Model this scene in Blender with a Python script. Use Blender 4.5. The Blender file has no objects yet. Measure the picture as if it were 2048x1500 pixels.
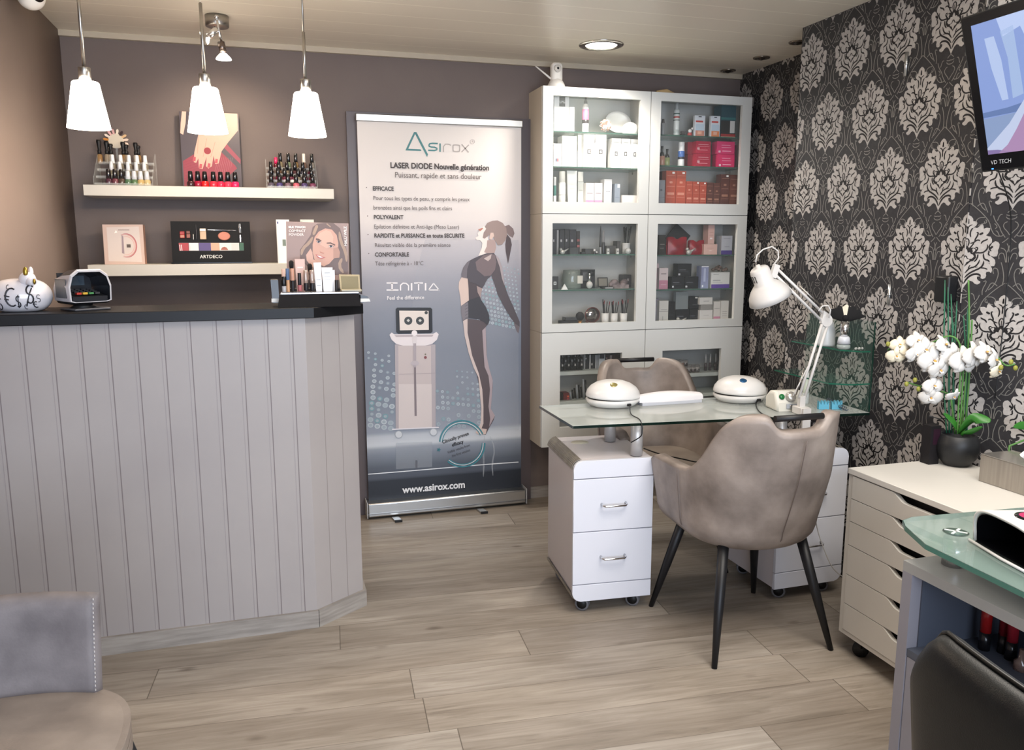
import bpy, bmesh, math, random
from mathutils import Vector, Matrix, noise
from mathutils.geometry import tessellate_polygon
random.seed(7)
S = bpy.context.scene
C = S.collection
PI = math.pi
# ------------------------------------------------------------------ camera
FPX, CAMH = 1610.0, 1.42                       # focal length in pixels of the 2048x1500 frame, eye height
def _basis():
    d = Vector(((535 - 1024) / FPX, (488 - 750) / FPX, 1.0)).normalized()
    x = Vector(((6500 - 1024) / FPX, (480 - 750) / FPX, 1.0))
    x = (x - d * x.dot(d)).normalized()
    z = x.cross(d)
    if z.y > 0: z = -z
    return x, d, z
BX, BY, BZ = _basis()                          # world axes seen in (right, down, forward)
def ray(px, py):
    c = Vector(((px - 1024) / FPX, (py - 750) / FPX, 1.0))
    return Vector((BX.dot(c), BY.dot(c), BZ.dot(c)))
def P(px, py, ax, val):                        # where the line of sight of a photo point meets a plane x/y/z = val
    d = ray(px, py); i = 'xyz'.index(ax)
    t = (val - (CAMH if i == 2 else 0.0)) / d[i]
    return Vector((0, 0, CAMH)) + d * t
cam_d = bpy.data.cameras.new('camera')
cam = bpy.data.objects.new('camera', cam_d); C.objects.link(cam)
cam_d.sensor_fit = 'HORIZONTAL'; cam_d.sensor_width = 36.0; cam_d.lens = FPX / 2048 * 36.0
cam_d.clip_start = 0.05; cam_d.clip_end = 60
M = Matrix(((BX.x, -BX.y, -BX.z), (BY.x, -BY.y, -BY.z), (BZ.x, -BZ.y, -BZ.z)))
cam.matrix_world = Matrix.Translation((0, 0, CAMH)) @ M.to_4x4()
S.camera = cam
# ------------------------------------------------------------------ exposure, world, big lights
S.view_settings.view_transform = 'Standard'; S.view_settings.look = 'None'
S.view_settings.exposure = 0.44; S.view_settings.gamma = 1.0
S.view_settings.use_curve_mapping = False
S.cycles.use_denoising = True
S.cycles.max_bounces = 8; S.cycles.diffuse_bounces = 4; S.cycles.glossy_bounces = 4
S.cycles.transmission_bounces = 8; S.cycles.transparent_max_bounces = 12
S.cycles.caustics_reflective = False; S.cycles.caustics_refractive = False
S.cycles.sample_clamp_indirect = 6.0
W = bpy.data.worlds.new('world'); S.world = W; W.use_nodes = True
wb = W.node_tree.nodes['Background']; wb.inputs[0].default_value = (0.72, 0.84, 1.0, 1); wb.inputs[1].default_value = 1.6
def lamp(name, kind, loc, power, color, rot=(0, 0, 0), **kw):
    d = bpy.data.lights.new(name, kind); d.energy = power; d.color = color
    for k, v in kw.items(): setattr(d, k, v)
    o = bpy.data.objects.new(name, d); C.objects.link(o); o.location = loc; o.rotation_euler = rot
    return o
def aim(o, target):
    o.rotation_euler = (Vector(target) - o.location).to_track_quat('-Z', 'Y').to_euler()
# daylight coming through the shop window behind the photographer
sunw = lamp('window_daylight', 'AREA', (0.55, -1.78, 1.35), 105, (0.74, 0.84, 1.0), (math.radians(90), 0, 0), shape='RECTANGLE', size=2.9, size_y=2.2)
# the ceiling's round downlight and the pendants' bulbs
WARM = (1.0, 0.80, 0.60)
NEUT = (1.0, 0.925, 0.83)
dl = lamp('downlight_bulb', 'SPOT', (1.57, 3.70, 2.345), 55, NEUT, (0, 0, 0), spot_size=math.radians(150), spot_blend=0.6, shadow_soft_size=0.08)
fill = lamp('ceiling_fill_light', 'AREA', (1.55, 1.25, 2.33), 50, NEUT, (0, 0, 0), shape='RECTANGLE', size=1.6, size_y=1.2)  # fill light added under the ceiling, no fixture there
# ------------------------------------------------------------------ materials
MATS = {}
def srgb(h):
    if isinstance(h, str):
        h = h.lstrip('#'); c = [int(h[i:i + 2], 16) / 255 for i in (0, 2, 4)]
        c = [x / 12.92 if x <= 0.04045 else ((x + 0.055) / 1.055) ** 2.4 for x in c]
        return (*c, 1)
    return (*h[:3], 1)
def mat(name, col, rough=0.5, metal=0.0, spec=0.5, trans=0.0, ior=1.45, emit=None, es=1.0, coat=0.0, alpha=1.0):
    if name in MATS: return MATS[name]
    m = bpy.data.materials.new(name); m.use_nodes = True
    b = m.node_tree.nodes['Principled BSDF']
    b.inputs['Base Color'].default_value = srgb(col); b.inputs['Roughness'].default_value = rough
    b.inputs['Metallic'].default_value = metal; b.inputs['Specular IOR Level'].default_value = spec
    b.inputs['Transmission Weight'].default_value = trans; b.inputs['IOR'].default_value = ior
    b.inputs['Coat Weight'].default_value = coat; b.inputs['Alpha'].default_value = alpha
    if emit: b.inputs['Emission Color'].default_value = srgb(emit); b.inputs['Emission Strength'].default_value = es
    MATS[name] = m; return m
def bs(m): return m.node_tree.nodes['Principled BSDF']
class NT:
    def __init__(s, m): s.t = m.node_tree; s.n = s.t.nodes; s.l = s.t.links
    def new(s, kind, **kw):
        x = s.n.new(kind)
        for k, v in kw.items():
            if k.startswith('i_'): x.inputs[int(k[2:])].default_value = v
            else: setattr(x, k, v)
        return x
    def ln(s, a, b): s.l.new(a, b)
    def math(s, op, a, b=None, c=None):
        x = s.n.new('ShaderNodeMath'); x.operation = op
        for i, v in enumerate((a, b, c)):
            if v is None: continue
            if isinstance(v, (int, float)): x.inputs[i].default_value = v
            else: s.l.new(v, x.inputs[i])
        return x.outputs[0]
    def ramp(s, fac, stops):
        r = s.n.new('ShaderNodeValToRGB'); e = r.color_ramp.elements
        while len(e) > 1: e.remove(e[-1])
        e[0].position = stops[0][0]; e[0].color = srgb(stops[0][1])
        for p, c in stops[1:]:
            x = e.new(p); x.color = srgb(c)
        s.l.new(fac, r.inputs[0]); return r.outputs[0]
    def mix(s, fac, a, b, mode='MIX'):
        x = s.n.new('ShaderNodeMix'); x.data_type = 'RGBA'; x.blend_type = mode
        for i, v in ((0, fac), (6, a), (7, b)):
            if isinstance(v, (int, float)): x.inputs[i].default_value = v
            elif isinstance(v, (tuple, list)): x.inputs[i].default_value = v
            else: s.l.new(v, x.inputs[i])
        return x.outputs[2]
def noisy(name, c1, c2, scale=8, rough=0.5, detail=4, bump=0.0, stretch=(1, 1, 1), bscale=None, lo=0.35, hi=0.65, **kw):
    if name in MATS: return MATS[name]
    m = mat(name, c1, rough, **kw); n = NT(m)
    tc = n.new('ShaderNodeTexCoord'); mp = n.new('ShaderNodeMapping'); mp.inputs['Scale'].default_value = stretch
    n.ln(tc.outputs['Object'], mp.inputs[0])
    t = n.new('ShaderNodeTexNoise'); t.inputs['Scale'].default_value = scale; t.inputs['Detail'].default_value = detail
    n.ln(mp.outputs[0], t.inputs[0])
    n.ln(n.ramp(t.outputs[0], [(lo, c1), (hi, c2)]), bs(m).inputs['Base Color'])
    if bump:
        t2 = n.new('ShaderNodeTexNoise'); t2.inputs['Scale'].default_value = bscale or scale * 8; t2.inputs['Detail'].default_value = 3
        n.ln(mp.outputs[0], t2.inputs[0])
        b = n.new('ShaderNodeBump'); b.inputs['Strength'].default_value = bump; b.inputs['Distance'].default_value = 0.002
        n.ln(t2.outputs[0], b.inputs['Height']); n.ln(b.outputs[0], bs(m).inputs['Normal'])
    return m
def plain(h, rough=0.45, **kw):                # a plain coloured plastic / card / paint, one per colour
    return mat('paint_%s_%02d' % (h.lstrip('#'), int(rough * 100)), h, rough, **kw)
# ------------------------------------------------------------------ mesh helpers
class B:
    """collects shapes (in world metres) for one mesh with several materials"""
    def __init__(s): s.bm = bmesh.new(); s.mats = []
    def mi(s, m):
        if isinstance(m, str): m = plain(m)
        if m not in s.mats: s.mats.append(m)
        return s.mats.index(m)
    def add(s, verts, faces, m, M=None, smooth=False):
        i = s.mi(m); vs = [s.bm.verts.new(M @ Vector(v) if M else Vector(v)) for v in verts]; out = []
        for f in faces:
            try: fc = s.bm.faces.new([vs[k] for k in f])
            except ValueError: continue
            fc.material_index = i; fc.smooth = smooth; out.append(fc)
        return vs, out
    def box(s, a, b, m, bev=0.0, M=None, seg=2, edges=None):
        x0, y0, z0 = (min(a[i], b[i]) for i in range(3)); x1, y1, z1 = (max(a[i], b[i]) for i in range(3))
        v = [(x0, y0, z0), (x1, y0, z0), (x1, y1, z0), (x0, y1, z0), (x0, y0, z1), (x1, y0, z1), (x1, y1, z1), (x0, y1, z1)]
        f = [(0, 3, 2, 1), (4, 5, 6, 7), (0, 1, 5, 4), (1, 2, 6, 5), (2, 3, 7, 6), (3, 0, 4, 7)]
        vs, fs = s.add(v, f, m, M)
        if bev > 0:
            es = {e for fc in fs for e in fc.edges}
            if edges: es = {e for e in es if edges((e.verts[0].co + e.verts[1].co) / 2, (e.verts[1].co - e.verts[0].co).normalized())}
            r = bmesh.ops.bevel(s.bm, geom=list(es), offset=bev, segments=seg, profile=0.5, affect='EDGES', clamp_overlap=True)
            for fc in r['faces']: fc.smooth = True
        return s
    def quad(s, pts, m): s.add(pts, [tuple(range(len(pts)))], m); return s
    def prism(s, poly, z0, z1, m, M=None, bev=0.0, smooth=False, seg=2):
        """polygon in xy (counter-clockwise), extruded in z"""
        n = len(poly)
        a = sum(poly[i][0] * poly[(i + 1) % n][1] - poly[(i + 1) % n][0] * poly[i][1] for i in range(n))
        if a < 0: poly = poly[::-1]
        v = [(p[0], p[1], z0) for p in poly] + [(p[0], p[1], z1) for p in poly]
        f = [tuple(range(n - 1, -1, -1)), tuple(range(n, 2 * n))] + [(i, (i + 1) % n, n + (i + 1) % n, n + i) for i in range(n)]
        vs, fs = s.add(v, f, m, M)
        if smooth:
            for q in fs[2:]: q.smooth = True
        if bev > 0:
            es = {e for fc in fs[:2] for e in fc.edges}
            r = bmesh.ops.bevel(s.bm, geom=list(es), offset=bev, segments=seg, profile=0.5, affect='EDGES', clamp_overlap=True)
            for fc in r['faces']: fc.smooth = True
        return s
    def tube(s, pts, r, m, seg=10, cap=True, M=None, flat=1.0):
        pts = [Vector(p) for p in pts]; n = len(pts)
        if n < 2: return s
        rr = r if isinstance(r, (list, tuple)) else [r] * n
        up = None; rings = []; V = []
        for i, p in enumerate(pts):
            t = (pts[min(i + 1, n - 1)] - pts[max(i - 1, 0)]).normalized()
            if up is None:
                up = Vector((0, 0, 1)) if abs(t.z) < 0.9 else Vector((1, 0, 0))
            up = (up - t * up.dot(t)).normalized(); sd = t.cross(up)
            for k in range(seg):
                a = 2 * PI * k / seg
                V.append(p + (up * math.cos(a) * flat + sd * math.sin(a)) * rr[i])
        F = [(i * seg + k, i * seg + (k + 1) % seg, (i + 1) * seg + (k + 1) % seg, (i + 1) * seg + k) for i in range(n - 1) for k in range(seg)]
        s.add(V, F, m, M, True)
        if cap:
            s.add(V[:seg], [tuple(range(seg))], m, M); s.add(V[-seg:], [tuple(range(seg - 1, -1, -1))], m, M)
        return s
    def lathe(s, prof, m, c=(0, 0, 0), seg=20, M=None, smooth=True, sx=1.0, sy=1.0):
        """profile [(radius, z)...] turned about a vertical axis through c"""
        V = []; F = []; n = len(prof)
        for r, z in prof:
            for k in range(seg):
                a = 2 * PI * k / seg; V.append((c[0] + r * sx * math.cos(a), c[1] + r * sy * math.sin(a), c[2] + z))
        for i in range(n - 1):
            if (Vector(prof[i]) - Vector(prof[i + 1])).length < 1e-7: continue
            for k in range(seg):
                F.append((i * seg + k, i * seg + (k + 1) % seg, (i + 1) * seg + (k + 1) % seg, (i + 1) * seg + k))
        s.add(V, F, m, M, smooth)
        if prof[0][0] > 1e-5: s.add(V[:seg], [tuple(range(seg - 1, -1, -1))], m, M)
        if prof[-1][0] > 1e-5: s.add(V[-seg:], [tuple(range(seg))], m, M)
        return s
    def ball(s, c, r, m, seg=16, rings=10, M=None, sc=(1, 1, 1)):
        V = []; F = []
        for i in range(rings + 1):
            t = PI * i / rings
            for k in range(seg):
                a = 2 * PI * k / seg
                V.append((c[0] + r * sc[0] * math.sin(t) * math.cos(a), c[1] + r * sc[1] * math.sin(t) * math.sin(a), c[2] - r * sc[2] * math.cos(t)))
        for i in range(rings):
            for k in range(seg): F.append((i * seg + k, i * seg + (k + 1) % seg, (i + 1) * seg + (k + 1) % seg, (i + 1) * seg + k))
        s.add(V, F, m, M, True); return s
    def flat(s, poly, m, M=None):
        """one flat polygon (any shape, no holes) given as 3-D points"""
        poly = [Vector(p) for p in poly]
        tris = tessellate_polygon([poly])
        s.add(poly, [tuple(t) for t in tris], m, M); return s
    def grid(s, fn, nu, nv, m, closed_u=False, M=None, smooth=True):
        V = [fn(i / (nu if closed_u else nu - 1), j / (nv - 1)) for j in range(nv) for i in range(nu)]
        F = []
        for j in range(nv - 1):
            for i in range(nu if closed_u else nu - 1):
                F.append((j * nu + i, j * nu + (i + 1) % nu, (j + 1) * nu + (i + 1) % nu, (j + 1) * nu + i))
        return s.add(V, F, m, M, smooth)
MW = {}
def finish(name, b, parent=None, sub=0, solid=0.0, weld=True, bevelmod=0.0):
    if weld: bmesh.ops.remove_doubles(b.bm, verts=b.bm.verts[:], dist=1e-5)
    loose = [v for v in b.bm.verts if not v.link_faces]
    if loose: bmesh.ops.delete(b.bm, geom=loose, context='VERTS')
    if parent is not None and parent.name in MW:
        b.bm.transform(MW[parent.name].inverted())
    bmesh.ops.recalc_face_normals(b.bm, faces=b.bm.faces[:]) if weld else None
    me = bpy.data.meshes.new(name); b.bm.to_mesh(me); b.bm.free()
    for m in b.mats: me.materials.append(m)
    o = bpy.data.objects.new(name, me); C.objects.link(o)
    if parent is not None:
        o.parent = parent
        if parent.name in MW: MW[o.name] = MW[parent.name]
    if solid:
        q = o.modifiers.new('solid', 'SOLIDIFY'); q.thickness = solid; q.offset = 0
    if bevelmod:
        q = o.modifiers.new('bevel', 'BEVEL'); q.width = bevelmod; q.segments = 2; q.limit_method = 'ANGLE'
    if sub:
        q = o.modifiers.new('sub', 'SUBSURF'); q.levels = sub; q.render_levels = sub
    return o
def tag(o, label, cat, group=None, kind=None):
    o['label'] = label; o['category'] = cat
    if group: o['group'] = group
    if kind: o['kind'] = kind
    return o
def thing(name, label, cat, loc=(0, 0, 0), rotz=0.0, group=None):
    o = bpy.data.objects.new(name, None); C.objects.link(o); o.empty_display_size = 0.05
    o.location = loc; o.rotation_euler = (0, 0, rotz)
    MW[o.name] = Matrix.Translation(loc) @ Matrix.Rotation(rotz, 4, 'Z')
    return tag(o, label, cat, group)
def struct(name, b, **kw):
    o = finish(name, b, **kw); o['kind'] = 'structure'; return o
def center(o):
    """moves a one-mesh thing's origin to the middle of its base without moving the thing"""
    me = o.data; n = len(me.vertices)
    if not n: return o
    xs = [v.co.x for v in me.vertices]; ys = [v.co.y for v in me.vertices]; zs = [v.co.z for v in me.vertices]
    c = Vector(((min(xs) + max(xs)) / 2, (min(ys) + max(ys)) / 2, min(zs)))
    me.transform(Matrix.Translation(-c)); o.location = o.location + c
    return o
def single(name, b, label, cat, group=None, kind=None, **kw):
    return center(tag(finish(name, b, **kw), label, cat, group, kind))
def dup(root, loc, rotz=None, label=None, group=None, d=None):
    r = root.copy(); C.objects.link(r); r.location = loc
    if rotz is not None: r.rotation_euler = (0, 0, rotz)
    if label: r['label'] = label
    if group: r['group'] = group
    for ch in [o for o in root.children]:
        c = ch.copy(); C.objects.link(c); c.parent = r
        for g in ch.children:
            e = g.copy(); C.objects.link(e); e.parent = c
    return r
def text_mesh(b, txt, m, size, M, align='LEFT', bold=0.0, squeeze=1.0, shear=0.0):
    """lettering as flat faces: M takes text space (x right, y up) to the world"""
    cu = bpy.data.curves.new('t', 'FONT'); cu.body = txt; cu.size = size; cu.align_x = align; cu.offset = bold; cu.shear = shear
    cu.resolution_u = 3; cu.fill_mode = 'FRONT' if hasattr(cu, 'fill_mode') else cu.fill_mode
    o = bpy.data.objects.new('t', cu); C.objects.link(o)
    dg = bpy.context.evaluated_depsgraph_get(); dg.update()
    me = bpy.data.meshes.new_from_object(o.evaluated_get(dg))
    SQ = Matrix.Diagonal((squeeze, 1, 1, 1))
    b.add([SQ @ v.co for v in me.vertices], [tuple(p.vertices) for p in me.polygons], m, M)
    bpy.data.objects.remove(o); bpy.data.curves.remove(cu); bpy.data.meshes.remove(me)
def FY(x, y, z, rz=0.0):                       # frame on a plane facing -Y: text x -> world X, text y -> world Z
    return Matrix.Translation((x, y, z)) @ Matrix.Rotation(rz, 4, 'Z') @ Matrix.Rotation(PI / 2, 4, 'X')
def strokes(b, pts, w, m, fr, off, taper=True):
    """a flat brush stroke of width w along 2-D pts, placed by fr(x, y, off)"""
    p = [Vector((x, y)) for x, y in pts]
    if len(p) > 2:                             # round the corners
        q = [p[0]]
        for i in range(len(p) - 1):
            a, c = p[i], p[i + 1]; q += [a.lerp(c, .3), a.lerp(c, .7)]
        p = q + [p[-1]]
    n = len(p); L = []; R = []
    for i in range(n):
        t = (p[min(i + 1, n - 1)] - p[max(i - 1, 0)])
        if t.length < 1e-9: continue
        t.normalize(); nn = Vector((-t.y, t.x))
        k = i / (n - 1); ww = w * 0.5 * (min(1.0, 0.35 + 3.2 * min(k, 1 - k)) if taper else 1.0)
        L.append(p[i] + nn * ww); R.append(p[i] - nn * ww)
    V = [fr(a.x, a.y, off) for a in L] + [fr(a.x, a.y, off) for a in R]; n = len(L)
    b.add(V, [(i, i + 1, n + i + 1, n + i) for i in range(n - 1)], m)
# ------------------------------------------------------------------ room shell
XL, XR, YB, YF, ZC = -0.84, 2.60, 4.18, -1.55, 2.355
XD, YD0, YD1 = 2.30, 2.24, 3.215               # the papered door front that stands proud of the right wall
# floor: limed oak planks, about 18.5 cm wide, running nearly parallel to the back wall
fm = mat('oak_floor', '#a39a8c', 0.42, spec=0.35); n = NT(fm)
tc = n.new('ShaderNodeTexCoord'); mp = n.new('ShaderNodeMapping'); mp.inputs['Rotation'].default_value = (0, 0, math.radians(4.1))
n.ln(tc.outputs['Object'], mp.inputs[0]); sp = n.new('ShaderNodeSeparateXYZ'); n.ln(mp.outputs[0], sp.inputs[0])
PW, PL = 0.186, 1.25
yy = n.math('DIVIDE', n.math('ADD', sp.outputs[1], 0.06), PW); row = n.math('FLOOR', yy); fy = n.math('FRACT', yy)
wn = n.new('ShaderNodeTexWhiteNoise', noise_dimensions='1D'); n.ln(row, wn.inputs['W'])
xx = n.math('ADD', n.math('DIVIDE', sp.outputs[0], PL), n.math('MULTIPLY', wn.outputs[0], 7.3)); colm = n.math('FLOOR', xx); fx = n.math('FRACT', xx)
cv = n.new('ShaderNodeCombineXYZ'); n.ln(row, cv.inputs[0]); n.ln(colm, cv.inputs[1])
wn2 = n.new('ShaderNodeTexWhiteNoise', noise_dimensions='3D'); n.ln(cv.outputs[0], wn2.inputs['Vector'])
pid = wn2.outputs[0]
ox = n.new('ShaderNodeCombineXYZ')
n.ln(n.math('ADD', n.math('MULTIPLY', sp.outputs[0], 3.0), n.math('MULTIPLY', pid, 40)), ox.inputs[0])
n.ln(n.math('MULTIPLY', sp.outputs[1], 38), ox.inputs[1]); n.ln(n.math('MULTIPLY', pid, 13), ox.inputs[2])
g1 = n.new('ShaderNodeTexNoise'); g1.inputs['Scale'].default_value = 1.0; g1.inputs['Detail'].default_value = 6; g1.inputs['Roughness'].default_value = 0.62; g1.inputs['Distortion'].default_value = 1.1
n.ln(ox.outputs[0], g1.inputs[0])
grain = n.ramp(g1.outputs[0], [(0.26, '#8d867e'), (0.42, '#a39c93'), (0.56, '#aea79f'), (0.74, '#beb8b0')])
ox2 = n.new('ShaderNodeCombineXYZ')
n.ln(n.math('ADD', n.math('MULTIPLY', sp.outputs[0], 1.1), n.math('MULTIPLY', pid, 9)), ox2.inputs[0]); n.ln(n.math('MULTIPLY', sp.outputs[1], 4.2), ox2.inputs[1])
g2 = n.new('ShaderNodeTexNoise'); g2.inputs['Scale'].default_value = 1.4; g2.inputs['Detail'].default_value = 2; n.ln(ox2.outputs[0], g2.inputs[0])
broad = n.ramp(g2.outputs[0], [(0.3, '#b0a8a0'), (0.7, '#ffffff')])
c1 = n.mix(0.55, grain, broad, 'MULTIPLY')
tone = n.ramp(pid, [(0.0, '#d2ccc6'), (0.5, '#f2ece4'), (1.0, '#ffffff')])
c2 = n.mix(0.8, c1, tone, 'MULTIPLY')
# knots
kv = n.new('ShaderNodeCombineXYZ'); n.ln(n.math('MULTIPLY', sp.outputs[0], 2.6), kv.inputs[0]); n.ln(n.math('MULTIPLY', sp.outputs[1], 5.5), kv.inputs[1])
vo = n.new('ShaderNodeTexVoronoi'); vo.inputs['Scale'].default_value = 1.0; n.ln(kv.outputs[0], vo.inputs['Vector'])
kf = n.ramp(n.math('ADD', vo.outputs['Distance'], n.math('MULTIPLY', g1.outputs[0], 0.12)), [(0.085, '#ffffff'), (0.16, '#000000')])
c3 = n.mix(n.math('MULTIPLY', kf, 0.6), c2, srgb('#55483c'))
# seams
ey = n.math('MINIMUM', fy, n.math('SUBTRACT', 1.0, fy)); ex = n.math('MINIMUM', fx, n.math('SUBTRACT', 1.0, fx))
sy = n.math('LESS_THAN', ey, 0.008); sx = n.math('LESS_THAN', ex, 0.0013)
seam = n.math('MAXIMUM', n.math('MULTIPLY', sy, 0.45), n.math('MULTIPLY', sx, 0.75))
n.ln(n.mix(seam, c3, srgb('#4a4138')), bs(fm).inputs['Base Color'])
bp = n.new('ShaderNodeBump'); bp.inputs['Strength'].default_value = 0.15; bp.inputs['Distance'].default_value = 0.002
n.ln(g1.outputs[0], bp.inputs['Height']); n.ln(bp.outputs[0], bs(fm).inputs['Normal'])
b = B(); b.box((XL - .3, YF - .1, -.1), (3.4, YB + .1, 0), fm); struct('floor', b)
# ceiling: cream tongue-and-groove boards running across the room
cm = mat('ceiling_boards', '#cfc6b6', 0.35, spec=0.4); n = NT(cm)
tc = n.new('ShaderNodeTexCoord'); sp = n.new('ShaderNodeSeparateXYZ'); n.ln(tc.outputs['Object'], sp.inputs[0])
f = n.math('FRACT', n.math('DIVIDE', n.math('ADD', sp.outputs[1], 0.02), 0.165)); g = n.math('LESS_THAN', n.math('ABSOLUTE', n.math('SUBTRACT', f, 0.5)), 0.018)
n.ln(n.mix(g, srgb('#e3d9c8'), srgb('#f6eedd')), bs(cm).inputs['Base Color'])
bp = n.new('ShaderNodeBump'); bp.inputs['Strength'].default_value = 0.6; bp.inputs['Distance'].default_value = 0.003
n.ln(n.math('SUBTRACT', 1.0, g), bp.inputs['Height']); n.ln(bp.outputs[0], bs(cm).inputs['Normal'])
b = B(); b.box((XL - .3, YF - .1, ZC), (3.4, YB + .1, ZC + .1), cm); struct('ceiling', b)
wallp = noisy('taupe_paint', '#6b5f5b', '#70645f', 3, 0.62, bump=0.12, bscale=120)
walll = noisy('taupe_paint_left', '#8b7b74', '#8f8078', 3, 0.6, bump=0.12, bscale=120)
b = B(); b.box((XL - .1, YB, 0), (2.8, YB + .1, ZC), wallp); struct('wall_back', b)
XN = -1.0
b = B(); b.prism([(XL, YB)] + [(XL + (XN - XL) * (.5 - .5 * math.cos(PI * k / 16)), 3.72 - .92 * k / 16) for k in range(17)] + [(XN, YF), (XN - .1, YF), (XN - .1, YB)], 0, ZC, walll, smooth=True); struct('wall_left', b)
# wall behind the photographer with the shop window
wf = noisy('front_wall_paint', '#b7b0a8', '#bdb6ae', 3, 0.6)
b = B()
b.box((XL - .3, YF - .1, 0), (-0.85, YF, ZC), wf); b.box((1.95, YF - .1, 0), (3.4, YF, ZC), wf)
b.box((-0.85, YF - .1, 0), (1.95, YF, 0.25), wf); b.box((-0.85, YF - .1, 2.3), (1.95, YF, ZC), wf)
struct('wall_front', b)
alu = mat('brushed_aluminium', '#c3c4c4', 0.32, 1.0)
b = B()
for x in (-0.85, 0.54, 1.91): b.box((x, YF - .07, 0.25), (x + .04, YF - .03, 2.3), alu)
b.box((-0.85, YF - .07, 0.25), (1.95, YF - .03, .29), alu); b.box((-0.85, YF - .07, 2.26), (1.95, YF - .03, 2.3), alu)
struct('window_1', b)
# right wall: base wall, the proud papered front and the angled run towards the camera
paper = noisy('damask_ground', '#252427', '#2c2b2e', 60, 0.5, bump=0.25, bscale=300)
silver = noisy('damask_motif', '#a29d9a', '#aea9a5', 90, 0.42, bump=0.2, bscale=400, spec=0.6)
inkm = mat('damask_outline', '#131114', 0.55)
scroll = mat('damask_scroll', '#8b8985', 0.3, 0.45)
OUT = [(578,100),(545,125),(522,162),(515,205),(500,203),(473,212),(463,242),(472,282),(500,318),(480,312),(455,322),(430,290),(408,243),(385,285),(377,335),(345,318),(303,325),(302,375),(315,415),(335,448),(310,462),(280,470),(258,515),(252,560),(262,600),(245,575),(215,545),(180,562),(160,600),(158,650),(166,700),(158,750),(164,800),(200,808),(240,790),(205,828),(178,860),(165,915),(172,965),(205,970),(228,945),(235,900),(240,925),(210,970),(190,1010),(186,1050),(192,1088),(215,1062),(246,1068),(250,1095),(241,1130),(246,1175),(275,1190),(300,1180),(303,1150),(330,1150),(345,1155),(340,1190),(322,1218),(295,1236),(294,1262),(325,1290),(358,1275),(385,1240),(418,1228),(445,1255),(468,1315),(485,1372)]
INK = [([(500,318),(520,350),(524,420),(506,478)],13),([(573,160),(572,205),(572,250)],12),([(515,262),(548,282),(560,310),(560,425)],10),
 ([(372,402),(392,420),(414,434)],19),([(452,395),(430,400),(430,440),(440,480),(452,515),(448,560)],14),([(305,505),(325,530),(360,545),(374,590)],14),
 ([(392,545),(408,522),(440,535),(458,570),(500,582)],13),([(232,630),(246,655),(262,672)],19),([(250,575),(272,620),(270,660),(258,690),(240,715)],13),
 ([(298,600),(285,660),(310,722),(350,748),(400,740),(440,762)],14),([(240,790),(268,770),(262,735),(268,705)],13),([(432,648),(400,655),(405,705),(440,762)],13),
 ([(235,900),(250,870),(295,858),(316,810),(322,752)],14),([(303,880),(298,940),(325,1005),(390,1050),(455,1110),(490,1180)],16),
 ([(352,860),(360,930),(395,990),(440,1000),(470,1040),(495,1100)],14),([(355,985),(390,995)],14),([(385,765),(382,840),(412,900)],14),([(450,955),(462,985),(466,1020)],10),
 ([(240,1025),(280,1002),(325,1002)],12),([(303,1150),(320,1115),(370,1105),(420,1130),(462,1190),(487,1280)],18),
 ([(548,492),(512,545),(522,640)],12),([(455,575),(482,640),(510,690)],12),([(545,540),(538,640)],18)]
DARK = [(545,618),(516,640),(500,672),(470,655),(430,662),(412,690),(436,745),(408,775),(398,830),(425,885),(455,893),(482,935),(517,985)]
LITE = [[(530,680),(516,712),(508,742),(482,736),(468,764),(440,776),(426,812),(445,846),(478,850),(500,832),(506,808),(523,792)], [(522,812),(505,848),(474,858),(468,884),(500,905),(513,958)]]
PETAL = [(456,668),(428,680),(424,705),(440,732),(452,745),(450,715),(462,690)]
SCR = [[(405,340),(455,400),(520,500),(560,580),(570,660),(600,750),(650,765),(675,740)],[(460,380),(490,340),(515,345),(525,390),(545,460)],[(575,330),(555,312),(552,345),(575,430),(568,500)],
 [(590,500),(600,560),(640,640),(650,700),(685,775)],[(660,490),(640,490),(622,565)],[(700,580),(672,600),(668,650),(700,700),(718,745)],[(735,430),(712,450),(700,470)],[(690,520),(700,545),(735,552)],[(690,495),(710,505),(735,500)],
 [(455,600),(450,560),(480,520),(522,522)],[(520,600),(542,580),(528,548)],[(470,620),(520,600),(520,570)],[(662,840),(690,810),(710,780)],[(652,905),(690,925),(700,1000),(698,1085)],[(640,1045),(636,985),(668,962),(682,1000),(692,1085)],
 [(658,1085),(675,1180),(682,1300),(668,1380)],[(600,1230),(590,1175),(618,1150),(640,1200),(632,1290),(600,1390),(560,1440)],[(600,600),(625,640),(605,665)],[(640,760),(625,700),(610,690)],[(700,850),(716,900),(702,960)]]
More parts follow.
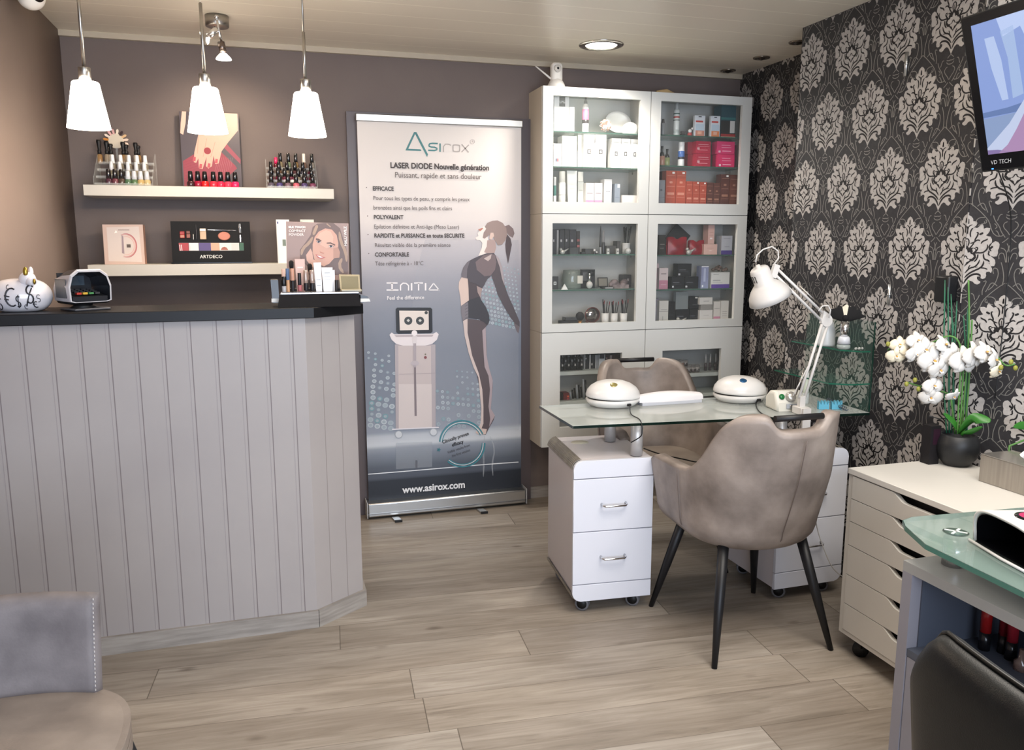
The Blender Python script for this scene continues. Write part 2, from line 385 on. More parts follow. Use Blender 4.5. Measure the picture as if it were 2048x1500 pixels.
def damask(b, y0, z0, fr, ysp=0.2655, zsp=0.531, u0=0.0, u1=1.0, v0=0.0, v1=2.4):
    """motifs on a lattice in wall space (u along the wall, v up), half-drop; fr(u, v, off)"""
    ax = lambda y: 578 - .0732 * (y - 100)
    kx, ky = 0.103 / 385, 0.2505 / 1272
    iu = int((u1 - u0) / ysp) * 2 + 8
    for i in range(-iu, iu):
        for j in range(-5, 6):
            cu, cv = y0 + i * ysp / 2, z0 + j * zsp + (zsp / 2 if i % 2 else 0)     # tip of the motif
            if cu < u0 - .16 or cu > u1 + .16 or cv < v0 - .1 or cv > v1 + .65: continue
            for sgn in (1, -1):
                T = lambda x, y: (cu + sgn * (ax(y) - x) * kx, cv - (y - 100) * ky)
                half = [T(*p) for p in OUT]; cen = [T(ax(y), y) for y in (1372, 900, 500, 100)]
                b.flat([fr(u, v, 0.0004) for u, v in half + cen[1:-1]], silver)
                for pts, w in INK: strokes(b, [T(*p) for p in pts], w * 0.00036, inkm, fr, 0.0008)
                b.flat([fr(*T(*p), 0.0009) for p in DARK + [(ax(y), y) for y in (985, 618)]], inkm)
                for L_ in LITE: b.flat([fr(*T(*p), 0.0013) for p in L_ + [(ax(y), y) for y in (L_[-1][1], L_[0][1])]], silver)
                b.flat([fr(*T(*p), 0.0013) for p in PETAL], silver)
                q = lambda x, y: (cu + sgn * ((735 - .045 * (y - 430)) - x) / 2600 , cv - 0.2505 - (y - 430) / 3780)
                for pts in SCR: strokes(b, [q(*p) for p in pts], 0.0026, scroll, fr, 0.0004, False)
def clip(b, pts_normals):
    for co, no in pts_normals:
        bmesh.ops.bisect_plane(b.bm, geom=b.bm.verts[:] + b.bm.edges[:] + b.bm.faces[:], plane_co=co, plane_no=no, clear_outer=True)
# base wall
b = B(); damask(b, 4.003, 2.04, lambda u, v, o: (XR - o, u, v), ysp=.262, zsp=.526, u0=3.1, u1=YB)
clip(b, [((0, YB, 0), (0, 1, 0)), ((0, YD1, 0), (0, -1, 0)), ((0, 0, ZC), (0, 0, 1)), ((0, 0, 0), (0, 0, -1))])
b.box((XR, 1.9, 0), (XR + .1, YB, ZC), paper); struct('wall_right', b, weld=False)
# proud front (flush papered door of a wall cupboard)
b = B(); damask(b, 3.014 - .001, 2.05, lambda u, v, o: (XD - o, u, v), ysp=.2565, zsp=.532, u0=YD0, u1=YD1)
clip(b, [((0, YD1, 0), (0, 1, 0)), ((0, YD0, 0), (0, -1, 0)), ((0, 0, ZC - .002), (0, 0, 1)), ((0, 0, 0), (0, 0, -1))])
b.box((XD, YD0, 0), (XR, YD1, ZC), paper); d1 = struct('door_1', b, weld=False)
b = B()
for py0, py1 in ((85, 135), (575, 620)):
    z0 = P(1880, py1, 'x', XD)[2]; z1 = P(1880, py0, 'x', XD)[2]
    b.tube([(XD - .004, 2.575, z0), (XD - .004, 2.575, z1)], .006, alu); b.tube([(XD - .004, 2.575, (z0 + z1) / 2 - .004), (XD - .004, 2.575, (z0 + z1) / 2 + .004)], .0075, alu)
h = finish('hinge', b, d1)
# angled run towards the camera
ANG = math.atan2(0.62, 1.3); ca, sa = math.cos(ANG), math.sin(ANG)
def frA(u, v, o): return (XD + (YD0 - u) / ca * 0 + (YD0 - u) * sa - o * ca, YD0 - (YD0 - u) * ca - o * sa, v)
b = B(); damask(b, 2.236 - .26, 2.05 - .004, frA, ysp=.26, zsp=.532, u0=-1.6, u1=YD0)
clip(b, [((0, YD0 - .001, 0), (0, 1, 0)), ((0, -1.54, 0), (0, -1, 0)), ((0, 0, ZC - .002), (0, 0, 1)), ((0, 0, 0), (0, 0, -1))])
random.seed(2); z_ = .66
while z_ < 2.3:
    l_ = random.uniform(.01, .05); b.box((XD - .0022, YD0 - .0035, z_), (XD + .001, YD0 + random.uniform(-.0015, .0005), z_ + l_), '#a5a09c'); z_ += l_ + random.uniform(.004, .07)
b.prism([(XD + .002, YD0 - .002), (XD + .002 + 3.75 * sa, YD0 - 3.75 * ca), (XD + .1 + 3.75 * sa, YD0 - 3.75 * ca), (XD + .1, YD0 - .002)], 0, ZC, paper)
struct('wall_right', b, weld=False)
# door frame and door behind the roll-up banner
b = B(); dk = mat('dark_taupe_gloss', '#5a5153', 0.35)
pl = P(692, 222, 'y', YB - .03); zt = pl[2]
b.box((pl[0], YB - .03, 0), (pl[0] + .075, YB, zt - .07), dk); b.box((1.352 - .065, YB - .03, 0), (1.352, YB, zt - .07), dk)
b.box((pl[0], YB - .03, zt - .07), (1.352, YB, zt), dk)
struct('trim_1', b)
b = B(); b.box((pl[0] + .075, YB - .012, 0), (1.287, YB, zt - .07), mat('door_brown', '#2f2829', 0.4)); struct('door_2', b)
limed = noisy('limed_wood', '#8b857f', '#a39d97', 6, 0.5, stretch=(1, 1, 12), bump=0.1)
b = B(); b.box((1.352, YB - .015, 0), (XR, YB, .062), limed); struct('baseboard_back', b)
b = B(); b.box((XL, YB - .02, ZC - .025), (XR, YB, ZC), '#b9ad9a'); struct('trim_2', b)
# roof over the room is closed on the far right too
b = B(); b.box((3.3, YF - .1, 0), (3.4, 2.0, ZC), wf); struct('wall_side', b)
# ------------------------------------------------------------------ common materials
WHITE = mat('white_lacquer', '#e4e3e6', 0.28, spec=0.5)
IVORY = mat('ivory_lacquer', '#cbc6bc', 0.4)
BLACKG = mat('black_gloss', '#0d0d10', 0.12)
BLACKM = mat('black_matt', '#141416', 0.5)
CHROME = mat('chrome', '#d8d8da', 0.12, 1.0)
STEEL = mat('brushed_steel', '#a9a59f', 0.3, 1.0)
ACRYL = mat('clear_acrylic', '#eef4f2', 0.06, alpha=0.16)
def glassy(name, col, alpha, rough=0.03):
    return mat(name, col, rough, alpha=alpha, spec=0.8)
# ------------------------------------------------------------------ reception counter
t = thing('reception_counter', 'taupe panelled reception counter with a black worktop and a chamfered corner', 'counter', (-0.3, 3.0, 0))
cp = noisy('counter_paint', '#a19b9a', '#a8a2a0', 2, 0.42, bump=0.05, bscale=60)
grm = mat('counter_groove', '#7c7374', 0.5)
poly = [(-.996, 2.93), (.114, 2.93), (.298, 3.061), (.298, 3.17), (-.965, 3.17), (-.995, 3.0)]
b = B(); b.prism(poly, 0.0, 1.163, cp)
xs = [-0.769 + .0839 * i for i in range(-2, 11)]
for x in xs:
    b.box((x - .0016, 2.9295, .066), (x + .0016, 2.931, 1.163), grm); b.box((x - .012, 2.9292, .066), (x - .0108, 2.931, 1.163), '#9a9293')  # the second thin line paints the groove's double reflection
cdir = Vector((.184, .131, 0)).normalized(); cn = Vector((cdir.y, -cdir.x, 0))
for k in (.07, .15):
    p = Vector((.114, 2.93, 0)) + cdir * k
    Mx = Matrix.Translation(p) @ Matrix.Rotation(math.atan2(cdir.y, cdir.x), 4, 'Z')
    b.box((-.001, -.0008, .066), (.001, .001, 1.163), '#8f8785', M=Mx)
finish('panelling', b, t)
b = B(); o = .012
b.prism([(-.996, 2.93 - o), (.114 + .004, 2.93 - o), (.114, 2.93), (-.996, 2.93)], 0, .066, limed)
q0 = Vector((.114, 2.93, 0)); q1 = Vector((.298, 3.061, 0))
b.prism([tuple((q0 + cn * o)[:2]), tuple((q1 + cn * o + cdir * .008)[:2]), tuple((q1)[:2]), tuple(q0[:2])], 0, .066, limed)
b.box((.298, 3.061, 0), (.298 + o, 3.17, .066), limed)
finish('skirting_board', b, t)
b = B(); b.prism([(-.996, 2.9), (.144, 2.9), (.33, 3.033), (.33, 3.2), (-.96, 3.2), (-.995, 3.0)], 1.163, 1.2, mat('black_worktop', '#0e0f13', 0.42, spec=.35), bev=.002)
finish('worktop', b, t)
ZT = 1.2
# ------------------------------------------------------------------ wall shelves
def shelf(z0, z1, x0, x1, label):
    b = B(); b.box((x0, 3.92, z0), (x1, YB - .001, z1), IVORY, bev=.0015)
    single('wall_shelf', b, label, 'shelf', 'floating shelves on the back wall')
shelf(1.627, 1.673, -.747, .308, 'upper ivory floating shelf holding the nail polish racks')
shelf(1.281, 1.331, -.756, .305, 'lower ivory floating shelf holding framed cosmetics displays')
ZS1, ZS2 = 1.673, 1.331
# ------------------------------------------------------------------ nail polish bottles
def polish(loc, h, w, cap, body, label, group, capf=.5, band=None, rz=0.0, taper=0.8):
    """a nail polish bottle: glass body with a tall cap"""
    t = thing('nail_polish_bottle', label, 'nail polish', loc, rz, group)
    hb = h * (1 - capf); r = w / 2
    b = B(); b.lathe([(r * .92, 0), (r, hb * .06), (r, hb * .72), (r * .55, hb * .96), (r * .45, hb)], body if not isinstance(body, str) else mat('lacquer_' + body.lstrip('#'), body, 0.12, coat=.5), c=loc, seg=14)
    if band: b.lathe([(r * 1.02, hb * .2), (r * 1.02, hb * .6)], band, c=loc, seg=14)
    finish('bottle', b, t)
    b = B(); cr = r * .72
    b.lathe([(cr * .9, hb * .9), (cr, hb * .93), (cr * taper, h * .97), (cr * taper * .85, h)], cap if not isinstance(cap, str) else mat('cap_' + cap.lstrip('#'), cap, 0.18, coat=.6), c=loc, seg=14)
    finish('cap', b, t)
    return t
names = ['dark plum', 'wine red', 'bright red', 'pink red', 'cherry pink', 'rose pink', 'raspberry pink']
cols = ['#3a1c20', '#8e1030', '#c81c20', '#cf2c40', '#cf2548', '#c73a55', '#d0245c']
for i in range(7):
    px = (382, 396.5, 410.5, 427.5, 442, 456.5, 471)[i]
    p = P(px, 371, 'y', 3.945)
    polish((p.x, 3.945, ZS1), .068, .033, '#0f0d10', cols[i], names[i] + ' nail polish in the row before the manicure picture', 'nail polishes before the manicure picture', .58, rz=.1)
# acrylic step racks with polishes
def rack(x0, x1, y0, y1, z, h, tiers, label, flip=1):
    t = thing('acrylic_display_rack', label, 'display rack', ((x0 + x1) / 2, (y0 + y1) / 2, z))
    dy = (y1 - y0) / tiers; dz = h / (tiers + .6)
    b = B()
    for k in range(tiers):
        b.box((x0 + .004, y0 + k * dy, z + k * dz + .001), (x1 - .004, y0 + (k + 1) * dy, z + k * dz + .0035), ACRYL)
        b.box((x0 + .004, y0 + k * dy, z + k * dz + .0035), (x1 - .004, y0 + k * dy + .002, z + k * dz + .012), ACRYL)
    finish('step_tray', b, t)
    for x in (x0, x1 - .003):
        b = B(); pts = [(y0 - .004, z), (y0 - .006, z + .03)] + [(y0 + (k + .55) * dy, z + (k + 1) * dz + .02) for k in range(tiers)] + [(y1, z + h), (y1, z)]
        V = [(x, a, c) for a, c in pts] + [(x + .003, a, c) for a, c in pts]; nn = len(pts)
        b.add(V, [tuple(range(nn)), tuple(range(2 * nn - 1, nn - 1, -1))] + [(i, (i + 1) % nn, nn + (i + 1) % nn, nn + i) for i in range(nn)], ACRYL)
        finish('side_panel', b, t)
    e = mat('acrylic_edge', '#cfc6b8', 0.2, alpha=.75)
    b = B(); b.box(((x0 if flip > 0 else x1 - .003), y1, z), ((x0 + .003) if flip > 0 else x1, y1 + .003, z + h), e); finish('back_edge', b, t)
    return dy, dz
zr = ZS1
xa = P(205, 368, 'y', 3.96).x; xb = P(306, 370, 'y', 3.96).x
dy, dz = rack(P(187, 368, 'y', 3.96).x, xb, 3.965, 4.13, zr, .155, 4, 'clear acrylic step rack on the left end of the upper shelf with white-capped bottles')
grp = 'bottles in the left acrylic rack'
fr = [('#191316', '#4b2c38'), ('#191316', '#6b3b45'), ('#191316', '#4f4038'), ('#c9ccd2', '#4d6b4f'), ('#c9ccd2', '#55704e'), ('#c9ccd2', '#b9a06a'), ('#c9ccd2', '#c2ad7c')]
fn = ['dark plum bottle with oval black cap', 'wine bottle with black cap beside the plum one', 'brown bottle with black cap next to the green bottles', 'green treatment bottle with a silver cap', 'darker green treatment bottle with silver cap', 'amber oil bottle with silver cap', 'pale oil bottle with silver cap']
for i in range(7):
    x = xa + .022 + i * (xb - xa - .04) / 6.3
    polish((x, 3.975 + dy * .45 - .006, zr + .0045), .068 if i < 3 else .062, .03, fr[i][0], fr[i][1], fn[i] + ', front row of the left rack', grp, .55)
for k, (nn, cap, body, lab) in enumerate(((5, '#d5d8dc', '#8f8672', 'silver-capped clear bottle on the second step of the left rack'), (5, '#eceef0', '#7d7464', 'white-capped bottle on the third step of the left rack'))):
    for i in range(nn):
        x = xa + .03 + i * (xb - xa - .055) / (nn - .6)
        polish((x, 3.965 + dy * (k + 1.5), zr + dz * (k + 1) + .005), .07, .026, cap, body, ('leftmost', 'second', 'middle', 'fourth', 'rightmost')[i] + ' ' + lab, grp, .5)
for i, px in enumerate((198, 213, 221, 246, 252, 271, 276)):
    p = P(px, 300, 'y', 4.1)
    t = thing('dropper_bottle', 'black teat pipette bottle at the back of the left rack, ' + ('farthest left', 'second from the left', 'third from the left', 'fourth, leaning right', 'fifth, behind the fourth', 'sixth, short pair', 'farthest right')[i], 'dropper bottle', (p.x, 4.105, zr + dz * 3 + .005), 0, 'pipette bottles in the left rack')
    L = (p.x, 4.105, zr + dz * 3 + .005)
    b = B(); b.lathe([(.011, 0), (.012, .004), (.012, .035), (.006, .043)], glassy('dropper_glass_%d' % (i % 3), ('#a07c50', '#b0a088', '#d8cdbb')[i % 3], .7), c=L, seg=12); finish('bottle', b, t)
    hh = (.068, .062, .052, .062, .05, .06, .048)[i]
    b = B(); b.lathe([(.008, .04), (.0085, .055), (.006, .058), (.007, .07), (.0105, .035 + hh - .008), (.009, .035 + hh)], BLACKM, c=L, seg=12); finish('teat', b, t)
# colour wheel of nail tips
p = P(232, 282, 'y', 4.14)
t = thing('nail_colour_wheel', 'round wheel of sample nail tips standing behind the left bottle rack', 'colour wheel', (p.x, 4.14, p.z - .04))
b = B(); Mw = FY(p.x, 4.14, p.z)
b.prism([(.033 * math.cos(a * PI / 14), .033 * math.sin(a * PI / 14)) for a in range(28)], 0, .002, mat('wheel_disc', '#cfc4b2', .4), M=Mw); finish('disc', b, t)
tc_ = ['#e7c7b5', '#e8d0c0', '#e2cdbb', '#d8b58a', '#3a2a2a', '#e8dccb', '#d7a9a7', '#e0b0b0', '#ead9cc', '#c9863f', '#b59a80', '#e5d6c6']
for i in range(12):
    a = math.radians(-38 + i * 256 / 11)
    b = B(); c_, s_ = math.cos(a), math.sin(a)
    b.prism([(c_ * r - s_ * w, s_ * r + c_ * w) for r, w in ((.03, -.004), (.047, -.0055), (.053, -.002), (.053, .002), (.047, .0055), (.03, .004))], 0.001, .003, plain(tc_[i], .2), M=Mw)
    finish('nail_tip', b, t)
b = B(); b.box((p.x - .004, 4.141, ZS1 + .115), (p.x + .004, 4.145, p.z), ACRYL); finish('stand', b, t)
# right rack
xa = P(533, 371, 'y', 3.96).x; xb = P(636, 374, 'y', 3.96).x
dy, dz = rack(xa, xb, 3.965, 4.13, zr, .145, 4, 'clear acrylic step rack on the right end of the upper shelf with black-capped polishes', -1)
fr = ['#4a4452', '#3f3566', '#6a5560', '#b05060', '#4a3c66', '#6e3550']
for i in range(6):
    x = xa + .022 + i * (xb - xa - .044) / 5
    polish((x, 3.965 + dy * .5, zr + .0045), .062, .03, '#0f0d10', fr[i], ('smoky grey', 'violet', 'mauve', 'coral', 'deep purple', 'plum')[i] + ' nail polish, front row of the right rack', 'polishes in the right acrylic rack', .58)
for k, nn in enumerate((7, 6)):
    for i in range(nn):
        x = xa + .024 + i * (xb - xa - .048) / (nn - 1)
        body = random.choice(['#2c2029', '#4c2a30', '#6a5140', '#30303c', '#5a2035', '#7f7464'])
        polish((x, 3.965 + dy * (k + 1.5), zr + dz * (k + 1) + .005), .062, .027, '#100e11', body, ('leftmost', 'second', 'third', 'fourth', 'fifth', 'sixth', 'rightmost')[i if i < nn - 1 else 6] + (' polish on the second step of the right rack', ' polish on the third step of the right rack')[k], 'polishes in the right acrylic rack', .6)
for i, (px, cap, body) in enumerate(((552, '#d02a60', '#551522'), (561, '#111', '#8c7c60'), (577, '#111', '#7b8a6b'), (592, '#111', '#8a6b3c'), (608, '#e5dfd3', '#7a5c4d'), (624, '#151515', '#8d8378'))):
    cap = '#111113' if cap == '#111' else cap
    p = P(px, 330, 'y', 4.105)
    polish((p.x, 4.105, zr + dz * 3 + .005), .075 if i else .055, .024, cap, body, ('pink-capped short polish', 'slim black-capped glitter polish, leftmost tall one', 'greenish slim polish', 'amber slim polish', 'cream-capped slim polish', 'grey slim polish at the right end')[i] + ' on the top step of the right rack', 'polishes in the right acrylic rack', .5, taper=.9)
# canvas picture of a manicured hand
x0 = P(366, 370, 'y', 4.09).x; x1 = P(484, 371, 'y', 4.09).x; zt = P(366, 222, 'y', 4.12).z
t = thing('manicure_picture', 'canvas picture of a manicured hand with a ring, behind the row of red polishes', 'picture', ((x0 + x1) / 2, 4.11, ZS1))
b = B(); tl = math.atan2(.03, zt - ZS1)
Mp = Matrix.Translation((x0, 4.095, ZS1)) @ Matrix.Rotation(-tl, 4, 'X')
wP, hP = x1 - x0, zt - ZS1
b.box((0, 0, 0), (wP, .018, hP), '#2c262b', M=Mp); finish('canvas', b, t)
fr_ = lambda u, v, o: Mp @ Vector((u * wP, -.0006 - o, v * hP))
def art(b, pts, m, lay, fr=fr_): b.flat([fr(u, v, lay * .0003) for u, v in pts], plain(m, .4) if isinstance(m, str) else m)
b = B()
art(b, [(0, 0), (1, 0), (1, 1), (0, 1)], '#4b434a', 0)
art(b, [(.02, .02), (.02, .36), (.25, .47), (.66, .5), (.9, .32), (.93, .28), (.66, .1), (.5, .02)], '#8c3445', 1)
art(b, [(.7, .62), (.75, .62), (1, .4), (.99, .34), (.72, .55)], '#8f4050', 1)
for k in range(9): strokes(b, [(.03, .06 + k * .035), (.3, .14 + k * .035)], .006, plain('#742838'), fr_, .0006)
for k in range(9): strokes(b, [(.5 + k * .04, .12 + k * .02), (.62 + k * .03, .42)], .004, plain('#c79aa0'), fr_, .0006)
hand = '#cfa594'
art(b, [(.98, 1), (.98, .78), (.8, .62), (.68, .5), (.62, .34), (.56, .33), (.54, .44), (.5, .3), (.44, .27), (.4, .3), (.42, .42), (.34, .26), (.28, .27), (.28, .4), (.24, .34), (.2, .35), (.22, .48), (.3, .7), (.4, .82), (.6, 1)], hand, 3)
for q in ([(.3, .68), (.27, .46)], [(.44, .66), (.36, .42)], [(.58, .62), (.49, .42)]): strokes(b, q, .012, plain('#a8735f'), fr_, .0012)
for x, y in ((.58, .36), (.45, .3), (.31, .29), (.21, .38)): art(b, [(x - .03, y - .02), (x + .02, y - .02), (x + .03, y + .035), (x - .01, y + .04)], '#b04a55', 5)
art(b, [(.44 + .06 * math.cos(a * PI / 8), .5 + .045 * math.sin(a * PI / 8)) for a in range(16)], '#8c2a35', 5)
art(b, [(0, .72), (.05, .7), (.1, .85), (.12, 1), (.05, 1), (.02, .85)], '#d9b3a4', 3)
finish('print', b, t, weld=False)
# ------------------------------------------------------------------ lower shelf displays
pk = P(210, 530, 'y', 4.0); pk1 = P(291, 528, 'y', 4.0); zt = P(210, 449, 'y', 4.03).z
t = thing('framed_cosmetics_poster', 'peach skincare poster block with rose rings, on the left of the lower shelf', 'poster', (pk.x, 4.0, ZS2))
Mp = Matrix.Translation((pk.x, 4.0, ZS2)) @ Matrix.Rotation(-.07, 4, 'X') @ Matrix.Rotation(math.radians(-3), 4, 'Z'); wP, hP = pk1.x - pk.x, zt - ZS2
b = B(); b.box((0, 0, 0), (wP, .045, hP), '#c79a86', M=Mp); finish('block', b, t)
fq = lambda u, v, o: Mp @ Vector((u * wP, -.0006 - o, v * hP))
b = B(); art(b, [(0, 0), (1, 0), (1, 1), (0, 1)], '#cfb5a8', 0, fq)
art(b, [(.1, .08), (.93, .05), (.9, .95), (.1, .93)], '#d8cac2', 1, fq)
for r, m_ in ((.26, '#b5686a'), (.24, '#c98c86'), (.2, '#d8b0a6')):
    strokes(b, [(.56 + r * math.cos(math.radians(a)), .47 + r * 1.15 * math.sin(math.radians(a))) for a in range(-110, 120, 12)], .02, plain(m_), fq, .0006)
art(b, [(.44, .28), (.5, .26), (.5, .7), (.46, .74)], '#9c8a90', 3, fq); art(b, [(.53, .36), (.72, .36), (.7, .53), (.56, .53)], '#d5c9c0', 3, fq); art(b, [(.57, .42), (.67, .42), (.67, .5), (.57, .5)], '#5c5048', 4, fq)
art(b, [(.38, .855), (.66, .855), (.66, .87), (.38, .87)], '#8c7a74', 2, fq); art(b, [(.28, .78), (.36, .8), (.33, .86)], '#fff6ee', 3, fq)
finish('print', b, t, weld=False)
pk = P(345, 526, 'y', 3.98); pk1 = P(503, 525, 'y', 3.98); zt = P(349, 442, 'y', 4.01).z
t = thing('makeup_display_case', 'black display case lettered ARTDECO with lipsticks, powder and brush, on the lower shelf', 'display case', (pk.x, 3.98, ZS2))
Mp = Matrix.Translation((pk.x, 3.985, ZS2)) @ Matrix.Rotation(-.1, 4, 'X'); wP, hP = pk1.x - pk.x, zt - ZS2
b = B(); b.box((0, 0, 0), (wP, .04, hP), mat('case_black', '#0b0a0c', .5, spec=.2), M=Mp); b.box((-.004, -.012, 0), (wP + .004, .04, .006), BLACKG, M=Mp); finish('case', b, t)
b = B(); art(b, [(.09, .3), (.91, .3), (.91, .5), (.09, .5)], '#151214', 0, fq)
xs = [(.09, .21, '#a02a34'), (.215, .335, '#ded6d6'), (.34, .49, '#4b3a73'), (.49, .6, '#cf9f84'), (.6, .75, '#e2dcd4'), (.75, .85, '#c9c9c6'), (.855, .91, '#23583f')]
for a, c, m_ in xs: art(b, [(a, .31), (c, .31), (c, .49), (a, .49)], m_, 1, fq)
art(b, [(.61, .32), (.71, .32), (.69, .38), (.66, .4), (.63, .38)], '#9b5442', 2, fq)
for a in (.1, .12, .225): art(b, [(a, .31), (a + .01, .31), (a + .005, .45), (a - .005, .45)], '#e4c9c9', 2, fq)
text_mesh(b, 'ARTDECO', plain('#e8e6e2'), .021, Mp @ Matrix.Translation((wP * .345, -.0012, hP * .13)) @ Matrix.Rotation(PI / 2, 4, 'X'), bold=.0002)
finish('print', b, t, weld=False)
def lying(parts, name):
    b = B()
    for u0, u1, v0, v1, m_ in parts: b.box((u0 * wP, -.009, v0 * hP), (u1 * wP, -.001, v1 * hP), plain(m_, .25) if isinstance(m_, str) else m_, bev=.002, M=Mp)
    finish(name, b, t)
lying([(.11, .17, .68, .76, '#9c2226'), (.11, .17, .6, .68, '#a8705c')], 'lipstick'); lying([(.19, .24, .7, .77, '#6b3c34'), (.19, .24, .6, .7, '#8a4c40')], 'lipstick')
lying([(.27, .285, .56, .7, STEEL)], 'pencil'); lying([(.31, .325, .56, .92, '#2e2c30')], 'pencil')
lying([(.36, .44, .57, .76, '#c7a98b'), (.36, .44, .76, .83, STEEL)], 'foundation_bottle')
lying([(.86, .885, .5, .68, CHROME), (.855, .89, .72, .95, '#4a5560')], 'mascara_brush')
b = B(); b.lathe([(.027, 0), (.027, .008), (.024, .01)], plain('#c07a66', .5), seg=24, sy=.72, M=Mp @ Matrix.Translation((.665 * wP, -.001, .65 * hP)) @ Matrix.Rotation(PI / 2, 4, 'X')); finish('powder_compact', b, t)
b = B(); b.tube([Mp @ Vector((u * wP, -.004, v * hP)) for u, v in ((.46, .78), (.46, .8), (.82, .79), (.82, .77))], .0015, CHROME, seg=6); finish('compact_mirror_frame', b, t)
# ------------------------------------------------------------------ counter-top things
# money box
c0 = P(45, 622, 'y', 3.04)
t = thing('piggy_bank', 'white ceramic pig money box painted with black euro and dollar signs', 'money box', (c0.x, 3.04, ZT), 0)
cer = mat('white_ceramic', '#e0dee4', 0.12, coat=.6)
cx = c0.x
PA, PB, PH = .094, .072, .059
def pig(u, v):
    th = 2 * PI * u; ph = PI * v; r = math.sin(ph) ** .72
    x = math.cos(th) * PA * r; y = math.sin(th) * PB * r; z = -math.cos(ph)
    z = PH * (z if z > -.85 else -.85 + (z + .85) * .2) + PH * .86
    return (cx + x, 3.04 + y, ZT + z)
b = B(); b.grid(pig, 40, 22, cer, closed_u=True)
b.ball((cx + .034, 3.0, ZT + .108), .026, cer, sc=(1, .9, .9))
b.tube([(cx + .04, 2.995, ZT + .102), (cx + .058, 2.975, ZT + .1)], [.018, .012], cer, seg=16)
finish('body', b, t)
gold = mat('gold_glaze', '#9c8438', 0.25, 0.8)
for s in (-1, 1):
    b = B(); b.ball((cx + .034 + (.008 if s > 0 else 0), 3.0 + s * .016, ZT + .131), .015, cer if s > 0 else gold, sc=(.5, .35, 1.1), seg=12); finish('ear', b, t, sub=0)
b = B(); b.ball((cx + .06, 2.973, ZT + .1), .0095, gold, seg=12, sc=(.5, .6, 1)); finish('snout', b, t)
def onpig(u, v, o=0.0006):                     # picture-plane sketch laid on the pig's flank
    x = u * PA / .134 + .012; z = v * 1.12
    zz = (z - PH * .86) / PH; r = max(1e-3, math.sqrt(max(0, 1 - min(.999, abs(zz)) ** 2))) ** .72
    q = max(0, 1 - (x / (PA * r)) ** 2)
    return (cx + x, 3.04 - (PB + .0008) * r * math.sqrt(q) - o, ZT + z)
def paint(b, pts, w, m=BLACKM):
    q = [Vector((x, y)) for x, y in pts]; d = [q[0]]
    for i in range(len(q) - 1):
        for k in range(1, 6): d.append(q[i].lerp(q[i + 1], k / 5))
    V = [onpig(a.x, a.y) for a in d]
    b.tube(V, w / 2, m, seg=6)
b = B(); ink = mat('pig_ink', '#22222a', .3)
arc = lambda x, y, r, a0, a1, n=10, sy=1: [(x + r * math.cos(math.radians(a0 + (a1 - a0) * i / n)), y + sy * r * math.sin(math.radians(a0 + (a1 - a0) * i / n))) for i in range(n + 1)]
paint(b, arc(-.03, .045, .026, 60, 300), .005, ink); paint(b, [(-.06, .05), (-.038, .047)], .004, ink); paint(b, [(-.06, .04), (-.042, .038)], .004, ink)
paint(b, arc(.043, .066, .013, 30, 270, 8) + arc(.043, .04, .013, 90, -150, 8), .005, ink); paint(b, [(.05, .07), (.026, .018)], .004, ink)
paint(b, arc(-.004, .04, .008, 40, 270, 6) + arc(-.004, .024, .008, 90, -140, 6), .0035, ink); paint(b, [(-.003, .052), (-.005, .014)], .003, ink)
paint(b, arc(.062, .022, .009, 60, 300, 6), .0035, ink); paint(b, [(.05, .024), (.064, .023)], .0025, ink)
paint(b, arc(.074, .045, .006, 30, 270, 5) + arc(.074, .035, .006, 90, -120, 5), .002, ink); paint(b, arc(.024, .016, .007, 60, 300, 5), .002, ink)
paint(b, arc(-.085, .035, .009, 30, 270, 6) + arc(-.085, .018, .009, 90, -140, 6), .003, ink); paint(b, arc(-.045, .075, .006, 60, 300, 5), .002, ink)
finish('painted_signs', b, t)
# card terminal
c1 = P(167, 621, 'y', 3.05)
t = thing('card_terminal', 'silver and black hooded card payment terminal on a swivel foot', 'card terminal', (c1.x, 3.05, ZT), math.radians(36))
Mt = Matrix.Translation((c1.x, 3.05, ZT)) @ Matrix.Rotation(math.radians(36), 4, 'Z') @ Matrix.Diagonal((1.06, 1.06, 1.08, 1))
silv = mat('silver_plastic', '#c4c4ca', 0.3, .2); dkp = mat('dark_slate_plastic', '#24262c', 0.35)
b = B(); b.box((-.05, -.055, 0.0002), (.062, .05, .007), mat('terminal_foot', '#5d5f66', .4), bev=.003, M=Mt); b.lathe([(.04, .007), (.028, .014), (.03, .022)], BLACKM, M=Mt); finish('foot', b, t)
b = B(); b.prism([(-.062, -.05), (.062, -.05), (.055, .055), (-.055, .055)], .02, .036, BLACKM, bev=.01, M=Mt)
b.box((-.054, -.05, .034), (.054, .058, .05), dkp, M=Mt @ Matrix.Rotation(.12, 4, 'X')); finish('base', b, t)
ring = [(-.064, .03), (-.066, .075), (-.056, .108), (-.035, .124), (.035, .124), (.056, .108), (.066, .075), (.064, .03), (.05, .026), (-.05, .026)]
b = B()                                        # hood shell: rings along the depth
def hood(yf, k, m_, x=1.0):
    return [(a * x * k, yf, c * (1 if c < .04 else k)) for a, c in ring]
rows = [(-.06, 1.0), (-.056, 1.03), (.0, 1.0), (.062, .9)]
V = []; 
for yf, k in rows: V += hood(yf, k, None)
for yf, k in reversed(rows): V += [(a * .93, yf, .026 + (c - .026) * .93 + .002) for a, y_, c in hood(yf, k, None)]
nn = len(ring); F = []
L = len(rows) * 2
for j in range(L - 1):
    for i in range(nn): F.append((j * nn + i, j * nn + (i + 1) % nn, (j + 1) * nn + (i + 1) % nn, (j + 1) * nn + i))
F += [((L - 1) * nn + i, (L - 1) * nn + (i + 1) % nn, (i + 1) % nn, i) for i in range(nn)]
vs, fs = b.add(V, F, silv, Mt)
di = b.mi(dkp)
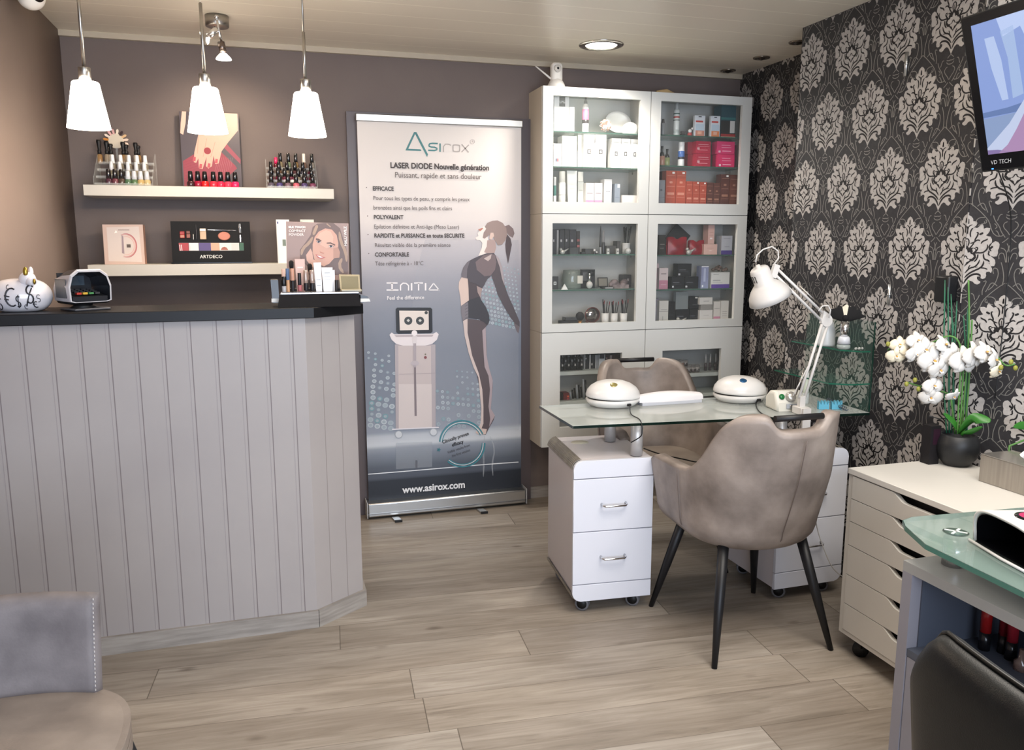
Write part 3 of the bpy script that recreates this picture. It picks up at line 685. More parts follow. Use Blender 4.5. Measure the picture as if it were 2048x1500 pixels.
for f in fs[4 * nn:7 * nn]: f.material_index = di
for f in fs[nn:3 * nn]:
    c = Mt.inverted() @ f.calc_center_median()
    if c.z > .1: f.material_index = di
finish('hood', b, t, sub=0)
b = B(); b.box((-.0672, -.042, .04), (-.0652, .03, .098), mat('side_badge', '#3a3f45', .25), bev=.002, M=Mt); finish('side_window', b, t)
b = B(); b.box((-.052, .045, .03), (.052, .05, .115), dkp, M=Mt); b.box((-.03, .043, .075), (.03, .0452, .105), mat('lcd', '#44505a', .1), M=Mt); finish('screen', b, t)
b = B()
for r_ in range(4):
    for c_ in range(4):
        m_ = dkp if r_ else ('#b0342a', '#c9a43a', '#3f7d4a', '#2b2d33')[c_]
        b.box((-.036 + c_ * .019, -.045 + r_ * .017, .05 + r_ * .003), (-.022 + c_ * .019, -.033 + r_ * .017, .056 + r_ * .003), m_, M=Mt)
finish('keypad', b, t)
# ------------------------------------------------------------------ make-up display on the counter's right end
zc = ZT
t = thing('makeup_counter_display', 'black tray display with a poster of a woman promoting compact powder', 'cosmetics display', (.2, 3.05, zc))
Mt = Matrix.Translation((.19, 3.06, zc)) @ Matrix.Rotation(math.radians(-3), 4, 'Z')
def tl(px, py, y):                              # photo point on a plane facing -Y, as local coordinates of Mt
    return Mt.inverted() @ P(px, py, 'y', y)
gl = mat('tray_gloss', '#15171c', 0.12, spec=.5)
b = B(); a = tl(560, 606, 2.94); c = tl(719, 608, 2.94)
V = [(a.x - .008, -.145, .001), (c.x + .004, -.145, .001), (c.x, .1, .001), (a.x, .1, .001), (a.x, -.117, .045), (c.x - .002, -.117, .045), (c.x - .002, .1, .045), (a.x, .1, .045)]; b.add(V, [(0, 3, 2, 1), (4, 5, 6, 7), (0, 1, 5, 4), (1, 2, 6, 5), (2, 3, 7, 6), (3, 0, 4, 7)], gl, Mt); finish('tray', b, t)
b = B(); b.box((a.x + .004, -.115, .045), (c.x - .002, -.02, .05), mat('tray_silver', '#8f8d90', .2, .6), M=Mt)
b.box((a.x + .004, -.02, .045), (c.x - .002, .06, .058), BLACKM, M=Mt); finish('tray_insert', b, t)
for s, pts in ((-1, [(541, 560), (556, 560), (559, 606), (545, 606)]), (1, [(721, 590), (734, 592), (742, 603), (722, 606)])):
    b = B(); y_ = 2.97
    q = [P(*k, 'y', y_) for k in pts]
    b.add([v for v in q] + [v + Vector((0, .09, 0)) for v in q], [(0, 1, 2, 3), (7, 6, 5, 4), (0, 4, 5, 1), (1, 5, 6, 2), (2, 6, 7, 3), (3, 7, 4, 0)], BLACKG)
    lo = [P(543, 597, 'y', y_ - .001), P(558, 597, 'y', y_ - .001), P(558, 604.5, 'y', y_ - .001), P(543, 604.5, 'y', y_ - .001)] if s < 0 else [P(721, 597, 'y', y_ - .001), P(738, 597, 'y', y_ - .001), P(741, 603, 'y', y_ - .001), P(721, 604, 'y', y_ - .001)]
    b.quad(lo, plain('#e6e2da')); finish('side_wing', b, t)
# poster
yb = 3.1
pt = [(572, 443), (697, 447), (700, 551), (574, 545)]
Q = [P(*k, 'y', yb) for k in pt]; Q[2] = P(697.5, 560, 'y', yb); Q[3] = P(574, 560, 'y', yb)
b = B(); V = Q + [v + Vector((0, .004, 0)) for v in Q]
b.add(V, [(3, 2, 1, 0), (4, 5, 6, 7), (0, 4, 5, 1), (1, 5, 6, 2), (2, 6, 7, 3), (3, 7, 4, 0)], '#a98d83')
def fz(px, py, o): return P(px, py, 'y', yb - .0006 - o)
def zp(x, y): return (520 + x / 7.5, 430 + y / 7.5)   # coordinates read in the enlarged view
def pa(pts, m_, lay): b.flat([fz(*zp(*k), lay * .0003) for k in pts], plain(m_, .4))
hr = '#6b5650'; hl = '#a58b78'
pa([(395, 105), (1310, 125), (1325, 900), (410, 870)], '#99827b', 0)
pa([(960, 120), (1100, 120), (1200, 200), (1240, 330), (1290, 500), (1320, 620), (1320, 890), (1130, 900), (1000, 780), (700, 760), (600, 650), (600, 520), (690, 400), (760, 300), (790, 180), (860, 130)], hr, 1)
for q_ in ([(620, 600), (640, 500), (740, 420), (790, 330)], [(1190, 250), (1210, 400), (1290, 560), (1300, 700)], [(1230, 650), (1180, 760), (1250, 870)], [(860, 150), (830, 220), (800, 300)], [(1000, 130), (1060, 180)]):
    strokes(b, [zp(*k) for k in q_], 6, plain(hl), lambda x, y, o: fz(x, y, o), .0006)
pa([(880, 250), (980, 200), (1080, 220), (1150, 300), (1175, 420), (1170, 540), (1120, 640), (1040, 730), (960, 770), (880, 740), (820, 680), (790, 560), (790, 440), (820, 330)], '#c79a87', 3)
pa([(900, 270), (990, 225), (1060, 250), (1100, 330), (1090, 470), (1000, 500), (880, 430), (850, 350)], '#d0a794', 4)
pa([(1100, 500), (1170, 480), (1200, 560), (1190, 640), (1100, 650)], '#b08674', 4)
pa([(690, 600), (760, 500), (785, 560), (800, 660), (860, 720), (900, 780), (860, 830), (760, 760), (700, 680)], '#cba291', 5)
pa([(840, 350), (880, 355), (925, 385), (915, 395), (870, 375), (838, 372)], '#5f4338', 6); pa([(1000, 415), (1060, 410), (1130, 445), (1125, 460), (1060, 430), (1000, 428)], '#5f4338', 6)
for ex_, ey_ in ((880, 405), (1065, 472)):
    pa([(ex_ - 35, ey_ - 8), (ex_, ey_ - 22), (ex_ + 35, ey_ + 6), (ex_, ey_ + 16)], '#e9e2de', 6)
    pa([(ex_ + 18 * math.cos(k), ey_ - 3 + 17 * math.sin(k)) for k in [i * .6 for i in range(10)]], '#3b3a40', 7)
    strokes(b, [zp(ex_ - 38, ey_ - 8), zp(ex_, ey_ - 24), zp(ex_ + 38, ey_ + 6)], 1.0, plain('#3a2a26'), lambda x, y, o: fz(x, y, o), .0024)
pa([(895, 545), (925, 560), (965, 570), (950, 580), (905, 565)], '#b0705e', 6)
pa([(830, 590), (880, 600), (920, 615), (985, 640), (930, 655), (870, 645)], '#b8605c', 6); pa([(850, 605), (900, 615), (950, 638), (900, 640)], '#f0e4df', 7)
wt = plain('#f2ebe6')
def lab(px, py, s, m_, sz, bold=.0, rot=0.0, yy=yb - .003):
    v = P(px, py, 'y', yy); text_mesh(b, s, m_, sz, Matrix.Translation(v) @ Matrix.Rotation(rot, 4, 'Y') @ Matrix.Rotation(PI / 2, 4, 'X'), bold=bold)
lab(577, 456, 'SILK TOUCH', wt, .0105, .0004); lab(577.5, 464, 'COMPACT', wt, .0125, .0001); lab(577.5, 471.5, 'POWDER', wt, .0125, .0001)
lab(694, 492, 'MALU WILZ', wt, .0135, .0003, rot=-PI / 2)
finish('poster', b, t, weld=False)
# standing pieces on the display: every one lifts out
def yd(px, py, y, r, segs, label, name, cat, grp='make-up pieces on the counter display', zb=None):
    p = P(px, py, 'y', y); z0 = zc + .05 if zb is None else zb
    b = B(); z = 0
    tp = P(px, segs[0][0], 'y', y).z
    for (ptop, pbot, m_, k) in segs:
        za = P(px, ptop, 'y', y).z; zb_ = max(P(px, pbot, 'y', y).z, z0)
        b.lathe([(r * k * .96, zb_), (r * k, zb_ + .001), (r * k, za - .001), (r * k * .94, za)], m_, c=(p.x, y, 0), seg=14)
    single(name, b, label, cat, grp)
pinkc = '#c98f84'
yd(568.5, 580, 2.975, .0085, [(553, 572, plain('#111113', .2), 1.0), (572, 584, mat('lg', '#b5b2b4', .1), .9), (538, 553, '#d7b4a3', .8)], 'short black-topped gloss at the left front of the display', 'lip_gloss', 'make-up')
yd(576.5, 580, 2.985, .006, [(537, 560, '#51698c', 1), (560, 584, '#cf9f78', 1)], 'blue and apricot make-up pencil tube on the display', 'concealer_tube', 'make-up')
yd(586, 580, 2.985, .0065, [(537, 561, '#cf9b84', 1), (561, 582, '#17151a', 1)], 'rose gold and black lipstick tube on the display', 'lipstick', 'make-up')
yd(600, 582, 2.985, .0075, [(546, 570, '#17151a', .8), (570, 582, '#b3676a', 1)], 'dusky rose lip gloss with black cap on the display', 'lip_gloss', 'make-up')
yd(612.5, 580, 2.985, .0085, [(540, 566, mat('lg2', '#bca69b', .15, .5), .95), (566, 581, '#141216', 1)], 'silver-topped lipstick with black base, left of its twin', 'lipstick', 'make-up')
yd(625, 580, 2.985, .0085, [(540, 566, mat('lg2', '#bca69b', .15, .5), .95), (566, 581, '#141216', 1)], 'silver-topped lipstick with black base, right of its twin', 'lipstick', 'make-up')
yd(673.5, 580, 3.0, .006, [(560, 582, '#1c181b', 1)], 'small black eyeliner beside the gold compact', 'eyeliner', 'make-up')
def tubebox(px0, px1, pt_, pb_, y, dpt, m_, label, name, cat, lines=(), tilt=0, z0=None, group='make-up pieces on the counter display'):
    a = P(px0, pb_, 'y', y); c = P(px1, pb_, 'y', y); za = P((px0 + px1) / 2, pt_, 'y', y).z; z0 = zc + .05 if z0 is None else z0
    b = B(); Mx = Matrix.Translation(((a.x + c.x) / 2, y, z0)) @ Matrix.Rotation(tilt, 4, 'Y'); w = (c.x - a.x) / 2; h = za - z0
    V = [(-w * .8, 0, 0), (w * .8, 0, 0), (w * .8, dpt, 0), (-w * .8, dpt, 0), (-w, dpt * .4, h), (w, dpt * .4, h), (w, dpt * .6, h), (-w, dpt * .6, h)]
    b.add(V, [(0, 3, 2, 1), (4, 5, 6, 7), (0, 1, 5, 4), (1, 2, 6, 5), (2, 3, 7, 6), (3, 0, 4, 7)], m_, Mx)
    for v0, v1, mm, u in lines:
        yo = lambda v: dpt * .4 * v - .0006
        hw = w * (.8 + .2 * v0) * u
        b.quad([Mx @ Vector((-hw, yo(v0), v0 * h)), Mx @ Vector((hw, yo(v0), v0 * h)), Mx @ Vector((hw, yo(v1), v1 * h)), Mx @ Vector((-hw, yo(v1), v1 * h))], plain(mm))
    single(name, b, label, cat, group)
tubebox(592, 612, 518, 575, 3.03, .02, plain('#dcb5a6', .3), 'blush pink make-up tube behind the lipsticks on the display', 'makeup_tube', 'make-up', [(.0, .2, '#b98f84', .9), (.72, .76, '#efe0d8', .6)])
tubebox(631, 646, 525, 580, 3.0, .016, plain('#e9e9ea', .3), 'slim white cosmetic tube on the display', 'makeup_tube', 'make-up', [(.4, .42, '#a6a6aa', .6), (.2, .22, '#a6a6aa', .6)], tilt=-.03)
tubebox(645, 667, 535, 580, 2.995, .02, plain('#ededee', .3), 'wide white cream tube on the display', 'makeup_tube', 'make-up', [(.76, .785, '#9fa0a5', .5), (.6, .615, '#b5b6ba', .6), (.5, .51, '#b5b6ba', .6)])
tubebox(664, 671, 540, 580, 3.02, .016, plain('#e1e2e5', .3), 'narrow white tube behind the wide cream tube', 'makeup_tube', 'make-up')
# brushes
for px, py0, py1, lab_, tlt in ((582, 518, 580, 'black foundation brush leaning left on the display', -.1), (619, 525, 580, 'black domed powder brush upright on the display', .0)):
    pb_ = P(px + 3, py1, 'y', 3.02); pt__ = P(px, py0, 'y', 3.03); d = pt__ - pb_; pb_.z = zc + .051
    t2 = thing('makeup_brush', lab_, 'brush', tuple(pb_), 0, 'make-up brushes on the counter display')
    b = B(); b.tube([pb_, pb_ + d * .6], [.0035, .0045], BLACKM, seg=10); finish('handle', b, t2)
    b = B(); b.tube([pb_ + d * .6, pb_ + d * .7], .005, CHROME if tlt else BLACKG, seg=10); finish('ferrule', b, t2)
    b = B(); b.tube([pb_ + d * .7, pb_ + d * .82, pb_ + d * .95, pb_ + d], [.005, .008, .0085, .004], plain('#171416', .9), seg=12); finish('bristles', b, t2)
# gold compact, open, with mirror
g = mat('gold_compact', '#a79d84', .3)
t2 = thing('gold_compact', 'open square gold powder compact with mirror at the right of the display', 'compact', tuple(P(697, 584, 'y', 2.99)))
q = [P(678, 549.5, 'y', 3.03), P(719, 550, 'y', 3.03), P(721, 584, 'y', 2.995), P(681, 583, 'y', 2.995)]
b = B(); V = q + [v + Vector((0, .006, .001)) for v in q]; b.add(V, [(3, 2, 1, 0), (4, 5, 6, 7), (0, 4, 5, 1), (1, 5, 6, 2), (2, 6, 7, 3), (3, 7, 4, 0)], g)
cc = sum(q, Vector()) / 4; q2 = [cc + (v - cc) * .84 + Vector((0, -.0008, 0)) for v in q]; b.quad(q2[::-1], mat('compact_mirror', '#8f8a74', .1, .3)); finish('lid', b, t2)
b = B(); b.box((q[3].x, 2.945, zc + .051), (q[2].x, 2.995, zc + .058), g, bev=.001); finish('base', b, t2)
# brochures behind the display (on the lower shelf's end)
for i, (px0, px1, top, m_, lab_) in enumerate(((556, 582, 439, '#e8e8ea', 'white leaflet holder standing left of the compact powder poster'), (604, 631, 439, '#dfe2d6', 'greenish-edged leaflet block behind the compact powder poster'))):
    a = P(px0, 527, 'y', 3.97); c = P(px1, 527, 'y', 3.97); za = P(px0, top, 'y', 3.97).z
    b = B(); b.box((a.x, 3.97, ZS2), (c.x, 4.02, za), m_); b.box((a.x + .004, 3.9695, ZS2), (a.x + .01, 3.9701, za - .01), '#4d5a8a' if i == 0 else '#8aa06a')
    b.box((a.x + .003, 3.96, ZS2), (c.x + .003, 3.9655, za - .02), '#f2f2f2'); b.box((a.x + .025, 3.9595, ZS2 + .08), (a.x + .04, 3.9603, ZS2 + .11), '#77837a')
    single('leaflet_holder', b, lab_, 'leaflets', 'leaflets beside the counter poster')
# ------------------------------------------------------------------ roll-up banner
yb2 = 4.112
bx0 = P(736, 800, 'y', yb2).x - .004; bx1 = P(1041, 800, 'y', yb2).x + .001
bx0 = 0.445; bx1 = 1.283
t = thing('roll_up_banner', 'tall roll-up banner advertising a laser machine with a woman in sportswear', 'banner', ((bx0 + bx1) / 2, yb2, 0))
b = B(); b.box((bx0 - .012, 4.055, .012), (bx1 + .012, 4.142, .088), alu, bev=.008); b.box((bx0 - .012, 4.05, .03), (bx1 + .012, 4.056, .034), mat('alu_dark', '#8b8c8e', .35, 1)); finish('cassette', b, t)
for x in (bx0 - .016, bx1 + .012):
    b = B(); b.box((x, 4.05, .01), (x + .004, 4.144, .095), '#b8babd', bev=.001); finish('end_cap', b, t)
for px in (785, 965):
    x = P(px, 1025, 'z', 0.01).x
    b = B(); b.prism([(x - .015, 4.05), (x + .02, 4.05), (x + .03, 3.985), (x - .005, 3.985)], 0, .01, alu); b.box((x - .006, 3.98, 0), (x + .031, 3.99, .012), BLACKM); finish('foot', b, t)
gm = mat('banner_print', '#8d93a0', 0.45); n = NT(gm)
ge = n.new('ShaderNodeNewGeometry'); sp = n.new('ShaderNodeSeparateXYZ'); n.ln(ge.outputs['Position'], sp.inputs[0])
zf = lambda py: P(880, py, 'y', yb2).z / 2.1
stops = [(1002, '#23272f'), (952, '#282d36'), (948, '#4b515d'), (925, '#565d69'), (900, '#7b8390'), (889, '#8e96a2'), (883, '#c3c8cf'), (866, '#b4bac3'), (858, '#8b93a1'), (800, '#79818f'), (700, '#6f7786'), (620, '#7e8390'), (560, '#95959f'), (500, '#b9b4b9'), (440, '#d3ccca'), (250, '#ddd6d1')]
n.ln(n.ramp(n.math('DIVIDE', sp.outputs[2], 2.1), [(zf(a), c) for a, c in stops]), bs(gm).inputs['Base Color'])
b = B(); b.box((bx0, yb2, .08), (bx1, yb2 + .001, 2.02), gm)
def fb(px, py, o): 
    v = P(px, py, 'y', yb2); return Vector((min(max(v.x, bx0 + .001), bx1 - .001), yb2 - .0004 - o, v.z))
def ba(pts, m_, lay): b.flat([fb(x, y, lay * .0004) for x, y in pts], plain(m_, .45) if isinstance(m_, str) else m_)
z3 = lambda L: [(870 + x / 5.767, 420 + y / 5.767) for x, y in L]
z4 = lambda L: [(860 + x / 4.41, 620 + y / 4.41) for x, y in L]
z5 = lambda L: [(720 + x / 4.1667, 600 + y / 4.1667) for x, y in L]
circ = lambda x, y, r, k=14, sx=1.0: [(x + r * sx * math.cos(2 * PI * i / k), y + r * math.sin(2 * PI * i / k)) for i in range(k)]
sweep = mat('banner_sweep', '#c8ccd6', .45, alpha=.16)
ba([(850, 480), (1037, 480), (1037, 860), (830, 860), (822, 640), (828, 560)], sweep, 1)
# dot fields
random.seed(3)
for iy in range(16):                           # by the woman's arm
    for ix in range(14):
        x = 945 + ix * 7.0 + iy * .8; y = 520 + iy * 8.0 + ix * 1.5
        if x > 1037: continue
        r = 1.3 + 1.7 * (iy / 15)
        if y < 540 and x < 1005: continue
        ba(circ(x, y, r), random.choice(['#aeb7bf', '#a3adb6', '#9aa6ae', '#84a3aa']), 2)
        if r > 2.2: ba(circ(x, y, r * .45), '#8f98a2', 3)
for iy in range(14):
    for ix in range(5):
        x = 737 + ix * 13.5 - iy * .8 + (iy % 3); y = 705 + iy * 11 + ix * 2.2
        if x < 736 or x > 790 or random.random() < .18: continue
        r = 2.5 + min(iy, 9) * .28; cst = random.choice(['#a9b3bb', '#b3bcc3', '#9fabb4', '#6f939c', '#7c8896'])
        ba(circ(x, y, r, sx=1.15), cst, 2); ba(circ(x, y, r * .6, sx=1.15), '#98a3ad', 3)
for iy in range(11):
    for ix in range(10):
        x = 873 + ix * 10.2 + iy * .4; y = 738 + iy * 11 + ix * 1.0
        if x > 962 or random.random() < .3 or (iy < 4 and ix < 4 - iy): continue
        r = 1.8 + min(iy, 8) * .28; cst = random.choice(['#a3adb6', '#aeb7bf', '#97a3ad', '#7d9aa3'])
        ba(circ(x, y, r), cst, 2); ba(circ(x, y, r * .55), '#8f9aa5', 3)
# woman
Lg = 5
ba(z3([(815, 260), (870, 330), (885, 400), (875, 450), (855, 560), (840, 620), (830, 560), (815, 480), (810, 400), (820, 330)]), '#4f4447', Lg)
ba(z3([(800, 190), (850, 170), (900, 215), (915, 270), (895, 320), (860, 300), (820, 260)]), '#7b6a69', Lg)
ba(z3([(570, 190), (590, 215), (600, 300), (620, 360), (600, 420), (600, 500), (500, 530), (540, 430), (545, 380), (520, 350), (480, 345), (465, 320), (500, 300), (490, 270), (510, 240), (495, 225), (545, 205), (560, 185)]), '#e6dad4', Lg)
ba(z3([(600, 350), (690, 340), (705, 430), (685, 500), (600, 500), (565, 485), (595, 420)]), '#a8928e', Lg + 1)
ba(z3([(600, 150), (660, 125), (720, 120), (780, 150), (820, 210), (830, 290), (810, 350), (770, 400), (725, 405), (690, 350), (650, 270), (610, 300), (570, 330), (548, 320), (560, 260), (590, 215), (575, 195)]), '#93807b', Lg + 2)
ba(z3([(640, 262), (672, 262), (680, 300), (650, 345), (622, 330)]), '#cdb5aa', Lg + 3)
ba(z3([(495, 225), (545, 205), (553, 215), (520, 245)]), '#b5796a', Lg + 3)
ba(z3([(305, 775), (385, 780), (400, 1050), (350, 1080), (300, 1115), (290, 1000), (272, 900), (275, 830)]), '#cfbab1', Lg)
ba(z3([(375, 785), (480, 840), (545, 900), (530, 960), (525, 1020), (540, 1060), (390, 1060), (385, 900)]), '#4a4247', Lg + 1)
ba(z3([(480, 875), (545, 905), (530, 960), (525, 1015), (490, 950)]), '#9b8987', Lg + 2)
ba(z3([(300, 1105), (350, 1070), (400, 1035), (500, 1000), (540, 1050), (580, 1110), (620, 1200), (628, 1270), (600, 1330), (560, 1290), (500, 1260), (380, 1245), (320, 1280), (300, 1190)]), '#39383e', Lg + 3)
ba(z3([(300, 1105), (350, 1075), (380, 1060), (382, 1240), (320, 1275), (300, 1190)]), '#78737a', Lg + 4)
for k in range(5): strokes(b, z3([(345, 1110 + k * 35), (382, 1090 + k * 35)]), 1.6, plain('#3a383f'), fb, (Lg + 5) * .0004)
ba(z3([(680, 505), (730, 550), (765, 640), (780, 740), (800, 860), (840, 980), (900, 1110), (950, 1230), (975, 1290), (975, 1345), (920, 1310), (870, 1240), (820, 1160), (770, 1070), (720, 970), (690, 870), (650, 760), (640, 720), (660, 560)]), '#524b50', Lg + 1)
ba(z3([(695, 520), (735, 555), (770, 650), (785, 760), (800, 870), (770, 790), (745, 660)]), '#a2979a', Lg + 2)
ba(z3([(905, 1300), (975, 1345), (962, 1420), (940, 1400), (925, 1350)]), '#6b6267', Lg)
ba(z3([(520, 525), (440, 560), (370, 600), (325, 660), (303, 740), (306, 775), (375, 790), (400, 830), (470, 850), (545, 900), (570, 860), (600, 800), (640, 765), (690, 700), (700, 620), (680, 495), (590, 500)]), '#4d484f', Lg + 3)
ba(z3([(465, 600), (560, 520), (650, 505), (690, 520), (705, 600), (690, 690), (640, 755), (570, 765), (480, 690)]), '#726467', Lg + 4)
ba(z3([(560, 560), (650, 510), (640, 560), (610, 590)]), '#b9a9a6', Lg + 5)
ba(z3([(303, 740), (325, 660), (370, 600), (400, 590), (370, 680), (365, 785), (306, 775)]), '#6b656c', Lg + 4)
ba(z4([(290, 95), (330, 75), (440, 90), (525, 90), (515, 120), (490, 150), (497, 300), (500, 430), (520, 510), (550, 610), (552, 680), (540, 780), (535, 870), (572, 930), (560, 970), (520, 1040), (490, 1100), (430, 1095), (400, 1080), (440, 1040), (452, 960), (455, 870), (445, 770), (430, 660), (415, 580), (385, 510), (345, 400), (310, 260)]), '#564c50', Lg)
ba(z4([(290, 95), (330, 75), (330, 200), (370, 400), (430, 560), (460, 700), (470, 850), (470, 1000), (440, 1080), (400, 1080), (445, 1000), (452, 870), (440, 740), (425, 590), (385, 510), (340, 380), (305, 230)]), '#c8b8b4', Lg + 1)
ba(z4([(460, 180), (490, 150), (498, 400), (520, 510), (552, 620), (545, 750), (535, 870), (572, 930), (520, 1030), (530, 960), (515, 850), (528, 700), (515, 580), (480, 500), (470, 350)]), '#a3959a', Lg + 1)
ba(z4([(400, 1080), (440, 1040), (500, 1050), (490, 1095), (430, 1098)]), '#c9b5ae', Lg + 2)
refl = mat('banner_reflection', '#c2c9d2', .45, alpha=.35)
strokes(b, z4([(480, 1110), (470, 1250), (475, 1350), (470, 1470)]), 3, refl, fb, .0008); strokes(b, z4([(530, 1110), (575, 1230), (545, 1350), (555, 1460)]), 3, refl, fb, .0008)
# laser machine
ba(z5([(290, 370), (628, 370), (630, 1060), (298, 1075)]), '#a9a1a6', 5)
ba(z5([(318, 380), (590, 380), (598, 1060), (322, 1070)]), '#bdb2b2', 6)
ba(z5([(322, 700), (596, 700), (598, 1060), (322, 1070)]), '#cbc1c0', 7)
ba(z5([(245, 290), (262, 270), (285, 285), (610, 280), (635, 265), (655, 285), (640, 330), (600, 365), (540, 380), (360, 380), (300, 365), (262, 330)]), '#dcd5d8', 8)
ba(z5([(285, 292), (612, 288), (600, 305), (300, 308)]), '#b1a7ab', 9)
ba(z5([(297, 75), (310, 63), (585, 63), (600, 75), (603, 262), (590, 275), (318, 280), (302, 268)]), '#191a1f', 9)
ba(z5([(326, 88), (570, 90), (572, 248), (331, 252)]), '#d8cfc9', 10)
for x in (401, 499): ba(z5(circ(x, 172, 34, 20)), '#34383a', 11); ba(z5(circ(x, 170, 14, 4)), '#c9c9c4', 12)
ba(z5(circ(550, 105, 14)), '#35393c', 11)
lb = lambda px, py, s, m_, sz, bold=0.0, rot=0.0, al='LEFT', sq=1.0: text_mesh(b, s, plain(m_, .5), sz, Matrix.Translation(Vector((P(px, py, 'y', yb2).x, yb2 - .0062, P(px, py, 'y', yb2).z))) @ Matrix.Rotation(-rot, 4, 'Y') @ Matrix.Rotation(PI / 2, 4, 'X'), bold=bold, align=al, squeeze=sq)
strokes(b, z5([(455, 300), (455, 500), (463, 965)]), 4.2, plain('#7d7277'), fb, .004, False)
strokes(b, z5([(455, 360), (455, 560)]), 5.5, plain('#a39aa0'), fb, .0044, False)
ba(z5(circ(452, 275, 24)), '#e6e0e2', 13); ba(z5([(435, 300), (475, 300), (470, 360), (440, 360)]), '#d3cccf', 12)
ba(z5([(415, 525), (440, 505), (475, 505), (495, 525), (475, 545), (440, 545)]), '#b3aab0', 12)
ba(z5(circ(544, 478, 12)), '#7a4045', 8); ba(z5(circ(544, 452, 7)), '#75705f', 8)
strokes(b, z5([(325, 618), (625, 608)]), .8, plain('#9f959a'), fb, .0034, False)
ba(z5([(265, 1072), (655, 1055), (658, 1064), (268, 1082)]), '#d9d6dc', 9)
for x, y in ((322, 1120), (612, 1100)): ba(z5(circ(x, y, 34, 18)), '#9aa0a9', 6); ba(z5(circ(x, y, 27, 18)), '#c5c9cf', 7)
ba(z5([(300, 1190), (600, 1180), (600, 1390), (300, 1410)]), mat('banner_reflection2', '#b8bfc9', .45, alpha=.3), 1)
strokes(b, z5([(470, 1335), (470, 1400)]), 4, plain('#5d6069'), fb, .001, False)
strokes(b, z5([(60, 1452), (400, 1425), (750, 1395), (1040, 1370), (1320, 1350)]), 1.8, plain('#dfe3e8'), fb, .001, False)
# seal
for r, w, m_ in ((53, 2.6, '#3c7f8c'), (49, 1.4, '#cfd6db'), (47, 1.6, '#3c7f8c')):
    for a0, a1 in ((-155, -25), (-2, 130)):
        strokes(b, [(924 + r * .85 * math.cos(math.radians(a)), 887 + r * .87 * math.sin(math.radians(a))) for a in range(a0 if a0 > -100 else -175, a1 + 1, 6)], w, plain(m_), fb, .0048, False)
ba([(877 + (5 if i % 2 == 0 else 2) * math.cos(i * PI / 5), 899 + (5 if i % 2 == 0 else 2) * math.sin(i * PI / 5)) for i in range(10)], '#2f6d7a', 12)
R14 = math.radians(15)
lb(885, 887, 'Clinically proven', '#1d1d22', .0265, .0005, R14, sq=.84); lb(904, 893, 'efficacy', '#1d1d22', .0265, .0005, R14, sq=.84)
lb(895, 907, 'Visible results from', '#3a3a42', .0205, 0, R14, sq=.8); lb(904, 914, 'the first session', '#3a3a42', .0205, 0, R14, sq=.8)
# lettering
tealm = plain('#4a7f82', .5)
z6 = lambda L: [(720 + x / 6.4, 240 + y / 6.4) for x, y in L]
ba(z6([(582, 385), (690, 155), (722, 155), (870, 440), (858, 475), (705, 180), (618, 368), (775, 375), (785, 397), (582, 390)]), tealm, 2)
for pts in ([(995, 302), (900, 298), (882, 315), (885, 345), (985, 352), (985, 392), (872, 388)], [(1024, 300), (1024, 408)]): strokes(b, z6(pts), 3.0, tealm, fb, .0008, False)
gr_ = plain('#a8a09c', .5)
for pts in ([(1068, 410), (1068, 308), (1155, 312), (1155, 330)], [(1190, 330), (1195, 318), (1270, 322), (1275, 330), (1275, 395), (1268, 405), (1200, 402), (1190, 395), (1190, 330)], [(1300, 310), (1390, 415)], [(1392, 318), (1298, 412)]): strokes(b, z6(pts), 2.2, gr_, fb, .0008, False)
strokes(b, z6(circ(1437, 278, 28, 16) + circ(1437, 278, 28, 16)[:2]), .7, gr_, fb, .0008, False); lb(943, 285.3, 'R', '#a8a09c', .014)
lb(780, 336, 'LASER DIODE Nouvelle génération', '#3b3230', .0385, .0011, al='LEFT', sq=.905)
lb(789, 355, 'Puissant, rapide et sans douleur', '#625753', .0385, 0, sq=.905)
for px, py, s, bd in ((745, 381, 'EFFICACE', 1), (746, 400, 'Pour tous les types de peau, y compris les peaux', 0), (746, 419, 'bronzées ainsi que les poils fins et clairs', 0), (747, 438, 'POLYVALENT', 1),
                      (747.5, 457, 'Epilation définitve et Anti-âge (Meso Laser)', 0), (748, 475, 'RAPIDITE et PUISSANCE en toute SECURITE', 1), (749, 494, 'Résultat visible dés la première séance', 0), (749.5, 513, 'CONFORTABLE', 1), (750, 531, 'Tête réfrigérée à - 10°C', 0)):
    lb(px, py, s, '#413937' if bd else '#5d5452', .0285, .0008 if bd else .0, sq=.86 if bd else .875)
    if bd: ba(circ(px - 12, py - 6, 1.2, 6), '#6b625f', 2)
lt = plain('#e6e3e6', .5)
def ini(pts, w=2.6): strokes(b, pts, w, lt, fb, .0012, False)
for x0, x1 in ((773, 793),): ini([(773, 566), (795, 566)]); ini([(784, 566), (784, 580)], 3.2); ini([(773, 580), (797, 580)])
ini([(801, 581), (801, 566), (817, 567), (817, 581)]); ini([(823, 566), (823, 581)], 3.2); ini([(828, 566), (846, 566)]); ini([(837, 566), (837, 581)]); ini([(851, 566), (851, 581)], 3.2)
ini([(857, 580), (867, 566.5)], 2.2); ini([(867, 566.5), (878, 580)], 2.2); ini([(857, 580), (879, 580)], 2.2)
lb(773.5, 599.5, 'Feel the difference', '#e4e1e4', .0275, .0004, sq=.93)
lb(805, 985.5, 'www.asirox.com', '#e8e8ea', .0535, .0016, sq=.93)
finish('printed_sheet', b, t, weld=False)
b = B(); b.box((bx0 - .006, yb2 - .012, 2.01), (bx1 + .006, yb2 + .012, 2.046), alu, bev=.004); finish('top_rail', b, t)
b = B(); b.tube([((bx0 + bx1) / 2, 4.136, .09), ((bx0 + bx1) / 2, 4.136, 2.02)], .007, alu, seg=8); finish('support_pole', b, t)
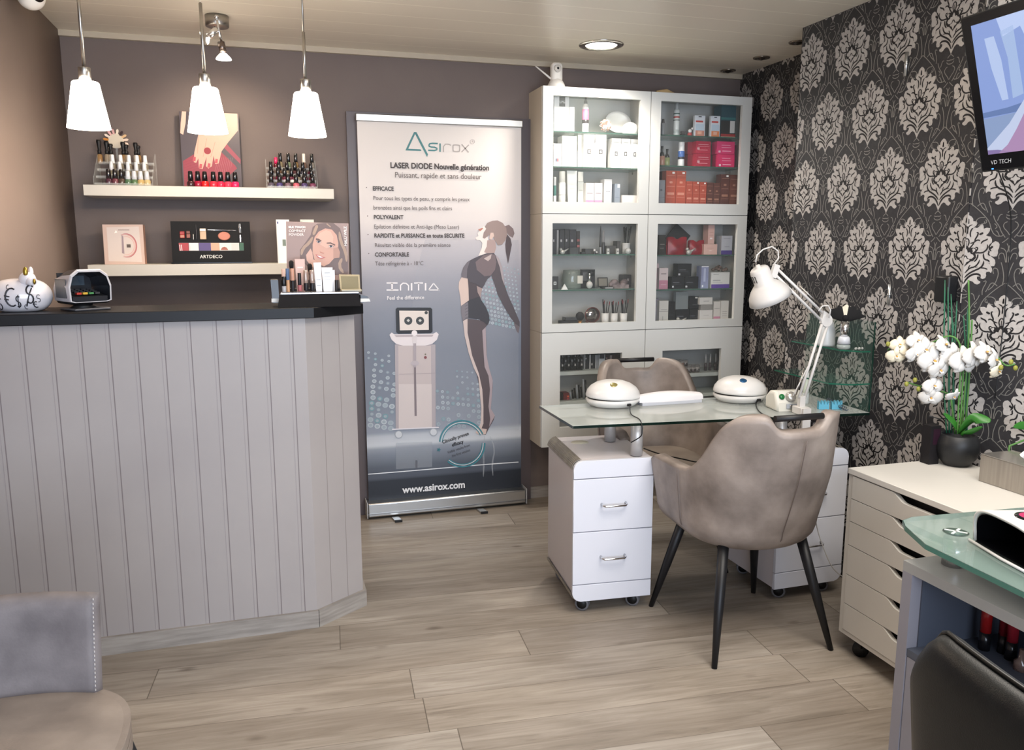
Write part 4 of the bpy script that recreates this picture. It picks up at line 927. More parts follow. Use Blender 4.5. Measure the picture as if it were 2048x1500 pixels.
# ------------------------------------------------------------------ ceiling and hanging lights
SHG = mat('lit_frosted_glass', '#fff6ea', .5, emit='#fff1de', es=14.0)
for i, (px, lab_) in enumerate(((177, 'white glass pendant lamp over the piggy bank, nearest the left wall'), (415, 'white glass pendant lamp hanging before the manicure picture'), (617, 'white glass pendant lamp nearest the roll-up banner'))):
    x = (-.548, -.178, .155)[i]; y = 3.05; zb_ = 1.799
    t = thing('pendant_lamp', lab_, 'pendant lamp', (x, y, zb_), 0, 'pendant lamps over the counter')
    b = B(); b.lathe([(.0665, 0), (.066, .002), (.0415, .143), (.038, .147), (.02, .148), (.02, .145), (.036, .144), (.0395, .14), (.063, .003), (.0665, 0)], SHG, c=(x, y, zb_), seg=36); finish('lamp_shade', b, t)
    b = B(); b.lathe([(.019, .146), (.019, .19), (.0185, .192), (.004, .193)], STEEL, c=(x, y, zb_), seg=24); finish('lamp_holder', b, t)
    b = B(); zr_ = (zb_ + .9, zb_ + .42, zb_ + .35)[i]; zr_ = min(zr_, ZC - .03)
    b.tube([(x, y, zb_ + .19), (x, y, zr_)], .0058, STEEL, seg=12); b.tube([(x, y, zr_), (x, y, ZC)], .003, STEEL, seg=8); finish('rod', b, t)
    b = B(); b.lathe([(.045, -.025), (.047, -.02), (.047, 0)], STEEL, c=(x, y, ZC), seg=24); finish('canopy', b, t)
    l = lamp('pendant_bulb', 'POINT', (x, y, zb_ - .0), 8, WARM, shadow_soft_size=.045)
# recessed round downlight
x, y = 1.57, 3.75
t = thing('ceiling_downlight', 'large round lit downlight recessed in the ceiling before the glass cabinets', 'ceiling light', (x, y, ZC))
b = B(); b.lathe([(.075, -.001), (.078, -.006), (.105, -.004), (.108, 0)], mat('chrome_ring', '#cfcac2', .15, 1), c=(x, y, ZC), seg=40); finish('trim_ring', b, t)
b = B(); b.lathe([(0.0001, -.003), (.04, -.0028), (.076, -.002)], mat('lit_diffuser', '#ffffff', .5, emit='#fff6ea', es=9), c=(x, y, ZC), seg=40); finish('diffuser', b, t)
# three small eyeball spots, unlit
for i, (px, py) in enumerate(((1456, 141), (1523, 115), (1592, 84))):
    p = P(px, py, 'z', ZC)
    lab_ = ('small dark recessed spot in the ceiling above the right glass cabinet', 'small dark recessed spot, middle one of the three along the papered wall', 'small dark recessed spot half hidden by the papered door')[i]
    if i == 2: p.x = 2.30 + .07; p = P(1596, 84, 'z', ZC); 
    t = thing('ceiling_spot', lab_, 'ceiling spot', tuple(p), 0, 'unlit ceiling spots')
    b = B(); b.lathe([(.026, -.002), (.03, -.006), (.041, -.005), (.043, 0)], mat('spot_ring', '#8b7f72', .25, .8), c=tuple(p), seg=28); finish('ring', b, t)
    b = B(); b.ball((p.x, p.y, ZC + .012), .026, mat('spot_bulb', '#3a332e', .2, .5), seg=20); finish('bulb', b, t)
# swivel spotlight on a round canopy
x, y = -.157, 3.74
t = thing('swivel_spotlight', 'chrome three-armed ceiling spotlight behind the middle pendant', 'spotlight', (x, y, ZC))
b = B(); b.lathe([(.001, -.045), (.044, -.045), (.047, -.042), (.047, 0)], STEEL, c=(x, y, ZC), seg=32); finish('canopy', b, t)
yj = 3.68; J = P(437, 58, 'y', yj); A = P(433, 34, 'y', yj); K = P(443, 83, 'y', yj)
b = B(); b.tube([A, J, K], .005, CHROME, seg=10); b.ball(tuple(A), .009, CHROME); finish('stem', b, t)
H0 = P(434, 57, 'y', yj); H1 = P(417, 73, 'y', yj)
b = B(); b.tube([H0, H1], .013, mat('polished_arm', '#e2e0dc', .18, .9), seg=16)
b.tube([P(442, 84, 'y', yj), P(446, 104, 'y', yj)], .014, mat('lamp_socket', '#6e625a', .25, .8), seg=18); b.tube([P(443, 84, 'y', yj), P(446.5, 104, 'y', yj)], .0048, mat('lit_glass', '#fff8ee', .3, emit='#fff0dc', es=3), seg=10); finish('arm', b, t)
sg = mat('lit_spot_glass', '#fffaf2', .3, emit='#fff3e2', es=9)
b = B(); p = P(447, 110, 'y', yj); b.lathe([(.031, -.018), (.029, -.012), (.018, .0), (.012, .006), (.001, .006)], sg, c=tuple(p), seg=24); finish('lit_head', b, t)
for q in ([(399, 64), (404, 65), (406, 74), (401, 71)], [(412, 75), (419, 74), (418, 84), (415, 88), (412, 82)]):
    b = B(); v = [P(*k, 'y', yj) for k in q]; n_ = len(v); b.add(v + [k + Vector((.0, .012, 0)) for k in v], [tuple(range(n_))[::-1], tuple(range(n_, 2 * n_))] + [(i, (i + 1) % n_, n_ + (i + 1) % n_, n_ + i) for i in range(n_)], sg); finish('glass_edge', b, t)
hd = lamp('spot_head_bulb', 'SPOT', tuple(p + Vector((0, 0, -.03))), 10, WARM, spot_size=math.radians(110), spot_blend=.7, shadow_soft_size=.03)
aim(hd, (-.2, 4.17, 1.7))
# dome camera on the left wall
c = P(62, -7, 'x', XL + .055)
t = thing('dome_camera', 'white ball security camera high on the left wall, cut by the top edge', 'security camera', tuple(c))
b = B(); b.ball(tuple(c), .047, mat('camera_white', '#e6e2dc', .3), seg=28, rings=18); finish('body', b, t)
dv = (Vector((0, 0, CAMH)) - c).normalized(); dv = (dv + Vector((.75, 0, .2))).normalized()
q = dv.to_track_quat('Z', 'Y').to_matrix().to_4x4()
b = B(); b.lathe([(.024, .042), (.0225, .0455), (.0001, .0475)], mat('lens_dark', '#17110e', .08), seg=24, M=Matrix.Translation(c) @ q); finish('lens', b, t)
b = B(); b.tube([(XL, c.y, c.z + .01), (c.x, c.y, c.z + .01)], .02, WHITE, seg=20); finish('mount', b, t)
# ------------------------------------------------------------------ wall cabinets with glass doors
CX = (1.345, 1.937, 2.537); CZ = (2.196, 1.571, .96, .345); YC = 3.95
cab = mat('cabinet_lacquer', '#d3d4d1', .32); cabs = mat('cabinet_side', '#c2b8a8', .4)
inner = mat('cabinet_inside', '#b3b1ac', .6); pane = mat('door_pane', '#e8f0ee', .03, alpha=.025, spec=.4)
gsh = glassy('green_glass_shelf', '#a9c8bd', .45, .05); gedge = mat('glass_shelf_edge', '#3c5a50', .15)
OPX = ((1.401, 1.878), (1.995, 2.478)); OPZ = ((1.631, 2.151), (1.005, 1.523), (.449, .84))
BX_ = ((1.448, 1.803), (2.044, 2.408))
SH = {}
SHZ = {(0, 0): (1.985, 1.81), (0, 1): (1.988, 1.83), (1, 0): (1.364, 1.18), (1, 1): (1.358, 1.172)}
for r_ in range(3):
    for c_ in range(2):
        x0, x1 = CX[c_], CX[c_ + 1]; z1, z0 = CZ[r_], CZ[r_ + 1]
        lab_ = 'white wall cabinet with a ' + ('glass door', 'glass door', 'small window in its door')[r_] + ', ' + ('top', 'middle', 'bottom')[r_] + ' row ' + (('on the banner side', 'on the papered-wall side'))[c_]
        t = thing('display_cabinet', lab_, 'cabinet', ((x0 + x1) / 2, 4.06, z0), 0, 'white display cabinets on the back wall')
        b = B(); g = .0008
        b.box((x0 + g, 3.972, z0 + g), (x0 + .016, YB - .001, z1 - g), cabs if c_ == 0 else inner); b.box((x1 - .016, 3.972, z0 + g), (x1 - g, YB - .001, z1 - g), inner)
        b.box((x0 + .016, 3.972, z0 + g), (x1 - .016, YB - .001, z0 + .016), inner); b.box((x0 + .016, 3.972, z1 - .016), (x1 - .016, YB - .001, z1 - g), inner)
        b.box((x0 + .016, YB - .006, z0 + .016), (x1 - .016, YB - .001, z1 - .016), inner); finish('carcass', b, t)
        a0, a1 = (OPX[c_] if r_ < 2 else BX_[c_]); w0, w1 = OPZ[r_]
        b = B(); m_ = cab; e = .0018
        b.box((x0 + e, YC, z0 + e), (a0, 3.971, z1 - e), m_); b.box((a1, YC, z0 + e), (x1 - e, 3.971, z1 - e), m_)
        b.box((a0, YC, z0 + e), (a1, 3.971, w0), m_); b.box((a0, YC, w1), (a1, 3.971, z1 - e), m_); dr = finish('door', b, t)
        b = B(); b.box((a0 + .0005, 3.958, w0 + .0005), (a1 - .0005, 3.962, w1 - .0005), pane); finish('glass_pane', b, dr)
        if r_ < 2:
            for zz in SHZ[(r_, c_)]:
                b = B(); b.box((x0 + .018, 3.985, zz - .006), (x1 - .018, YB - .008, zz), gsh); b.box((x0 + .018, 3.9835, zz - .006), (x1 - .018, 3.985, zz), gedge); finish('glass_shelf', b, t)
            for xx in (x1 - .022,):
                for zz in SHZ[(r_, c_)]: b = B(); b.tube([(xx, 4.12, zz - .015), (xx + .006, 4.12, zz - .015)], .006, STEEL, seg=10); finish('shelf_pin', b, t)
        else:
            zz = (.745, .70)[c_]
            b = B(); b.box((x0 + .018, 3.985, zz - .02), (x1 - .018, YB - .008, zz), mat('pale_shelf', '#b3bab5', .4)); finish('shelf', b, t)
            b = B(); b.box((x0 + .018, 3.985, .565), (x1 - .018, YB - .008, .582), mat('pale_shelf', '#b3bab5', .4)); finish('shelf', b, t)
SA = {'tlA': 1.985, 'tlB': 1.81, 'tlC': 1.587, 'trA': 1.988, 'trB': 1.83, 'trC': 1.587, 'mlA': 1.364, 'mlB': 1.18, 'mlC': .976, 'mrA': 1.358, 'mrB': 1.172, 'mrC': .976, 'blA': .745, 'blB': .582, 'brA': .70}
CEIL = {'tlA': 2.178, 'tlB': 1.978, 'tlC': 1.803, 'trA': 2.178, 'trB': 1.981, 'trC': 1.823, 'mlA': 1.553, 'mlB': 1.357, 'mlC': 1.173, 'mrA': 1.553, 'mrB': 1.351, 'mrC': 1.165, 'blA': .943, 'blB': .724, 'brA': .943}
def zof(px, py, y): return P(px, py, 'y', y).z
def pbx(px0, px1, pt, sh, col, label, cat='box', dec=(), y=4.02, d=.055, name='product_box', grp=None, zb=None, txt=None, rough=.4):
    z0 = (SA[sh] if isinstance(sh, str) else sh) + .0004 if zb is None else zb
    x0 = P(px0, 300, 'y', y).x + .0006; x1 = P(px1, 300, 'y', y).x - .0006; z1 = min(zof((px0 + px1) / 2, pt, y), CEIL[sh])
    # columns lean a little in the view: use the height of the piece itself
    zm = (z0 + z1) / 2
    def xa_(px): 
        lo, hi = -1.0, 4.0
        for _ in range(40):
            m_ = (lo + hi) / 2
            r = Vector((m_, y, zm - CAMH)); cx_ = BX.x * r.x + BY.x * r.y + BZ.x * r.z; cz_ = BX.z * r.x + BY.z * r.y + BZ.z * r.z
            if 1024 + FPX * cx_ / cz_ < px: lo = m_
            else: hi = m_
        return lo
    x0, x1 = xa_(px0) + .0006, xa_(px1) - .0006
    if x0 < 1.93: x1 = min(x1, 1.92)
    if x1 > 1.93: x0 = max(x0, 1.954)
    b = B(); b.box((x0, y, z0), (x1, y + d, z1), plain(col, rough) if isinstance(col, str) else col)
    w, h = x1 - x0, z1 - z0
    for k, (v0, v1, u0, u1, m_) in enumerate(dec):
        o = .0004 + .0002 * k
        b.quad([(x0 + w * u0, y - o, z0 + h * v0), (x0 + w * u1, y - o, z0 + h * v0), (x0 + w * u1, y - o, z0 + h * v1), (x0 + w * u0, y - o, z0 + h * v1)], plain(m_))
    if txt:
        s, m_, sz, u, v = txt
        text_mesh(b, s, plain(m_), sz * 1.0, Matrix.Translation((x0 + w * u, y - .003, z0 + h * v)) @ Matrix.Rotation(PI / 2, 4, 'X'), align='CENTER')
    return single(name, b, label, cat, grp)
def plat(px, pt, sh, segs, label, cat='bottle', y=4.04, name='bottle', grp=None, seg=16, zb=None):
    """turned bottle: segs = (fraction of height from, to, radius m, material)"""
    z0 = (SA[sh] if isinstance(sh, str) else sh) + .0004; z1 = min(zof(px, pt, y), CEIL.get(sh, 9))
    zm = (z0 + z1) / 2; lo, hi = -1.0, 4.0
    for _ in range(40):
        m_ = (lo + hi) / 2; r = Vector((m_, y, zm - CAMH)); cx_ = BX.x * r.x + BY.x * r.y + BZ.x * r.z; cz_ = BX.z * r.x + BY.z * r.y + BZ.z * r.z
        if 1024 + FPX * cx_ / cz_ < px: lo = m_
        else: hi = m_
    b = B(); h = z1 - z0
    for f0, f1, ra, rb, m_ in segs: b.lathe([(ra * .97, z0 + h * f0), (ra, z0 + h * f0 + .0008), (rb, z0 + h * f1 - .0008), (rb * .95, z0 + h * f1)], plain(m_, .3) if isinstance(m_, str) else m_, c=(lo, y, 0), seg=seg)
    return single(name, b, label, cat, grp)
# ------------------------------------------------------------------ contents of the cabinets
G1 = 'pieces on the top shelf of the top cabinet by the banner'
pbx(1108, 1138, 191, 'tlA', '#e7e6e3', 'white cardboard box with a dark LPG square at the left of the top shelf', dec=[(.0, .62, 0, 1, '#eeeeed'), (.7, .97, .34, .74, '#3b3a38'), (.45, .6, .45, .6, '#8b8b8b')], y=4.03, d=.1, txt=('LPG', '#f3f3f3', .017, .54, .79))
pbx(1139, 1149, 214, 'tlA', '#e9e7e2', 'narrow white bag beside the LPG box', 'bag', y=4.02, d=.05, name='paper_bag')
plat(1171, 194, 'tlA', [(0, .72, .017, .017, '#f0eeec'), (.36, .66, .0173, .0173, '#e8739a'), (.27, .37, .0175, .0175, '#2a2526'), (.72, .82, .016, .009, '#e9e2da'), (.8, .9, .0095, .0085, '#2c2f2e'), (.9, 1, .006, .005, '#2c2f2e')], 'clear spray bottle with pink label and black pump in the top cabinet', name='spray_bottle')
# rose made of folded petals
c = P(1209, 247, 'y', 4.03); c.z = SA['tlA'] + .041
t = thing('paper_rose', 'rose-gold artificial rose on the top glass shelf', 'artificial flower', (c.x, 4.04, SA['tlA']))
pm = mat('rose_petal', '#c28e7e', .35, .25); pm2 = mat('rose_petal_light', '#ecd8cf', .4)
for ring_, (n_, r0, tilt) in enumerate(((3, .01, .1), (5, .02, .3), (7, .031, .55), (9, .042, .85))):
    for k in range(n_):
        a = 2 * PI * k / n_ + ring_ * .5
        Mx = Matrix.Translation(c + Vector((0, -.004 * (3 - ring_), 0))) @ Matrix.Rotation(PI / 2, 4, 'X') @ Matrix.Rotation(a, 4, 'Z') @ Matrix.Translation((r0 * .55, 0, (3 - ring_) * .004)) @ Matrix.Rotation(-tilt, 4, 'Y')
        b = B(); b.grid(lambda u, v: ((v - .2) * .021, (u - .5) * .03 * (1 - .5 * (2 * v - 1) ** 2), .006 * (1 - (2 * u - 1) ** 2) + .004 * v * v), 5, 5, pm if (k + ring_) % 2 else pm2, M=Mx); finish('petal', b, t, solid=.0006)
c = P(1250, 247, 'y', 4.06)
b = B(); b.lathe([(0.001, .0), (.035, .004), (.06, .02), (.074, .036), (.074, .042), (.06, .03), (.001, .012)], mat('white_bowl', '#eceae4', .3), seg=36, M=Matrix.Translation((c.x - .02, 4.14, SA['tlA'] + .063)) @ Matrix.Rotation(math.radians(74), 4, 'X'), sy=.8)
single('white_dish', b, 'large round white dish standing upright at the right of the top shelf', 'dish')
b = B(); b.lathe([(.035, 0), (.04, .006), (.044, .03), (.036, .05), (.018, .062), (.001, .066)], mat('white_bowl', '#eceae4', .3), c=(c.x + .018, 4.035, SA['tlA'] + .0004), seg=28)
single('white_dome_jar', b, 'white domed jar in front of the upright white dish', 'jar')
E_ = lambda: [(.42, .56, .34, .66, '#4a4745'), (.45, .53, .42, .6, '#e8e6e3'), (.48, .5, .5, .66, '#4a4745'), (.60, .61, .3, .7, '#8b8884'), (.38, .39, .3, .7, '#8b8884'), (.06, .075, .2, .8, '#b7b4b0'), (.86, .87, .25, .75, '#bdbab6')]
pbx(1107, 1123, 287, 'tlB', '#f1efee', 'small white carton with a red and blue dot, far left of the second shelf', dec=[(.22, .36, .25, .45, '#6b6f80'), (.22, .36, .45, .65, '#c06a6a'), (.66, .68, .2, .7, '#b9b5b2')])
pbx(1124, 1154, 272, 'tlB', '#f3f1ef', 'wide white carton with a small grey dot on the second shelf', dec=[(.2, .3, .38, .54, '#9b9da6')], d=.07)
pbx(1155.5, 1166, 262.5, 'tlB', '#dfe0d8', 'narrow pale carton between the wide white carton and the logo cartons', y=4.05)
for i, (a, c_, tp, nm) in enumerate(((1167, 1189.3, 265, 'tall white carton with a black square logo, left of the tall pair'), (1190, 1212.6, 265, 'tall white carton with a black square logo, right of the tall pair'), (1223, 1241.5, 276.5, 'shorter logo carton, left of the three at the right of the second shelf'), (1242.3, 1260.5, 277.5, 'shorter logo carton, middle of the three'), (1261.3, 1278, 278.5, 'shorter logo carton, right of the three, half behind the door frame'))):
    pbx(a, c_, tp, 'tlB', '#efedea', nm, dec=E_(), d=.05, grp='logo cartons on the second shelf')
plat(1109.5, 354, 'tlC', [(0, .2, .008, .008, '#2c7d72'), (.2, .45, .008, .008, '#e8ecea'), (.45, .75, .008, .008, '#49786f'), (.75, 1, .007, .007, '#e5e5e2')], 'slim teal and white tube, far left of the bottom shelf', 'tube', name='cosmetic_tube')
plat(1124, 343, 'tlC', [(0, .72, .0185, .0185, '#ecebe3'), (.4, .42, .0188, .0188, '#b5b1a4'), (.72, 1, .017, .016, '#e6e4da')], 'thick ivory bottle with a round cap on the bottom shelf', name='lotion_bottle')
tubebox(1135, 1155, 341, 400, 4.03, .03, plain('#ecebe6', .35), 'white squeeze tube standing on its cap beside the ivory bottle', 'squeeze_tube', 'tube', [(.0, .2, '#d9d7cf', .9), (.55, .56, '#b5b1a6', .6), (.45, .46, '#b5b1a6', .6)], z0=SA['tlC'] + .0004, group=None)
pbx(1155.5, 1167, 363, 'tlC', '#d0d3cc', 'pale grey-green carton behind the squeeze tube', dec=[(.7, .72, .2, .8, '#9da39b')], y=4.05)
pbx(1156, 1166.5, 343.5, 'tlC', '#e6e3da', 'small cream box resting on the grey-green carton', zb=zof(1161, 362.6, 4.05), y=4.05, d=.04)
for i, (a, c_) in enumerate(((1171.5, 1188), (1188.8, 1204.5))):
    pbx(a, c_, 366, 'tlC', '#efe9e7', ('left', 'right')[i] + ' one of two white cartons with a pink base band', dec=[(0, .4, 0, 1, '#dba3c4'), (.62, .66, .1, .85, '#a89fa5'), (.3, .32, .2, .8, '#b06a96')], grp='pink banded cartons')
pbx(1208, 1223.5, 358.5, 'tlC', '#e4e4e4', 'pale grey carton with a tiny leaf mark beside the pink banded cartons', dec=[(.2, .5, .2, .8, '#cfd0d2'), (.6, .63, .2, .8, '#a9aaae'), (.02, .06, .4, .6, '#55585c')])
pbx(1229, 1240, 367.5, 'tlC', '#8f99a5', 'slim blue-grey carton with a white sticker', dec=[(.86, .98, .5, .95, '#f0f0ee'), (.5, .51, .1, .9, '#6d7885')])
pbx(1244, 1276, 390.5, 'tlC', '#e9e3dd', 'low wide white box at the right end of the bottom shelf', dec=[(.45, .5, .3, .7, '#cbb9ae')], d=.08)
# top right cabinet
plat(1326, 238, 'trA', [(0, .75, .011, .013, '#8d8d8c'), (.75, 1, .009, .006, '#4a4240')], 'small grey bottle with dark cap, far left of the upper shelf, right cabinet')
plat(1353, 206.5, 'trA', [(0, .78, .0165, .0165, '#d8dcd9'), (.55, .6, .0168, .0168, '#b5403a'), (.47, .5, .0168, .0168, '#3c4b42'), (.66, .7, .0168, .0168, '#4a6a60'), (.1, .2, .0168, .0168, '#b9c0bc'), (.78, .82, .0165, .013, '#aeb3b0'), (.82, 1, .0125, .0115, '#9a9c9c')], 'tall white aerosol can with a red brand line on the upper shelf', name='spray_can', cat='spray can')
b = B(); p = P(1366, 262, 'y', 4.04); b.box((p.x - .012, 4.03, SA['trA'] + .0004), (p.x + .006, 4.05, SA['trA'] + .014), '#3c3b3c'); b.box((p.x - .012, 4.035, SA['trA'] + .014), (p.x + .016, 4.045, SA['trA'] + .028), '#55504f')
single('hand_pump', b, 'small dark pump gadget beside the aerosol can', 'gadget')
b = B(); p = P(1380, 262, 'y', 4.03); b.lathe([(.012, 0), (.013, .012), (.011, .02)], '#b14a4a', c=(p.x, 4.03, SA['trA'] + .0004)); b.ball((p.x, 4.03, SA['trA'] + .03), .011, '#dcdad8', sc=(1, .8, 1)); b.ball((p.x + .008, 4.02, SA['trA'] + .042), .006, '#dcdad8')
single('small_figurine', b, 'little white and red figurine between aerosol can and blister packs', 'figurine')
for i, (a, c_, tp, or_) in enumerate(((1389, 1410, 231, '#c98a78'), (1421, 1440, 232, '#e08a5a'))):
    pbx(a, c_, tp, 'trA', '#d9dde3', ('left', 'right')[i] + ' hanging blister pack with a picture of hands on the upper shelf', 'blister pack', dec=[(.0, .3, .1, .95, or_), (.12, .26, .3, .7, '#e5b098'), (.3, .6, .1, .9, '#bfd0de'), (.68, .76, .1, .8, '#c4463e'), (.92, .96, .35, .65, '#3c3c3e')], d=.018, y=4.02, name='blister_pack', grp='blister packs')
pbx(1442, 1471.5, 209.5, 'trA', '#1f4550', 'teal and silver pouch with a red foot band at the right of the upper shelf', 'pouch', dec=[(.55, .62, 0, 1, '#2f6a6c'), (.12, .52, 0, 1, '#2a2828'), (.15, .52, .62, .95, '#c9c7c4'), (.04, .12, 0, 1, '#a03232'), (0, .04, 0, 1, '#cfc6a8')], d=.08, name='teal_pouch')
for i, (px, tp) in enumerate(((1324, 292), (1334, 298))):
    plat(px, tp, 'trB', [(0, .5, .016, .016, ('#b58570', '#9aa06c')[i]), (.5, .7, .015, .008, '#2a2524'), (.7, 1, .005, .007, '#1f1c1c')], ('black pump bottle with a terracotta label', 'black pump bottle with an olive label')[i] + ' at the left of the pink boxes shelf', name='pump_bottle')
plat(1362.5, 284.5, 'trB', [(0, .66, .018, .018, '#e4e4e4'), (.36, .64, .0184, .0184, '#4a6fb0'), (.3, .4, .0187, .0187, '#2c2f3a'), (.66, 1, .0165, .0165, '#e8e8e8')], 'white roll-on bottle with a blue label before the red boxes', name='roll_on_bottle')
rd = [(.25, .3, .15, .8, '#d98b96'), (.55, .58, .1, .9, '#d98b96'), (.7, .74, .15, .85, '#e0a3aa'), (.3, .48, .08, .24, '#c9a0a6')]
za = pbx(1375, 1391, 309, 'trB', '#8b2636', 'crimson box at the lower left, behind the red pair', dec=[], y=4.06)
pbx(1375, 1391, 284, 'trB', '#93293a', 'crimson box at the upper left, behind the red pair', dec=[], y=4.06, zb=zof(1383, 308.6, 4.06))
pbx(1392, 1421, 307, 'trB', '#a92740', 'dark red box, lower of the stacked red pair', dec=rd)
pbx(1392, 1421.5, 282.5, 'trB', '#b02a44', 'dark red box, upper of the stacked red pair', dec=rd, zb=zof(1406, 306.6, 4.02))
pk_ = [(.2, .26, .3, .8, '#f2b3c8'), (.5, .54, .25, .8, '#f0a4bd'), (.68, .72, .25, .75, '#f0a4bd'), (.1, .26, .08, .2, '#e9c4cf')]
pbx(1435, 1469, 308.5, 'trB', '#d92c66', 'bright pink box, lower of the stacked pink pair', dec=pk_)
pbx(1434, 1469.5, 283, 'trB', '#d83a70', 'bright pink box, upper of the stacked pink pair', dec=pk_, zb=zof(1452, 308, 4.02))
pbx(1471.5, 1477, 290, 'trB', '#8a5a62', 'dusky red slab standing in for the reflection of the pink pair by the door frame', y=4.06)  # reddish reflection of the pink boxes, built as a coloured slab
def brown(h1, h2): return [(.62, .63, .1, .9, h2), (.7, .75, .35, .65, h2), (.42, .48, .15, .85, h2), (.36, .37, .1, .9, h2), (.2, .21, .2, .8, h2), (.88, .89, .1, .9, h2)]
pbx(1316, 1329.5, 360, 'trC', '#85868a', 'grey carton, far left under the red boxes', dec=[(.45, .46, 0, 1, '#6c6d71'), (.66, .72, .3, .6, '#5c5d62')])
pbx(1325, 1331, 342, 'trC', '#5d2320', 'dark red carton peeking out behind the grey carton', y=4.08)
L_ = [(1331.5, 1351.3, 341.5, '#b0503c', 'tall brick-red carton with a white price tag, first from the left'), (1351.7, 1371.3, 342, '#b0503c', 'tall brick-red carton with a white price tag, second from the left'),
      (1371.7, 1384.7, 362.5, '#a84a38', 'short brick-red carton, left of the short ones'), (1385, 1398.7, 363, '#a84a38', 'short brick-red carton, middle of the short ones'), (1399, 1412.5, 364, '#a84836', 'short brick-red carton touching the brown cartons'),
      (1413, 1426, 365, '#58302a', 'short dark brown carton, left of two'), (1426.4, 1439.5, 366, '#5c342c', 'short dark brown carton, right of two'), (1440.5, 1458.3, 348.5, '#5a2f28', 'tall dark brown carton with a price tag'), (1458.7, 1476, 349.5, '#66382c', 'tall dark brown carton with a copper sheen at the shelf end')]
for i, (a, c_, tp, m_, nm) in enumerate(L_):
    tagw = [(.93, .975, .6, .85, '#efece6')] if i in (0, 1, 3, 4, 7) else []
    pbx(a, c_, tp, 'trC', m_, nm, dec=brown(m_, '#cf8a76' if i < 5 else '#9a6c58') + ([(.08, .1, .25, .75, '#f0e2d8')] if i < 2 else []) + tagw, grp='suncare cartons on the bottom shelf', d=.05)
# middle left cabinet
for i, (a, c_, tp, m_) in enumerate(((1105, 1112, 459, '#1d1b22'), (1113.3, 1117.5, 460, '#9d9a98'), (1118.7, 1129, 459, '#211f26'), (1129.6, 1139, 458, '#222027'), (1139.6, 1152.6, 459, '#26242c'), (1153.2, 1160, 462, '#2b2226'))):
    pbx(a, c_, tp, 'mlA', m_, ('black upright palette case at the far left', 'thin grey upright case', 'black upright palette case after the grey one', 'slightly taller black upright palette case', 'broad black upright palette case', 'dark case with red blocks at the end of the row')[i] + ' of the black case row', 'palette case', dec=[(.5, .6, .2, .5, '#b5b1b0')] if i != 1 and i != 5 else ([(.3, .4, .1, .9, '#a35a58'), (.55, .65, .1, .9, '#8f4a48')] if i == 5 else []), y=4.05, d=.08, name='palette_case', grp='black palette cases')
def bird(px, sh, lab_, y=4.0, s=1.0, flip=1):
    p = P(px, 500, 'y', y); z = SA[sh]
    b = B(); m_ = mat('silver_bird', '#a9a8a2', .3, .3)
    b.ball((p.x, y, z + .012 * s), .012 * s, m_, sc=(1.15, .9, 1)); b.ball((p.x - .009 * s * flip, y, z + .026 * s), .008 * s, m_); b.tube([(p.x + .008 * s * flip, y, z + .015 * s), (p.x + .034 * s * flip, y, z + .03 * s)], [.006 * s, .002], m_, seg=8)
    single('bird_ornament', b, lab_, 'ornament', 'little silver birds')
bird(1125, 'mlA', 'silver bird ornament before the black palette cases')
b = B(); p = P(1148, 505, 'y', 4.02); b.box((p.x - .03, 4.0, SA['mlA'] + .0004), (p.x + .016, 4.03, SA['mlA'] + .035), mat('smoky_acrylic', '#55585a', .1, alpha=.6)); single('smoky_tray', b, 'smoky acrylic tray before the palette cases', 'tray')
for a, c_, tp, m_, nm in ((1163, 1170, 504, '#3b3c3d', 'low dark box, left step of the low boxes'), (1170.5, 1187, 497.5, '#4b4b4b', 'wide low dark box beside the step box'), (1213, 1233, 491.5, '#55524f', 'grey-brown box behind the tiny white blocks'), (1234, 1241, 482, '#4a4644', 'narrow dark box left of the brush cup')):
    pbx(a, c_, tp, 'mlA', m_, nm, y=4.06)
for a, tp, nm in ((1189, 498, 'tiny chrome-topped pot, left of the tall brush'), (1193, 503, 'tiny silver pot touching the tall brush')):
    plat(a, tp, 'mlA', [(0, .6, .006, .006, '#2a2a2c'), (.6, 1, .0065, .005, '#c9c7c4')], nm, 'pot', y=4.0, name='small_pot')
plat(1201, 451.5, 'mlA', [(0, .25, .007, .006, '#8b8b8c'), (.25, .8, .007, .004, '#161518'), (.8, 1, .004, .001, '#161518')], 'tall pointed black brush standing in the middle of the shelf', 'brush', y=4.02, name='pointed_brush')
plat(1207, 461, 'mlA', [(0, .5, .009, .008, '#37363a'), (.5, 1, .006, .005, '#8b8786')], 'grey-topped dark bottle behind the pointed brush', y=4.06)
for a, c_, tp, nm in ((1214, 1219, 497, 'tiny white block pot, left of two'), (1233, 1238, 497, 'tiny white block pot, right of two')):
    pbx(a, c_, tp, 'mlA', '#c4c2bd', nm, 'pot', y=4.0, d=.012, name='block_pot', dec=[(.4, .6, .2, .8, '#5c5a58')], grp='tiny block pots')
